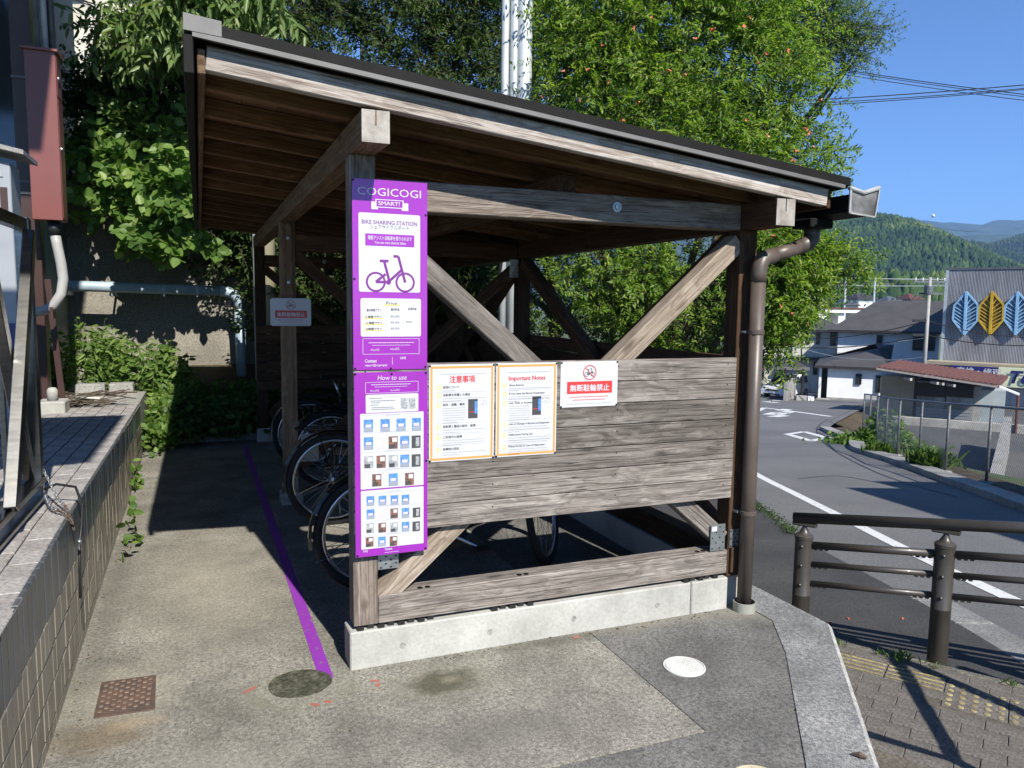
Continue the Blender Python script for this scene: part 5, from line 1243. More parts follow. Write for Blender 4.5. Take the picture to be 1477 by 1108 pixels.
for px in (1310,1348,1356,1372): q = at(px, 536+(px-1264)*.142, DD(px,36.6)); MB().obox(q+Vector((0,0,-.14)), (HR,HD,(0,0,1)), (.05,.3,.06)).build('rafter_tail', M['foundation'], sd_)
q0, q1 = at(1441,557.5,DD(1441,36.3)), at(1470,569,DD(1470,36.3)); MB().bar(q0, q1, .5, .07).build('side_roof', M['wallw'], sd_); MB().tube([at(1469,568,DD(1469,36.4)), Vector((*at(1469,568,DD(1469,36.4))[:2], ZL))], .06, 8).build('red_downpipe', M['redroof'], sd_)
# ---------------------------------------------------------------- corrugated works building with leaf emblems
turn(1400, 39); D = 47; wb = empty('works_building', at(1430,560,D), 'grey corrugated works building with three leaf emblems', 'building'); WM[wb] = Matrix.Translation(wb.location)
a, b_ = frame_at(1364,D), frame_at(1640,D); ztop = zat(389,1400,D); zc0 = zat(522,1400,D)
X = (b_-a).normalized(); Y = Vector((-X.y,X.x,0))
fbox('core', a+Y*.12, b_+Y*.12, 12, ZL-.5, ztop-.1, M['corr'], wb)
L = (b_-a).length; nr = 120
for k in range(nr):
    p0 = a+X*(L*k/nr); p1 = a+X*(L*(k+1)/nr); m1 = p0+X*(L/nr*.25)-Y*.06; m2 = p0+X*(L/nr*.6)-Y*.06; 
    MB().add([(q.x,q.y,z) for q in (p0,m1,m2,p1) for z in (zc0-.1,ztop)], [(0,2,3,1),(2,4,5,3),(4,6,7,5)]).build('corrugation', M['corr'], wb)
fbox('parapet_cap', a-Y*.1-X*.1, b_-Y*.1, .3, ztop, ztop+.12, M['galv'], wb); fbox('corner_trim', a-Y*.09-X*.12, a-Y*.09+X*.06, .2, ZL, ztop, M['galvpole'], wb)
fbox('canopy', frame_at(1340,D-1.2), frame_at(1640,D-1.2), 1.4, zat(526,1400,D), zat(521.5,1400,D), M['shedtan'], wb)
fbox('lower_wall', frame_at(1342,D-1), frame_at(1640,D-1), 1, ZL-.5, zat(526,1400,D), M['corr'], wb)
def emblem(cx, mt):
    P = [at(cx+dx, cy, DD(cx+dx, D-.25)) for dx, cy in ((1,421),(17,440),(16,463),(-2.5,483),(-19,461),(-17,441))]
    c = sum(P, Vector())/6; Yv = Y
    e_ = MB(); n = 6; e_.add([q for q in P]+[q+Y*.12 for q in P], [tuple(range(n))]+[(i, i+n, (i+1) % n+n, (i+1) % n) for i in range(n)]); eo = e_.build('leaf_emblem', M[mt+'d'], wb)
    for i in range(6): MB().bar(P[i]-Y*.04, P[(i+1) % 6]-Y*.04, .10, .11, up=tuple(Y)).build('emblem_edge', M[mt], eo)
    MB().bar(P[0]-Y*.07, P[3]-Y*.07, .14, .13, up=tuple(Y)).build('emblem_midrib', M[mt], eo)
    for s_ in (1,-1):
        side = [P[0]]+([P[1],P[2]] if s_ > 0 else [P[5],P[4]])+[P[3]]
        for k in range(1, 12):
            t = k/12; m0 = P[0]+(P[3]-P[0])*t
            # rib rises outward from the midrib to the edge
            tt = max(0, t-.20); d3 = [0]
            x_edge = side[1] if tt < .3 else side[2]
            tgt = (side[0]+(side[1]-side[0])*min(1,tt/.28)) if tt < .28 else (side[1]+(side[2]-side[1])*min(1,(tt-.28)/.36)) if tt < .64 else side[2]+(side[3]-side[2])*min(1,(tt-.64)/.36)
            if (tgt-m0).length > .12: MB().bar(m0-Y*.05, tgt-Y*.05, .05, .055, up=tuple(Y)).build('emblem_rib', M[mt], eo)
for nme, c_ in (('leafblued',(.10,.17,.26)),('leafgoldd',(.20,.12,.012))): M[nme] = basic(nme, c_, None, 2, .6)
emblem(1393.5,'leafblue'); emblem(1430.5,'leafgold'); emblem(1467.5,'leafblue'); emblem(1505,'leafgold')
fbox('navy_sign', frame_at(1377,D-1.3), frame_at(1448,D-1.3), .06, zat(548,1410,D-1.3), zat(528.5,1410,D-1.3), M['navy'], wb)
fbox('green_sign', frame_at(1447,D-1.5), frame_at(1560,D-1.5), .2, zat(559,1470,D-1.5), zat(531,1470,D-1.5), M['signgreen'], wb)
def txt3(body, px, py, size, mat, par, D, bold=0, shear=0, align='LEFT'):
    c = bpy.data.curves.new('t','FONT'); c.body = body; c.size = size; c.offset = bold; c.shear = shear; c.align_x = align; c.resolution_u = 2
    o = bpy.data.objects.new('t', c); me = bpy.data.meshes.new_from_object(o); bpy.data.objects.remove(o)
    q = at(px, py, DD(px, D)); mw = Matrix.Translation(q) @ Matrix((X, Vector((0,0,1)), -Y)).transposed().to_4x4()
    for v in me.vertices: v.co = mw @ v.co
    return link('lettering', me, mat, par)
txt3('車検・修理・チューニング', 1379, 538.5, .46, M['white'], wb, D-1.7, .01); txt3('Tec', 1452, 552, 1.0, M['navy'], wb, D-1.75, .03, .25)
# ---------------------------------------------------------------- utility pole with wires
turn(1300, 0); D = 43; up_e = empty('utility_pole', at(1336,540,D), 'concrete utility pole with crossarms in front of the white house', 'utility pole'); WM[up_e] = Matrix.Translation(up_e.location)
pb_ = at(1333.5,523,D); ptop = Vector((pb_.x,pb_.y,zat(400,1337,D)))
MB().tube([Vector((pb_.x,pb_.y,ZL-.3)), ptop], [.12,.085], 12).build('shaft', M['polec'], up_e, True)
for zz, L_ in ((.25,.9),(.9,.7)): MB().obox(ptop-Vector((0,0,zz)), (HR,HD,(0,0,1)), (L_,.05,.05)).build('crossarm', M['galv'], up_e)
for dx in (-.8,-.4,.4,.8):
    MB().lathe([(.03,0),(.05,.05),(.03,.08),(.05,.12),(.02,.17)], ptop-Vector((0,0,.2))+HR*dx, seg=8).build('insulator', M['lid'], up_e)
MB().lathe([(.0,0),(.22,.02),(.24,.1),(.24,.5),(.2,.58),(0,.6)], ptop+HD*-.3+HR*-.2-Vector((0,0,1.0)), seg=14).build('transformer', M['galv'], up_e)
for zz in (2.4,3.2): MB().obox(ptop-Vector((0,0,zz))-HR*.35, (HR,HD,(0,0,1)), (.45,.06,.07)).build('cable_box', M['black'], up_e)
def wire(label, pts, r_, sag, grp='overhead wires', mat='cable'):
    a, b_ = pts; P = [a+(b_-a)*t-Vector((0,0,sag*4*t*(1-t))) for t in [i/24 for i in range(25)]]
    o = MB().tube(P, r_, 5, False).build('overhead_wire', M[mat], None); return tag(o, label, 'wire', grp)
wire('upper black wire running left from the utility pole over the dark roofs', (ptop-Vector((0,0,2.4)), at(1060,480,50)), .025, .7)
wire('lower black wire running left from the utility pole over the dark roofs', (ptop-Vector((0,0,3.2)), at(1060,487,50)), .03, .7)
wire('upper black wire running right from the utility pole across the leaf emblems', (ptop-Vector((0,0,2.4)), at(1640,475,40)), .025, .7)
wire('lower black wire running right from the utility pole across the leaf emblems', (ptop-Vector((0,0,3.2)), at(1640,482,40)), .03, .6)
wire('pale service wire drooping to the white house front', (at(1332,488,43), at(1080,500,52)), .02, .3, mat='galvpole')
wire('pale service wire above the annex roof', (at(1336,515,43), at(1150,500,56)), .018, .5, mat='galvpole')
# sky wires, crossing
for i, (p0, p1) in enumerate((((1000,152),(1640,107)), ((1000,157),(1640,112)), ((1000,161),(1640,113)), ((1140,88),(1640,153)), ((1140,90),(1640,157)), ((1140,94),(1640,163)))):
    wire(('rising','falling')[i//3]+' sky wire, '+('top','middle','bottom')[i % 3]+' of its three', (at(*p0,26 if i < 3 else 30), at(*p1,24 if i < 3 else 27)), .013 if i % 3 else .016, .12)
wire('thin wire with a white marker ball in front of the mountains', (at(1150,268,60), at(1420,335,75)), .014, .8)
bl = MB().lathe([(0,-.16),(.11,-.11),(.16,0),(.11,.11),(0,.16)], at(1346,311.5,70)); tag(bl.build('marker_ball', M['white'], None, True), 'small white marker ball on the thin wire', 'ball')
# ================================================================== CARS
def car(loc, rz, label, paint, van=False):
    root = empty('parked_car', loc, label, 'car', 'cars parked by the carport'); root.rotation_euler = (0,0,rz); WM[root] = Matrix()
    L, Wd, H_ = (3.9,1.66,1.62) if not van else (3.9,1.6,1.9)
    prof = [(0,.30),(.02,.62),(.10,.80),(.95,.98),(1.55,H_-.08),(1.75,H_),(3.3,H_),(3.62,H_-.12),(3.85,.95),(3.9,.55),(3.86,.30)] if not van else [(0,.3),(.03,.7),(.12,.95),(.55,1.1),(.95,H_-.06),(1.1,H_),(3.7,H_),(3.85,H_-.1),(3.9,.7),(3.88,.3)]
    m_ = MB(); n = len(prof); vs = []
    for s_ in (-1,1):
        for x, z in prof: k = 1-.16*max(0,(z-.9)/(H_-.9)); vs.append((x, s_*Wd/2*k, z))
    m_.add(vs, [tuple(range(n)), tuple(reversed(range(n,2*n)))]+[(i, i+n, (i+1) % n+n, (i+1) % n) for i in range(n)])
    bd = m_.build('body', paint, root)
    def glassq(pts, nm='window'): q = [Vector(p) for p in pts]; nn_ = (q[1]-q[0]).cross(q[2]-q[0]).normalized(); MB().add([p+nn_*.012 for p in q], [tuple(range(len(q)))]).build(nm, M['glass'], bd)
    def yk(z): return Wd/2*(1-.16*max(0,(z-.9)/(H_-.9)))
    i3, i4 = (3,4)
    (xa,za),(xb,zb_) = prof[3],prof[4]
    lerp = lambda t: (xa+(xb-xa)*t, za+(zb_-za)*t)
    (x0,z0),(x1,z1) = lerp(.06),lerp(.96)
    glassq([(x0,yk(z0)*.92,z0),(x0,-yk(z0)*.92,z0),(x1,-yk(z1)*.9,z1),(x1,yk(z1)*.9,z1)][::-1] if False else [(x1,yk(z1)*.9,z1),(x0,yk(z0)*.92,z0),(x0,-yk(z0)*.92,z0),(x1,-yk(z1)*.9,z1)], 'windscreen')
    zt_ = H_-.14
    for s_ in (-1,1):
        for (u0,u1,u2,u3) in (((1.25,1.72,2.3,2.3) if not van else (.85,1.1,2.0,2.0)), ((2.38,2.38,3.3,3.45) if not van else (2.08,2.08,3.6,3.6))):
            q = [(u0,s_*(yk(1.02)+.006),1.02),(u1,s_*(yk(zt_)+.006),zt_),(u2,s_*(yk(zt_)+.006),zt_),(u3,s_*(yk(1.02)+.006),1.02)]
            MB().add(q, [(0,1,2,3) if s_ < 0 else (3,2,1,0)]).build('window', M['glass'], bd)
        MB().obox((1.35,s_*(Wd/2+.07),1.0), ((1,0,0),(0,1,0),(0,0,1)), (.06,.09,.07), .02).build('mirror', paint, bd)
        MB().obox((.10,s_*.62,.72), ((.8,0,.6),(0,1,0),(-.6,0,.8)), (.05,.17,.09), .02).build('headlight', M['lamp'], bd)
        for x in (.72,3.15):
            wh_ = MB().lathe([(.0,-.09),(.29,-.09),(.30,-.06),(.30,.06),(.29,.09),(0,.09)], (x,s_*(Wd/2-.09),.30), (0,1,0), 20).build('wheel', M['rubber'], root); MB().lathe([(0,0),(.19,.0),(.17,.015),(0,.02)], (x,s_*(Wd/2+.002),.30), (0,s_,0), 16).build('rim', M['chrome'], wh_)
    MB().box(-.012,.004,-.45,.45,.55,.66).build('grille', M['black'], bd); MB().box(-.02,.004,-.17,.17,.40,.52).build('number_plate', M['white'], bd); MB().box(-.015,.006,-.6,.6,.30,.38).build('bumper_slot', M['black'], bd)
    WM[root] = Matrix(); return root
q = onroad(1124,573); car((q.x-1.2,q.y-.6,q.z), math.atan2(HR.y*.75+HD.y*.66, HR.x*.75+HD.x*.66), 'white compact car parked nose out under the carport', M['carwhite'])
q = onroad(1086,566); car((q.x-1.4,q.y,q.z), math.atan2(HR.y*.6+HD.y*.8, HR.x*.6+HD.x*.8), 'silver box van parked left of the white car', M['carsilver'], True)
q = onroad(1172,566); car((q.x,q.y+1,q.z), math.atan2(HD.y, HD.x), 'dark car in the shade behind the short block wall', M['cardark'])
ms_ = empty('road_mirror_post', onroad(1091,588), 'slim white post with a small red sign beside the far junction', 'sign post')
q = onroad(1091,588); MB().tube([q, q+Vector((0,0,2.9))], .05, 8).build('post', M['wallw'], ms_); MB().obox(q+Vector((0,0,2.3)), (HR,HD,(0,0,1)), (.22,.03,.3), .02).build('sign_plate', M['red'], ms_)
# ================================================================== FAR TOWN, TOWERS, HILLS
def far_house(px0, px1, py_top, D, wall, roof, label, h=5, grp='houses of the far town'):
    e = empty('distant_house', at((px0+px1)/2, 450, D), label, 'house', grp); WM[e] = Matrix.Translation(e.location)
    a, b_ = frame_at(px0,D), frame_at(px1,D); zt_ = zat(py_top,(px0+px1)/2,D)
    fbox('wall', a, b_, 7, -6.6, zt_-1.2, M[wall], e); hiproof('roof', a, b_, 7, zt_-1.2, zt_, 1, 1, .4, M[roof], e)
    w_ = (px1-px0); nwin = max(1, int(w_/6))
    for k in range(nwin): opening(px0+w_*(k+.3)/nwin, px0+w_*(k+.7)/nwin, py_top+(4 if D < 140 else 3.2), py_top+(8 if D < 140 else 6), D-.05, e)
far_house(1196,1217,425,135,'wallw','roofd','far white house with a dark roof left of the first catenary mast')
far_house(1219,1236,429,125,'wallw','galv','low white far house just left of the charcoal roof ridge')
far_house(1238,1262,422,150,'wallw','roofd','far white house with dark roof in front of the wooded hill')
far_house(1283,1303,427,150,'cabinet','galv','grey roofed far house above the charcoal ridge')
far_house(1314,1331,423,150,'wallw','redroof','far house with an orange red roof beside the utility pole')
D = 95; vd = empty('viaduct', at(1215,460,D), 'white railway viaduct parapet with red band between the roofs', 'viaduct'); WM[vd] = Matrix.Translation(vd.location)
fbox('parapet', frame_at(1150,D), frame_at(1262,D), 4, zat(451,1200,D), zat(444,1200,D), M['wallw'], vd); fbox('red_band', frame_at(1150,D-.1), frame_at(1262,D-.1), .1, zat(446,1200,D), zat(443.5,1200,D), M['redroof'], vd)
for px in (1160,1185,1210,1235): fbox('pier', frame_at(px,D+.4), frame_at(px+8,D+.4), 3, -6.8, zat(451,1200,D), M['wallw'], vd)
D = 78; ct = empty('cream_tower', at(1130,450,D), 'tall cream apartment block behind the flowering tree', 'building'); WM[ct] = Matrix.Translation(ct.location)
fbox('wall', frame_at(1090,D), frame_at(1187,D), 9, -6.5, zat(372,1150,D), M['walls'], ct); fbox('parapet', frame_at(1089,D-.1), frame_at(1188,D-.1), 9.2, zat(372,1150,D), zat(369,1150,D), M['wallw'], ct)
for i in range(4):
    for j in range(3): opening(1100+i*23, 1112+i*23, 380+j*22, 391+j*22, D-.04, ct)
for i, (px, D) in enumerate(((1217.5,118),(1259.5,126),(1369,112))):
    e = empty('catenary_mast', at(px,440,D), ('left','middle','right')[i]+' railway catenary mast over the far roofs', 'mast', 'railway masts'); WM[e] = Matrix.Translation(e.location)
    q = frame_at(px,D); zt_ = zat(399,px,D); MB().tube([Vector((q.x,q.y,-6.5)), Vector((q.x,q.y,zt_))], .16, 8).build('pole', M['galvpole'], e); MB().obox((q.x,q.y,zt_-1.2), (HR,HD,(0,0,1)), (2.6,.06,.06)).build('arm', M['galv'], e); MB().bar((q.x-HR.x*2,q.y-HR.y*2,zt_-1.2), (q.x,q.y,zt_-.1), .05, .05).build('stay', M['galv'], e)
wire('high catenary wire strung between the far railway masts', (at(1120,397,116), at(1400,403,112)), .05, .2, mat='galvpole'); wire('low catenary wire strung between the far railway masts', (at(1120,409,116), at(1400,412,112)), .04, .2, mat='galvpole')
# --- wooded hills: a relief mesh under thousands of small crowns, farther ranges as relief only
def vnoise(x, y, seed):
    x0, y0 = np.floor(x).astype(int), np.floor(y).astype(int); fx, fy = x-x0, y-y0; fx = fx*fx*(3-2*fx); fy = fy*fy*(3-2*fy)
    def h(i, j): n = (i*374761393+j*668265263+seed*1442695041) & 0x7fffffff; n = ((n ^ (n >> 13))*1274126177) & 0x7fffffff; return ((n ^ (n >> 16)) & 0xffff)/65535.
    return (h(x0,y0)*(1-fx)+h(x0+1,y0)*fx)*(1-fy)+(h(x0,y0+1)*(1-fx)+h(x0+1,y0+1)*fx)*fy
def fbm(x, y, seed, o=5):
    s = np.zeros_like(x); a = .5; t = 0
    for i in range(o): s += a*vnoise(x*2**i, y*2**i, seed+i); t += a; a *= .5
    return s/t
def hill(name, prof, D, thick, mat, seed, ns=160, nt=60, rough=.06, base=-7):
    px = np.array([p[0] for p in prof], float); py = np.array([p[1] for p in prof], float)
    S_ = np.linspace(px[0], px[-1], ns); T_ = np.linspace(-1, 1, nt)
    hz = CAM.z + (447.0+(S_-1400)*.0122-np.interp(S_, px, py))/F*D
    lat = (S_-IW/2)/F*D
    sg, tg = np.meshgrid(lat, T_, indexing='ij'); H_ = np.repeat(hz[:,None], nt, 1)
    bell = np.clip(1-np.abs(tg)**1.6, 0, 1)
    n = fbm(sg/(thick*.35)+7, tg*3+seed, seed)
    Z = base+(H_-base)*bell*(1+rough*(n-.5)*4*np.clip(1-bell+.25, 0, 1))
    X_ = CAM.x+HD.x*(D+tg*thick)+HR.x*sg; Y_ = CAM.y+HD.y*(D+tg*thick)+HR.y*sg
    co = np.stack([X_,Y_,Z], -1).reshape(-1,3)
    i, j = np.meshgrid(np.arange(ns-1), np.arange(nt-1), indexing='ij'); a = (i*nt+j).ravel(); f = np.stack([a, a+nt, a+nt+1, a+1], 1)
    me = bpy.data.meshes.new(name); me.vertices.add(len(co)); me.vertices.foreach_set('co', co.ravel()); me.loops.add(f.size); me.loops.foreach_set('vertex_index', f.ravel()); me.polygons.add(len(f)); me.polygons.foreach_set('loop_start', np.arange(len(f))*4); me.update(); me.validate()
    o = link(name, me, mat, None, None, True); tag(o, kind='structure'); return co.reshape(ns,nt,3)
def conifers(name, grid, n, h0, h1, mat, seed, front=.62):
    r_ = np.random.default_rng(seed); ns, nt = grid.shape[:2]
    i = r_.random(n)*(ns-2); j = r_.random(n)*(nt*front-1); i0, j0 = i.astype(int), j.astype(int); fi, fj = (i-i0)[:,None], (j-j0)[:,None]
    P = grid[i0,j0]*(1-fi)*(1-fj)+grid[i0+1,j0]*fi*(1-fj)+grid[i0,j0+1]*(1-fi)*fj+grid[i0+1,j0+1]*fi*fj
    h = r_.uniform(h0, h1, n); w_ = h*r_.uniform(.22,.42,n); k = 6
    V = np.zeros((n, 2*k+1, 3)); a0 = r_.random(n)*6.28
    for q in range(k):
        a = a0+2*math.pi*q/k; jit = r_.uniform(.75,1.25,n)
        V[:,q] = P+np.stack([np.cos(a)*w_*jit, np.sin(a)*w_*jit, h*r_.uniform(.0,.22,n)], 1)
        V[:,k+q] = P+np.stack([np.cos(a+.5)*w_*.62*jit, np.sin(a+.5)*w_*.62*jit, h*r_.uniform(.5,.7,n)], 1)
    V[:,2*k] = P+np.stack([r_.normal(0,.05,n)*w_, r_.normal(0,.05,n)*w_, h], 1)
    tri = []
    for q in range(k): q2 = (q+1) % k; tri += [(q,q2,k+q),(q2,k+q2,k+q),(k+q,k+q2,2*k)]
    tri = np.array(tri); Fc = (tri[None]+(np.arange(n)*(2*k+1))[:,None,None]).reshape(-1,3)
    me = bpy.data.meshes.new(name); me.vertices.add(n*(2*k+1)); me.vertices.foreach_set('co', V.ravel()); me.loops.add(Fc.size); me.loops.foreach_set('vertex_index', Fc.ravel().astype(np.int32)); me.polygons.add(len(Fc)); me.polygons.foreach_set('loop_start', np.arange(len(Fc))*3); me.update()
    pn = fbm(P[:,0]/60.+3, P[:,1]/60.+5, seed); rv = np.clip((pn-.5)*2.6+.42+r_.normal(0,.2,n), 0, 1)
    at_ = me.attributes.new('rnd','FLOAT','FACE'); at_.data.foreach_set('value', np.repeat(rv, len(tri)).astype(np.float32))
    o = link(name, me, mat); return o
M['forest'] = leafmat('far_forest', (.014,.038,.012), (.04,.08,.02), (.11,.15,.04), .1, .9)
M['forest2'] = leafmat('mid_forest', (.014,.034,.014), (.026,.052,.02), (.045,.072,.026), .1, .9)
g1_ = hill('hill', [(860,442),(960,405),(1040,365),(1090,345),(1120,335),(1150,328),(1185,322),(1215,317),(1240,322),(1262,336),(1290,356),(1318,374),(1345,396),(1375,420),(1410,445)], 900, 330, M['hillwood'], 3, 240)
tag(conifers('hill_forest', g1_, 19000, 4.5, 8.5, M['forest'], 5), 'dense conifer wood covering the nearest hill', 'forest', kind='stuff')
g2_ = hill('hill', [(1180,400),(1240,380),(1290,362),(1320,351),(1345,350),(1375,360),(1405,374),(1440,392),(1500,410),(1560,415)], 1350, 420, M['hillwood'], 9)
tag(conifers('hill_forest', g2_, 9000, 5, 9, M['forest2'], 6), 'dense wood on the rounded middle hill', 'forest', kind='stuff')
g3_ = hill('hill', [(1340,405),(1385,385),(1410,366),(1440,353),(1477,342),(1540,325),(1640,318),(1760,330),(1900,380),(2050,440)], 1500, 450, M['hillwood'], 14)
tag(conifers('hill_forest', g3_, 9000, 6, 10, M['forest2'], 8), 'dense wood on the hill at the right edge', 'forest', kind='stuff')
g5_ = hill('hill', [(1000,420),(1150,415),(1250,414),(1300,412),(1340,415),(1400,410),(1500,412)], 330, 40, M['hillwood'], 31, base=-7)
tag(conifers('valley_trees', g5_, 2200, 3, 8, M['forest'], 18, .9), 'band of mixed trees at the foot of the hills behind the far town', 'trees', kind='stuff')
M['mtn'] = basic('mountain_forest', (.02,.042,.018), (.045,.07,.03), .01, .95, bmp=1.0, bscale=.02, bdist=25)
hill('mountain', [(-600,440),(0,380),(500,335),(800,322),(1000,318),(1140,325),(1200,322),(1245,317),(1265,315.5),(1290,321),(1318,323),(1340,327),(1362,326),(1385,329),(1402,328),(1425,319.5),(1445,323),(1477,320),(1540,312),(1640,318),(1800,330),(2300,380),(2800,440)], 4200, 900, M['mtn'], 22, 260, 90, .10)
hill('mountain', [(300,440),(700,380),(1000,345),(1150,330),(1240,336),(1300,338),(1350,345),(1400,340),(1440,338),(1500,335),(1600,340),(2000,390),(2300,440)], 2900, 600, M['mtn'], 25, 220, 80, .12)
# ================================================================== VEGETATION
def unit(v): return v/np.maximum(np.linalg.norm(v, axis=-1, keepdims=True), 1e-9)
LANCE = (np.array([(0,0,0),(.42,.5,.10),(1,0,-.10),(.42,-.5,.10)]), [(0,1,2),(0,2,3)])
ROUND = (np.array([(0,0,0),(.10,.40,.05),(.52,.54,.08),(.86,.30,.02),(1.08,0,-.10),(.86,-.30,.02),(.52,-.54,.08),(.10,-.40,.05)]), [(0,1,2,3,4),(0,4,5,6,7)])
LONG = (np.array([(0,0,0),(.28,.5,.06),(.65,.42,-.02),(1,0,-.22),(.65,-.42,-.02),(.28,-.5,.06)]), [(0,1,2,3),(0,3,4,5)])
def leafmesh(name, P, Dr, Nn, L, Wd, mat, parent, tmpl=LANCE, rnd=None, kind='stuff'):
    T_, fs = tmpl; n = len(P); Dr = unit(Dr); Sd = unit(np.cross(Dr, Nn)); Up_ = np.cross(Sd, Dr)
    V = P[:,None,:]+Dr[:,None,:]*(T_[None,:,0:1]*L[:,None,None])+Sd[:,None,:]*(T_[None,:,1:2]*Wd[:,None,None])+Up_[:,None,:]*(T_[None,:,2:3]*L[:,None,None])
    k = len(T_); nf = len(fs); fl = len(fs[0]); Fc = (np.array(fs)[None]+(np.arange(n)*k)[:,None,None]).reshape(-1, fl)
    me = bpy.data.meshes.new(name); me.vertices.add(n*k); me.vertices.foreach_set('co', V.ravel().astype(np.float32)); me.loops.add(Fc.size); me.loops.foreach_set('vertex_index', Fc.ravel().astype(np.int32)); me.polygons.add(len(Fc)); me.polygons.foreach_set('loop_start', (np.arange(len(Fc))*fl).astype(np.int32)); me.update()
    if rnd is None: rnd = rng.random(n)
    at_ = me.attributes.new('rnd','FLOAT','FACE'); at_.data.foreach_set('value', np.repeat(rnd, nf).astype(np.float32))
    o = link(name, me, mat, parent); 
    if kind: o['kind'] = kind
    return o
def sticks(name, A_, B_, r_, mat, parent):
    n = len(A_); d = unit(B_-A_); ref = np.where(np.abs(d[:,2:3]) < .9, np.array([[0,0,1.]]), np.array([[1.,0,0]])); u = unit(np.cross(d, ref)); v = np.cross(d, u); V = np.zeros((n,6,3))
    for q in range(3):
        a = 2*math.pi*q/3; o_ = u*math.cos(a)+v*math.sin(a); V[:,q] = A_+o_*r_; V[:,3+q] = B_+o_*r_*.5
    tri = np.array([(0,1,4,3),(1,2,5,4),(2,0,3,5)]); Fc = (tri[None]+(np.arange(n)*6)[:,None,None]).reshape(-1,4)
    me = bpy.data.meshes.new(name); me.vertices.add(n*6); me.vertices.foreach_set('co', V.ravel().astype(np.float32)); me.loops.add(Fc.size); me.loops.foreach_set('vertex_index', Fc.ravel().astype(np.int32)); me.polygons.add(len(Fc)); me.polygons.foreach_set('loop_start', (np.arange(len(Fc))*4).astype(np.int32)); me.update()
    o = link(name, me, mat, parent); o['kind'] = 'stuff'; return o
def lobe(px, py, D, rp, squash=1., thick=1.): 
    q = at(px, py, D); r_ = rp*D/F; return (np.array(q), np.array([r_, r_*thick, r_*squash]))
def crown(root, lobes, ntw, lpt, L, Wd, mat, droop=.0, tmpl=LANCE, twl=.28, shell=.55, seed=1, spread=1.0, twr=.003, nrm_up=.6, curl=.5, parts=('leaves','twigs'), jitter=.35, bmat=None, gap=0.0, gs=1.5):
    r_ = np.random.default_rng(seed); vol = np.array([np.prod(l[1]) for l in lobes])**.75; vol /= vol.sum()
    idx = r_.choice(len(lobes), ntw, p=vol); d = unit(r_.normal(size=(ntw,3))); rad = r_.random(ntw)**shell
    C_ = np.array([l[0] for l in lobes])[idx]; Rd = np.array([l[1] for l in lobes])[idx]
    # lobe axes: lateral, depth, up
    ax = np.array([[HR.x,HR.y,0],[HD.x,HD.y,0],[0,0,1]]); off = (d*Rd*rad[:,None]*(1+jitter*(r_.random((ntw,1))-.5))) @ ax
    P = C_+off; out = unit(off)
    if gap:
        kp = fbm(P[:,0]*gs+P[:,2]*gs*.8+50, P[:,1]*gs-P[:,2]*gs*1.1+90, seed, 3) > gap
        P, out, off = P[kp], out[kp], off[kp]; ntw = len(P)
    dirn = unit(out*.7+r_.normal(size=(ntw,3))*.55*spread+np.array([0,0,-droop])); tl = twl*r_.uniform(.6,1.3,ntw)
    E_ = P+dirn*tl[:,None]; sticks(parts[1], P-dirn*tl[:,None]*.25, E_, twr, bmat or M['barkm'], root)
    n = ntw*lpt; t = np.tile((np.arange(lpt)+.6)/lpt, ntw); base = np.repeat(P, lpt, 0)+np.repeat(dirn*tl[:,None], lpt, 0)*t[:,None]
    dd = np.repeat(dirn, lpt, 0); ref = unit(np.cross(dd, r_.normal(size=(ntw,3)).repeat(lpt,0))); side = np.where(np.tile(np.arange(lpt) % 2, ntw)[:,None] > 0, 1., -1.)
    ld = unit(dd*.55+ref*side*.9+r_.normal(size=(n,3))*curl*.6+np.array([0,0,-droop*.8])); nn_ = unit(r_.normal(size=(n,3))*.5+np.array([0,0,nrm_up])+np.array([.1,-.75,.35]))
    sz = r_.uniform(.65,1.15,n); rn = np.clip(r_.normal(.5,.22,n)+np.repeat(r_.normal(0,.12,ntw), lpt), 0, 1)
    leafmesh(parts[0], base, ld, nn_, L*sz, Wd*sz, mat, root, tmpl, rn); return P, dirn
def limbs(root, base, tips, r0, seed, name='trunk', fork=.45, mat=None):
    r_ = random.Random(seed); base = Vector(base); tips = [Vector(t) for t in tips]; c = sum(tips, Vector())/len(tips)
    fk = base+(Vector((c.x,c.y,c.z))-base)*fork; fk = Vector((base.x*.6+fk.x*.4, base.y*.6+fk.y*.4, fk.z))
    tr = MB(); mid = (base+fk)/2+Vector((r_.uniform(-.08,.08), r_.uniform(-.08,.08), 0)); tr.tube([base, mid, fk], [r0, r0*.82, r0*.7], 10); tr.build(name, mat or M['barkm'], root, True)
    for t in tips:
        m1 = fk+(t-fk)*.4+Vector((r_.uniform(-.25,.25), r_.uniform(-.25,.25), r_.uniform(.0,.35))); m2 = fk+(t-fk)*.75+Vector((r_.uniform(-.15,.15), r_.uniform(-.15,.15), .1))
        MB().tube([fk-Vector((0,0,.05)), m1, m2, t], [r0*.5, r0*.34, r0*.2, r0*.06], 7).build('limb', mat or M['barkm'], root, True)
M['leaf_pom'] = leafmat('bright_narrow_leaf', (.05,.115,.014), (.145,.24,.025), (.29,.35,.06), .48, .4)
M['leaf_lin'] = leafmat('soft_round_leaf', (.045,.10,.02), (.135,.23,.05), (.27,.36,.10), .45, .42)
M['leaf_cherry'] = leafmat('long_light_leaf', (.09,.15,.04), (.16,.235,.075), (.27,.33,.15), .42, .33)
M['leaf_dark'] = leafmat('shade_dark_leaf', (.014,.032,.006), (.036,.068,.011), (.09,.135,.028), .28, .5, .18)  # dark leaf colour also carries the shade of the canopy above
M['leaf_maple'] = leafmat('deep_green_leaf', (.018,.038,.008), (.04,.078,.014), (.085,.14,.028), .32, .5, .2)
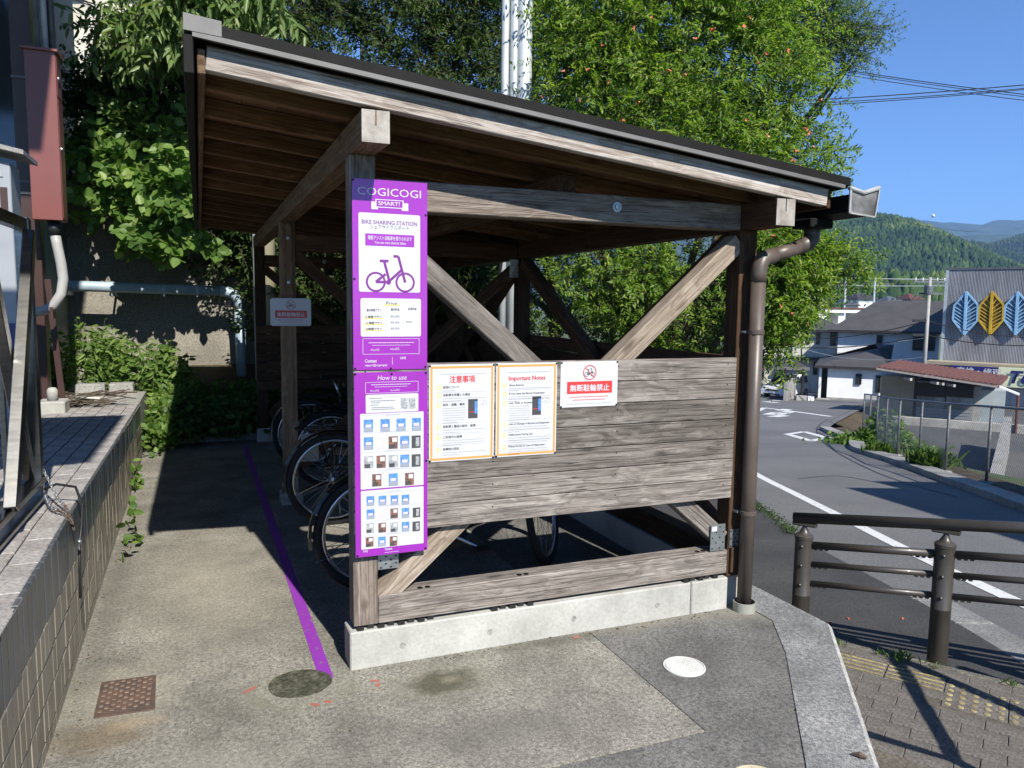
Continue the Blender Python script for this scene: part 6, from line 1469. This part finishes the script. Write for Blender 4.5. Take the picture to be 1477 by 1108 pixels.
M['leaf_zel'] = leafmat('grey_green_leaf', (.05,.095,.02), (.10,.165,.035), (.18,.24,.07), .42, .5)
M['leaf_weed'] = leafmat('weed_leaf', (.06,.12,.02), (.11,.19,.035), (.2,.28,.07), .42, .5)
M['leaf_ivy'] = leafmat('ground_ivy_leaf', (.03,.065,.012), (.06,.11,.02), (.11,.16,.035), .35, .5)
M['litter'] = leafmat('dry_leaf_litter', (.05,.032,.018), (.12,.08,.045), (.25,.19,.11), .1, .9)
M['flower'] = basic('orange_blossom', (.58,.11,.03), (.55,.22,.10), 20, .5)
# --- flowering tree beside the shelter
D = 8.6
pom = empty('flowering_tree', (4.3,4.6,zr(9)), 'bright green tree with small orange red blossoms beside the shelter', 'tree'); WM[pom] = Matrix.Translation(pom.location)
LB = [lobe(872,90,8.8,108),lobe(960,60,9.0,130),lobe(1075,70,9,110),lobe(838,215,8.6,80),lobe(930,190,8.5,115),lobe(1050,200,8.4,110),lobe(1130,150,8.8,75),lobe(1150,250,8.6,62),lobe(1195,215,8.9,28),
      lobe(880,390,8.6,90),lobe(970,400,8.4,95),lobe(1050,440,8.6,80),lobe(1110,370,8.3,52),lobe(1120,450,8.2,50),lobe(1165,385,8.3,34),lobe(900,490,8.8,80),lobe(1010,500,8.8,80),lobe(1230,388,8.3,16),lobe(1205,372,8.3,22),lobe(1262,393,8.3,9),lobe(1125,505,8.2,22), lobe(1140,345,8.2,40), lobe(1150,420,8.2,38), lobe(1105,480,8.1,34), lobe(1180,350,8.3,26), lobe(1155,480,8.2,20), lobe(812,100,8.9,52), lobe(790,420,9.2,60), lobe(1000,-40,9,140), lobe(860,-30,9,120)]
limbs(pom, (4.3,4.6,zr(9)-.1), [at(860,120,8.8), at(960,100,9), at(1070,110,9), at(830,240,8.6), at(950,230,8.5), at(1060,240,8.4), at(900,420,8.6), at(1000,430,8.5), at(1110,420,8.3), at(1230,388,8.3), at(1140,280,8.6), at(1130,180,8.8)], .13, 4, fork=.3)
crown(pom, LB, 13500, 13, .066, .024, M['leaf_pom'], .12, LANCE, .24, .6, 3, twr=.0022, gap=.47, gs=2.2)
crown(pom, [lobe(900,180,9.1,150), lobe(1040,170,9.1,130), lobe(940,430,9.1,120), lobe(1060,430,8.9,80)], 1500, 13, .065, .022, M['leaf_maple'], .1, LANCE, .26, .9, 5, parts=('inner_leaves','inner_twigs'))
crown(pom, [lobe(1110,370,8.2,50),lobe(1125,440,8.1,48),lobe(1150,395,8.2,40),lobe(1165,430,8.2,24),lobe(1190,375,8.3,26),lobe(1215,385,8.3,18),lobe(1245,390,8.3,14),lobe(1110,490,8.1,32),lobe(1150,335,8.25,30),lobe(1268,396,8.3,8),lobe(1180,410,8.3,14)], 1000, 13, .066, .024, M['leaf_pom'], .12, LANCE, .24, .6, 8, twr=.0022, parts=('spray_leaves','spray_twigs'))
r_ = np.random.default_rng(77); fl = MB()
fpx = [(1090,95),(1110,70),(940,20),(870,60),(1000,235),(1105,260),(1130,235),(1190,155),(1145,70),(1060,40),(1035,42),(985,108),(880,122),(812,105),(780,130),(850,95),(1175,195),(1080,180),(1125,200),(1100,330),(1115,338),(1085,350),(1120,385),(1130,440),(1142,452),(1160,470),(1135,235),(905,165),(935,158),(1050,225),(1145,210),(1165,180),(960,100),(1090,255),(1140,255),(1000,60),(1075,20),(1180,225),(1095,460),(1150,240),(1060,240),(920,30),(840,150)]
for (px, py) in fpx:
    for k in range(1):
        q = at(px+r_.normal(0,7), py+r_.normal(0,7), 7.6 if py < 300 else 7.65); d = Vector(r_.normal(size=3)).normalized(); s_ = r_.uniform(.55,.95)
        fl.lathe([(.004,-.025*s_),(.011*s_,-.005),(.010*s_,.010*s_),(.022*s_,.026*s_),(.010*s_,.022*s_),(0,.018*s_)], q, d, 7)
tag(fl.build('blossoms', M['flower'], pom), kind='stuff')
# --- taller grey-green tree behind it
zel = empty('tall_tree', (9.5,9.0,zr(15)), 'taller grey green tree reaching over the flowering tree at the upper right', 'tree'); WM[zel] = Matrix.Translation(zel.location)
limbs(zel, (8.6,9.6,zr(15)-.2), [at(1190,50,13), at(1250,55,13), at(1150,10,13), at(1230,90,13), at(1120,80,13.5)], .2, 9, fork=.5)
crown(zel, [lobe(1130,30,13,80),lobe(1195,35,13,52),lobe(1232,40,12.8,26),lobe(1262,42,12.7,17),lobe(1240,75,12.8,22),lobe(1222,95,12.8,14),lobe(1150,90,13.2,55),lobe(1180,-30,13,60),lobe(1268,55,12.7,12),lobe(1215,62,12.9,30),lobe(1255,85,12.8,10),lobe(1280,40,12.7,9),lobe(1275,62,12.7,8)], 2100, 12, .06, .024, M['leaf_zel'], .1, LANCE, .34, .7, 13, twr=.003)
# --- large-leaved tree hanging over the path on the left
lin = empty('round_leaf_tree', (-1.1,8.2,3.0), 'tree with big round light green leaves hanging in front of the retaining wall', 'tree'); WM[lin] = Matrix.Translation(lin.location)
LB = [lobe(px,py,D_+1.05,rp,1,.35) for px,py,D_,rp in ((205,210,8.6,70),(250,265,8.4,52),(165,250,8.6,58),(210,310,8.4,56),(160,310,8.5,30),(250,318,8.4,24),(203,362,8.3,15),(140,190,8.8,38),(300,338,8.6,16),(270,200,8.7,42))]
limbs(lin, (-1.3,9.3,2.9), [at(200,220,9.6), at(250,260,9.4), at(160,260,9.6), at(215,320,9.4), at(190,370,9.3), at(150,330,9.5), at(310,340,9.6)], .09, 12, fork=.55)
crown(lin, LB, 340, 9, .125, .10, M['leaf_lin'], .22, ROUND, .32, .55, 17, nrm_up=.25, twr=.004, curl=.35)
# --- long-leaved branches over the top left
che = empty('long_leaf_tree', (-.2,10.5,3.5), 'light green tree with long drooping leaves across the top left', 'tree'); WM[che] = Matrix.Translation(che.location)
LB = [lobe(215,35,9.2,42),lobe(270,20,9.0,45),lobe(330,15,9.0,42),lobe(392,-8,9.0,24),lobe(160,50,9.3,26),lobe(290,-35,9,50),lobe(330,-40,9.2,50)]
limbs(che, (-.3,10.2,3.4), [at(220,30,9.2), at(280,15,9.0), at(340,10,9.0), at(385,5,9.0), at(165,45,9.3), at(300,-60,9.2)], .12, 15, fork=.75)
crown(che, LB, 520, 9, .17, .048, M['leaf_cherry'], .75, LONG, .42, .6, 19, nrm_up=.35, twr=.004, curl=.3)
# --- dark evergreens behind the shelter
def darktree(name, base, lobes, label, ntw, seed, mat='leaf_dark', L=.085, Wd=.036, lpt=11, tmpl=LANCE, tw=.3, tips=None):
    e = empty(name, base, label, 'tree', 'dark trees behind the shelter'); WM[e] = Matrix.Translation(e.location)
    limbs(e, base, tips or [l[0] for l in lobes[:6]], .16, seed, fork=.45); crown(e, lobes, int(ntw*1.3), lpt, L, Wd, M[mat], .1, tmpl, tw, .75, seed, twr=.004, gap=.36, gs=1.6); return e
darktree('evergreen_tree', at(560,445,13)+Vector((0,0,-1)), [lobe(520,40,13,110),lobe(620,60,13,110),lobe(450,90,12.5,75),lobe(690,40,13,80),lobe(560,180,12.5,130),lobe(660,150,12.5,100),lobe(470,-30,13,110),lobe(600,-60,13,120),lobe(700,-50,13,110)], 'large dark evergreen tree rising directly behind the shelter roof', 5200, 31)
darktree('evergreen_tree', at(450,445,11)+Vector((0,0,-.2)), [lobe(440,330,10.5,90),lobe(520,350,10.5,100),lobe(390,360,10.5,60),lobe(600,370,10.5,90),lobe(680,390,11,90),lobe(330,330,10.5,70),lobe(420,450,10.3,70),lobe(520,450,10.3,90),lobe(640,460,10.5,100)], 'dark bushy evergreen seen through the open back of the shelter', 3000, 33)
darktree('maple_tree', at(190,330,10.4)+Vector((0,0,-.3)), [lobe(170,130,10,45),lobe(230,125,10,50),lobe(120,140,10,35),lobe(262,105,10,30),lobe(200,170,10.2,60),lobe(138,38,9.5,13),lobe(250,160,10,60),lobe(110,230,10,40),lobe(285,230,10,45)], 'dark small leaved maple behind the round leaved tree', 2100, 35, 'leaf_maple', .075, .045, 10)
darktree('evergreen_tree', at(330,330,15), [lobe(340,60,15,70),lobe(400,120,15,70),lobe(430,20,15.5,60),lobe(300,170,14.5,80),lobe(380,220,14,80),lobe(280,100,15,50)], 'dark evergreen tree behind the yellowish pole', 1900, 37)
darktree('evergreen_tree', at(800,445,14)+Vector((0,0,-1.5)), [lobe(760,60,14,100),lobe(740,200,13.5,110),lobe(800,350,13,130),lobe(700,430,12.5,110),lobe(900,420,13,120),lobe(1000,420,13,110),lobe(820,-30,14,120),lobe(780,480,12,110),lobe(930,500,12,110),lobe(1040,500,12,90)], 'dark evergreen tree filling the gap behind the flowering tree', 3800, 39, 'leaf_maple')
# --- poles behind
pl1 = empty('pole', at(378,500,9.7), 'yellowish timber pole with a thin white pipe behind the roof', 'pole'); WM[pl1] = Matrix.Translation(pl1.location)
q = at(379,60,9.7); MB().tube([Vector((q.x,q.y,.2)), Vector((q.x-.05,q.y,9))], .112, 14).build('shaft', M['polew'], pl1, True); MB().tube([Vector((q.x-.15,q.y-.05,.2)), Vector((q.x-.18,q.y-.05,9))], .022, 8).build('pipe', M['galvpole'], pl1, True)
pl2 = empty('pole', at(750,400,8.6)-Vector((0,0,2.6)), 'bundle of white galvanised pole shafts rising above the roof beside the flowering tree', 'pole'); WM[pl2] = Matrix.Translation(pl2.location)
for px, r_m in ((727.5,.05),(741,.06),(755,.10)): q = at(px,60,8.6); MB().tube([Vector((q.x,q.y,-1.2)), Vector((q.x+.02,q.y,8.5))], r_m*.86, 14).build('shaft', M['galvpole'], pl2, True)
# --- grey building beyond the trees at the top left, with its white meter cabinet behind the shelter
gb = empty('grey_building', (-3,20,4), 'plain greyish apartment building beyond the trees at the top left', 'building'); WM[gb] = Matrix.Translation(gb.location)
a, b_ = frame_at(-150,19), frame_at(272,19); fbox('wall', a, b_, 8, 3, 12, M['cream'], gb)
for px in (100,190): opening(px, px+40, -30, -5, 18.96, gb)
for k in range(4): fbox('wall_joint', frame_at(-150,18.98), frame_at(272,18.98), .03, zat(95-k*55,180,19), zat(94-k*55,180,19), M['greyconc'], gb)
antn = empty('antenna', at(115,3,14), 'dark television antenna at the top left corner', 'antenna'); WM[antn] = Matrix.Translation(antn.location)
q0, q1 = at(85,-8,14), at(136,10,14); MB().bar(q0, q1, .02, .02).build('boom', M['cable'], antn)
for k in range(6): q = q0+(q1-q0)*((k+.5)/6); MB().bar(q-HD*.25-Vector((0,0,.02)), q+HD*.25+Vector((0,0,.10)), .012, .012).build('element', M['cable'], antn)
mc = empty('meter_cabinet', ony(735,470,8.2), 'pale metal cabinet behind the shelter among the trees', 'cabinet'); WM[mc] = Matrix.Translation(mc.location)
q = ony(742,445,8.4); MB().box(q.x-.32,q.x+.32,8.4,8.8,q.z-.75,q.z+.85,.01).build('body', M['cabinet'], mc); MB().box(q.x-.30,q.x+.30,8.385,8.4,q.z-.6,q.z+.35,.005).build('door', M['cabinet'], mc); MB().box(q.x+.1,q.x+.2,8.375,8.386,q.z-.15,q.z-.08).build('handle', M['black'], mc)
# --- weeds, ivy and grass
def patch(name, label, cat, pts, n, L, Wd, mat, up=.5, tmpl=LANCE, h=.1, seed=1, cover=True):
    r_ = np.random.default_rng(seed); P = []; 
    A_ = np.array(pts, float); w_ = r_.random((n, len(A_)))**2.2; w_ /= w_.sum(1, keepdims=True); P = w_ @ A_; P[:,2] += r_.random(n)**1.5*h
    d = unit(r_.normal(size=(n,3))*np.array([1,1,.5])+np.array([0,0,up])); nn_ = unit(r_.normal(size=(n,3))*.5+np.array([0,-.4,.8])); sz = r_.uniform(.6,1.3,n)
    o = leafmesh(name, P, d, nn_, L*sz, Wd*sz, mat, None, tmpl); return tag(o, label, cat, kind='stuff')
patch('ivy', 'low green ivy covering the bed at the end of the path', 'ivy', [(-1.2,5.4,.0),(-.8,5.55,.02),(-1.2,6.1,.1),(1.5,6.15,.1),(1.8,7.1,.45),(-1.2,7.1,.45),(-.6,7.25,.6),(.5,6.7,.3),(.2,6.2,.15),(-1.15,5.0,.0)], 9000, .075, .055, M['leaf_ivy'], .6, ROUND, .22, 41)
patch('sunlit_ivy', 'ivy strip coloured bright green for sunlight at the end of the tiled wall', 'ivy', [(-1.16,4.95,.0),(-.86,5.1,.0),(-1.14,6.0,.05),(-.75,6.1,.1),(-1.14,6.9,.35),(-.6,7.2,.5),(-1.1,7.6,.5)], 3800, .07, .05, M['leaf_weed'], .7, ROUND, .2, 46)  # same ivy in a brighter leaf colour, standing in for sunlight
def weed(loc, h, n, label, seed, L=.11, Wd=.04, mat='leaf_weed', spread=.12, name='weed', grp='weeds'):
    r_ = np.random.default_rng(seed); e = empty(name, loc, label, 'plant', grp); loc = np.array(loc); A_, B_, P, Dr = [], [], [], []
    for k in range(n):
        a = r_.random()*6.28; b0 = loc+np.array([math.cos(a)*spread*r_.random(), math.sin(a)*spread*r_.random(), 0]); tip = b0+np.array([math.cos(a)*spread, math.sin(a)*spread, h*r_.uniform(.55,1.05)]); A_.append(b0); B_.append(tip)
        for j in range(9): t = .25+.75*j/8; P.append(b0+(tip-b0)*t); q = r_.random()*6.28; Dr.append([math.cos(q), math.sin(q), r_.uniform(-.9,.5)])
    sticks('stems', np.array(A_), np.array(B_), .004, M['leaf_weedstem'], e); P = np.array(P); nn_ = unit(np.random.default_rng(seed+1).normal(size=P.shape)*.55+np.array([0,-.7,.6])); sz = r_.uniform(.6,1.2,len(P))
    leafmesh('leaves', P, np.array(Dr), nn_, L*sz, Wd*sz, M[mat], e, LONG); return e
M['leaf_weedstem'] = basic('green_stem', (.10,.15,.04), None, 4, .6)
for i, (x, y, h, n) in enumerate(((-2.05,6.4,1.0,26),(-1.75,6.5,1.15,30),(-1.45,6.55,.85,24),(-1.15,6.5,.95,26),(-.85,6.65,.75,18),(-2.4,6.5,.9,22),(-1.6,6.9,1.05,24),(-1.05,6.95,.9,20))):
    weed((x,y+.35,.48 if x < -1.2 else .4), h*.72, n+10, 'leafy green weed clump, number %s from the left in front of the retaining wall' % ('two','three','five','six','eight','one','four','seven')[i], 50+i)
for i, (px, py) in enumerate(((183,690),(172,775))):
    q = onx(px, py, xw(3)+.01); r_ = np.random.default_rng(90+i); n = 26; hgt = .26 if i == 0 else .30
    q = onz(px, py+(25 if i else 15), .0); P = np.stack([q.x+.03+r_.random(n)*.06, q.y+r_.normal(0,.14,n), r_.random(n)*hgt], 1)
    o = leafmesh('vine', P, r_.normal(size=(n,3))+np.array([.6,-.3,.1]), r_.normal(size=(n,3))*.4+np.array([.8,-.6,.5]), r_.uniform(.04,.065,n), r_.uniform(.032,.052,n), M['leaf_weed'], None, ROUND, kind=None)
    tag(o, ('small vine at the foot of the tiled wall beside the roof shadow', 'larger leafy vine at the foot of the tiled wall near the middle')[i], 'vine')
def tuft(loc, h, n, label, seed, mat='leaf_weed', r0=.1, name='grass_tuft'):
    r_ = np.random.default_rng(seed); P = np.array(loc)[None]+r_.normal(size=(n,3))*np.array([r0,r0,0]); d = unit(r_.normal(size=(n,3))*np.array([.5,.5,.1])+np.array([0,0,1])); L = r_.uniform(.5,1,n)*h
    o = leafmesh(name, P, d, r_.normal(size=(n,3)), L, L*.05+.004, M[mat], None, LONG, kind=None); return tag(o, label, 'grass', 'grass tufts')
for i, (px, py, h) in enumerate(((1341,676,.5),(1270,655,.35))): q = onroad(px, py); tuft((q.x,q.y,q.z), h, 260, ('tall grass tuft at the fence foot below the third post', 'grass at the fence bend beside the creeper', 'short grass tuft on the verge between fence and kerb')[i], 60+i, r0=.16)
q = onroad(1264,640); r_ = np.random.default_rng(5); n = 1500; P = np.array([q.x,q.y,q.z])+r_.normal(size=(n,3))*np.array([.55,.55,.0]); P[:,2] += r_.random(n)**2*1.1*np.exp(-((P[:,0]-q.x-.3)**2+(P[:,1]-q.y)**2)/.35)
tag(leafmesh('creeper', P, r_.normal(size=(n,3))+np.array([-.3,-.5,.2]), r_.normal(size=(n,3))*.4+np.array([0,-.5,.8]), r_.uniform(.09,.17,n), r_.uniform(.07,.12,n), M['leaf_weed'], None, ROUND, kind=None), 'bushy green creeper climbing the bend of the chain link fence', 'creeper')
bankp = [(q.x+1.4,q.y+.5,zr(dep(q))-.1) for q in kr[6:-10:4]]+[(q.x+2.8,q.y+2.2,zr(dep(q))-1.0) for q in kr[6:-10:4]]
patch('bank_ivy', 'green ground cover on the bank behind the chain link fence', 'ground cover', bankp, 7000, .14, .10, M['leaf_ivy'], .5, ROUND, .3, 44)
for i, (u, v, n) in enumerate(((.0,-.1,18),(.25,-.09,14),(.36,-.09,30),(.5,-.1,10),(.9,-.08,12))): q = SW(u, v, ZS); tuft((q.x,q.y,q.z), .05+.03*(i == 2), n, 'tiny weed in the pavement kerb joint, '+('first','second','third','fourth','fifth')[i]+' from the coping', 70+i, r0=.03, name='kerb_weed')
for i, (px, py) in enumerate(()): q = onz(px+10, py, ZS); tuft((q.x+.03,q.y,q.z), .07, 26, ('lower','upper')[i]+' grass tuft against the coping at the bottom right', 80+i, r0=.04, name='kerb_weed')
r_ = np.random.default_rng(71); EP = [onroad(px, py) for px, py in ((1082,727),(1100,737),(1118,748),(1138,765),(1146,772))]; n = 700; t = r_.random(n)*(len(EP)-1.001); i0 = t.astype(int)
P = np.array([EP[i]*(1-f)+EP[i+1]*f for i, f in zip(i0, t-i0)])+r_.normal(size=(n,3))*np.array([.05,.05,.0]); P[:,2] += r_.random(n)*.05
tag(leafmesh('moss', P, r_.normal(size=(n,3))+np.array([0,0,.5]), r_.normal(size=(n,3))+np.array([0,0,1]), r_.uniform(.012,.03,n), r_.uniform(.008,.018,n), M['leaf_maple'], None, ROUND), 'strip of moss and weeds along the pavement edge behind the downpipe', 'moss', kind='stuff')
fl2 = MB(); r_ = np.random.default_rng(3)
for k in range(9):
    px, py = r_.uniform(1150,1320), r_.uniform(840,930); q = onroad(px, py, .004); a = r_.random()*6.28; s_ = r_.uniform(.005,.009); d = Vector((math.cos(a),math.sin(a),0)); fl2.obox((q.x,q.y,q.z+.004), (d,(-d.y,d.x,0),(0,0,1)), (s_,s_*.6,.004))
tag(fl2.build('fallen_petals', M['flower']), 'small fallen orange petals scattered on the dark pavement', 'petals', kind='stuff')
r_ = np.random.default_rng(15); n = 260; t = r_.random(n); P = np.zeros((n,3)); k = r_.random(n)
P[:,0] = np.where(k < .5, -1.10+np.abs(r_.normal(0,.03,n)), np.where(k < .75, r_.uniform(-1.1,1.9,n), r_.uniform(.0,1.95,n))); P[:,1] = np.where(k < .5, r_.uniform(-.6,5.2,n), np.where(k < .75, r_.uniform(-1.2,2.2,n), -.03-np.abs(r_.normal(0,.03,n)))); P[:,2] = .003
d_ = r_.normal(size=(n,3))*np.array([1,1,.15]); tag(leafmesh('leaf_litter', P, d_, r_.normal(size=(n,3))*.3+np.array([0,0,1]), r_.uniform(.006,.02,n), r_.uniform(.004,.011,n), M['litter'], None, LANCE), 'scattered crumbs of dry leaves on the platform concrete', 'leaf litter', kind='stuff')
dl = empty('dead_leaf', onz(1240,1092,.006), 'curled brown dead leaf on the granite coping', 'leaf'); q = onz(1240,1092,.006); MB().tube([q+Vector((-.015,.02,.004)), q+Vector((0,0,.010)), q+Vector((.012,-.02,.005))], [.004,.011,.005], 6).build('leaf_blade', M['rust'], dl)
# ================================================================== OFF-FRAME BUILDING THAT SHADES THE ROAD
sb = empty('station_building', (8,-3,-.6), 'large pale building right of the camera outside the picture', 'building'); WM[sb] = Matrix.Translation(sb.location)
e1 = Vector((-.395,-.918,0)); e2 = Vector((.918,-.395,0))
def blk(name, c, l1, l2, z0, z1, mat):
    c = Vector((c[0],c[1],0)); P = [c, c+e2*l2, c+e2*l2+e1*l1, c+e1*l1]; return MB().prism([(q.x,q.y) for q in P][::-1], (0,0,z0), (1,0,0), (0,1,0), (0,0,1), z1-z0).build(name, mat, sb)
blk('wall', (9.9,-.75), 9, 8, -1.2, 4.69, M['walls']); blk('roof', (11.13,-1.41), 8, 7, 4.70, 5.60, M['roofd'])
hr = empty('handrail', (3.4,-1.6,ZS), 'steel handrail added out of view to cast shadow bands on the sidewalk', 'handrail'); WM[hr] = Matrix.Translation(hr.location)  # unseen posts and rail added to throw shadow bands across the sidewalk
for x, y, h in ((3.44,-1.62,1.55),(3.80,-1.75,1.35)): MB().tube([(x,y,ZS-.02), (x,y,ZS+h)], .04, 12).build('post', M['guard'], hr, True)
MB().tube([(2.42,-1.50,ZS+1.0), (2.75,-2.0,ZS+1.0), (3.44,-1.62,ZS+1.45)], .035, 10).build('rail', M['guard'], hr, True); MB().tube([(2.75,-2.0,ZS-.02), (2.75,-2.0,ZS+1.0)], .035, 10).build('post', M['guard'], hr, True)
# ================================================================== HAZE
hz = MB().box(-1500,5200,-900,5200,-12,500).build('haze', None); hz['kind'] = 'stuff'; tag(hz, 'thin blue summer haze filling the valley air', 'haze')
m = bpy.data.materials.new('haze_air'); m.use_nodes = True; n = m.node_tree; n.nodes.clear(); out = n.nodes.new('ShaderNodeOutputMaterial'); pv = n.nodes.new('ShaderNodeVolumePrincipled')
pv.inputs['Color'].default_value = (.34,.58,1,1); pv.inputs['Density'].default_value = .00018; pv.inputs['Anisotropy'].default_value = .2; n.links.new(pv.outputs[0], out.inputs['Volume']); hz.data.materials.append(m)
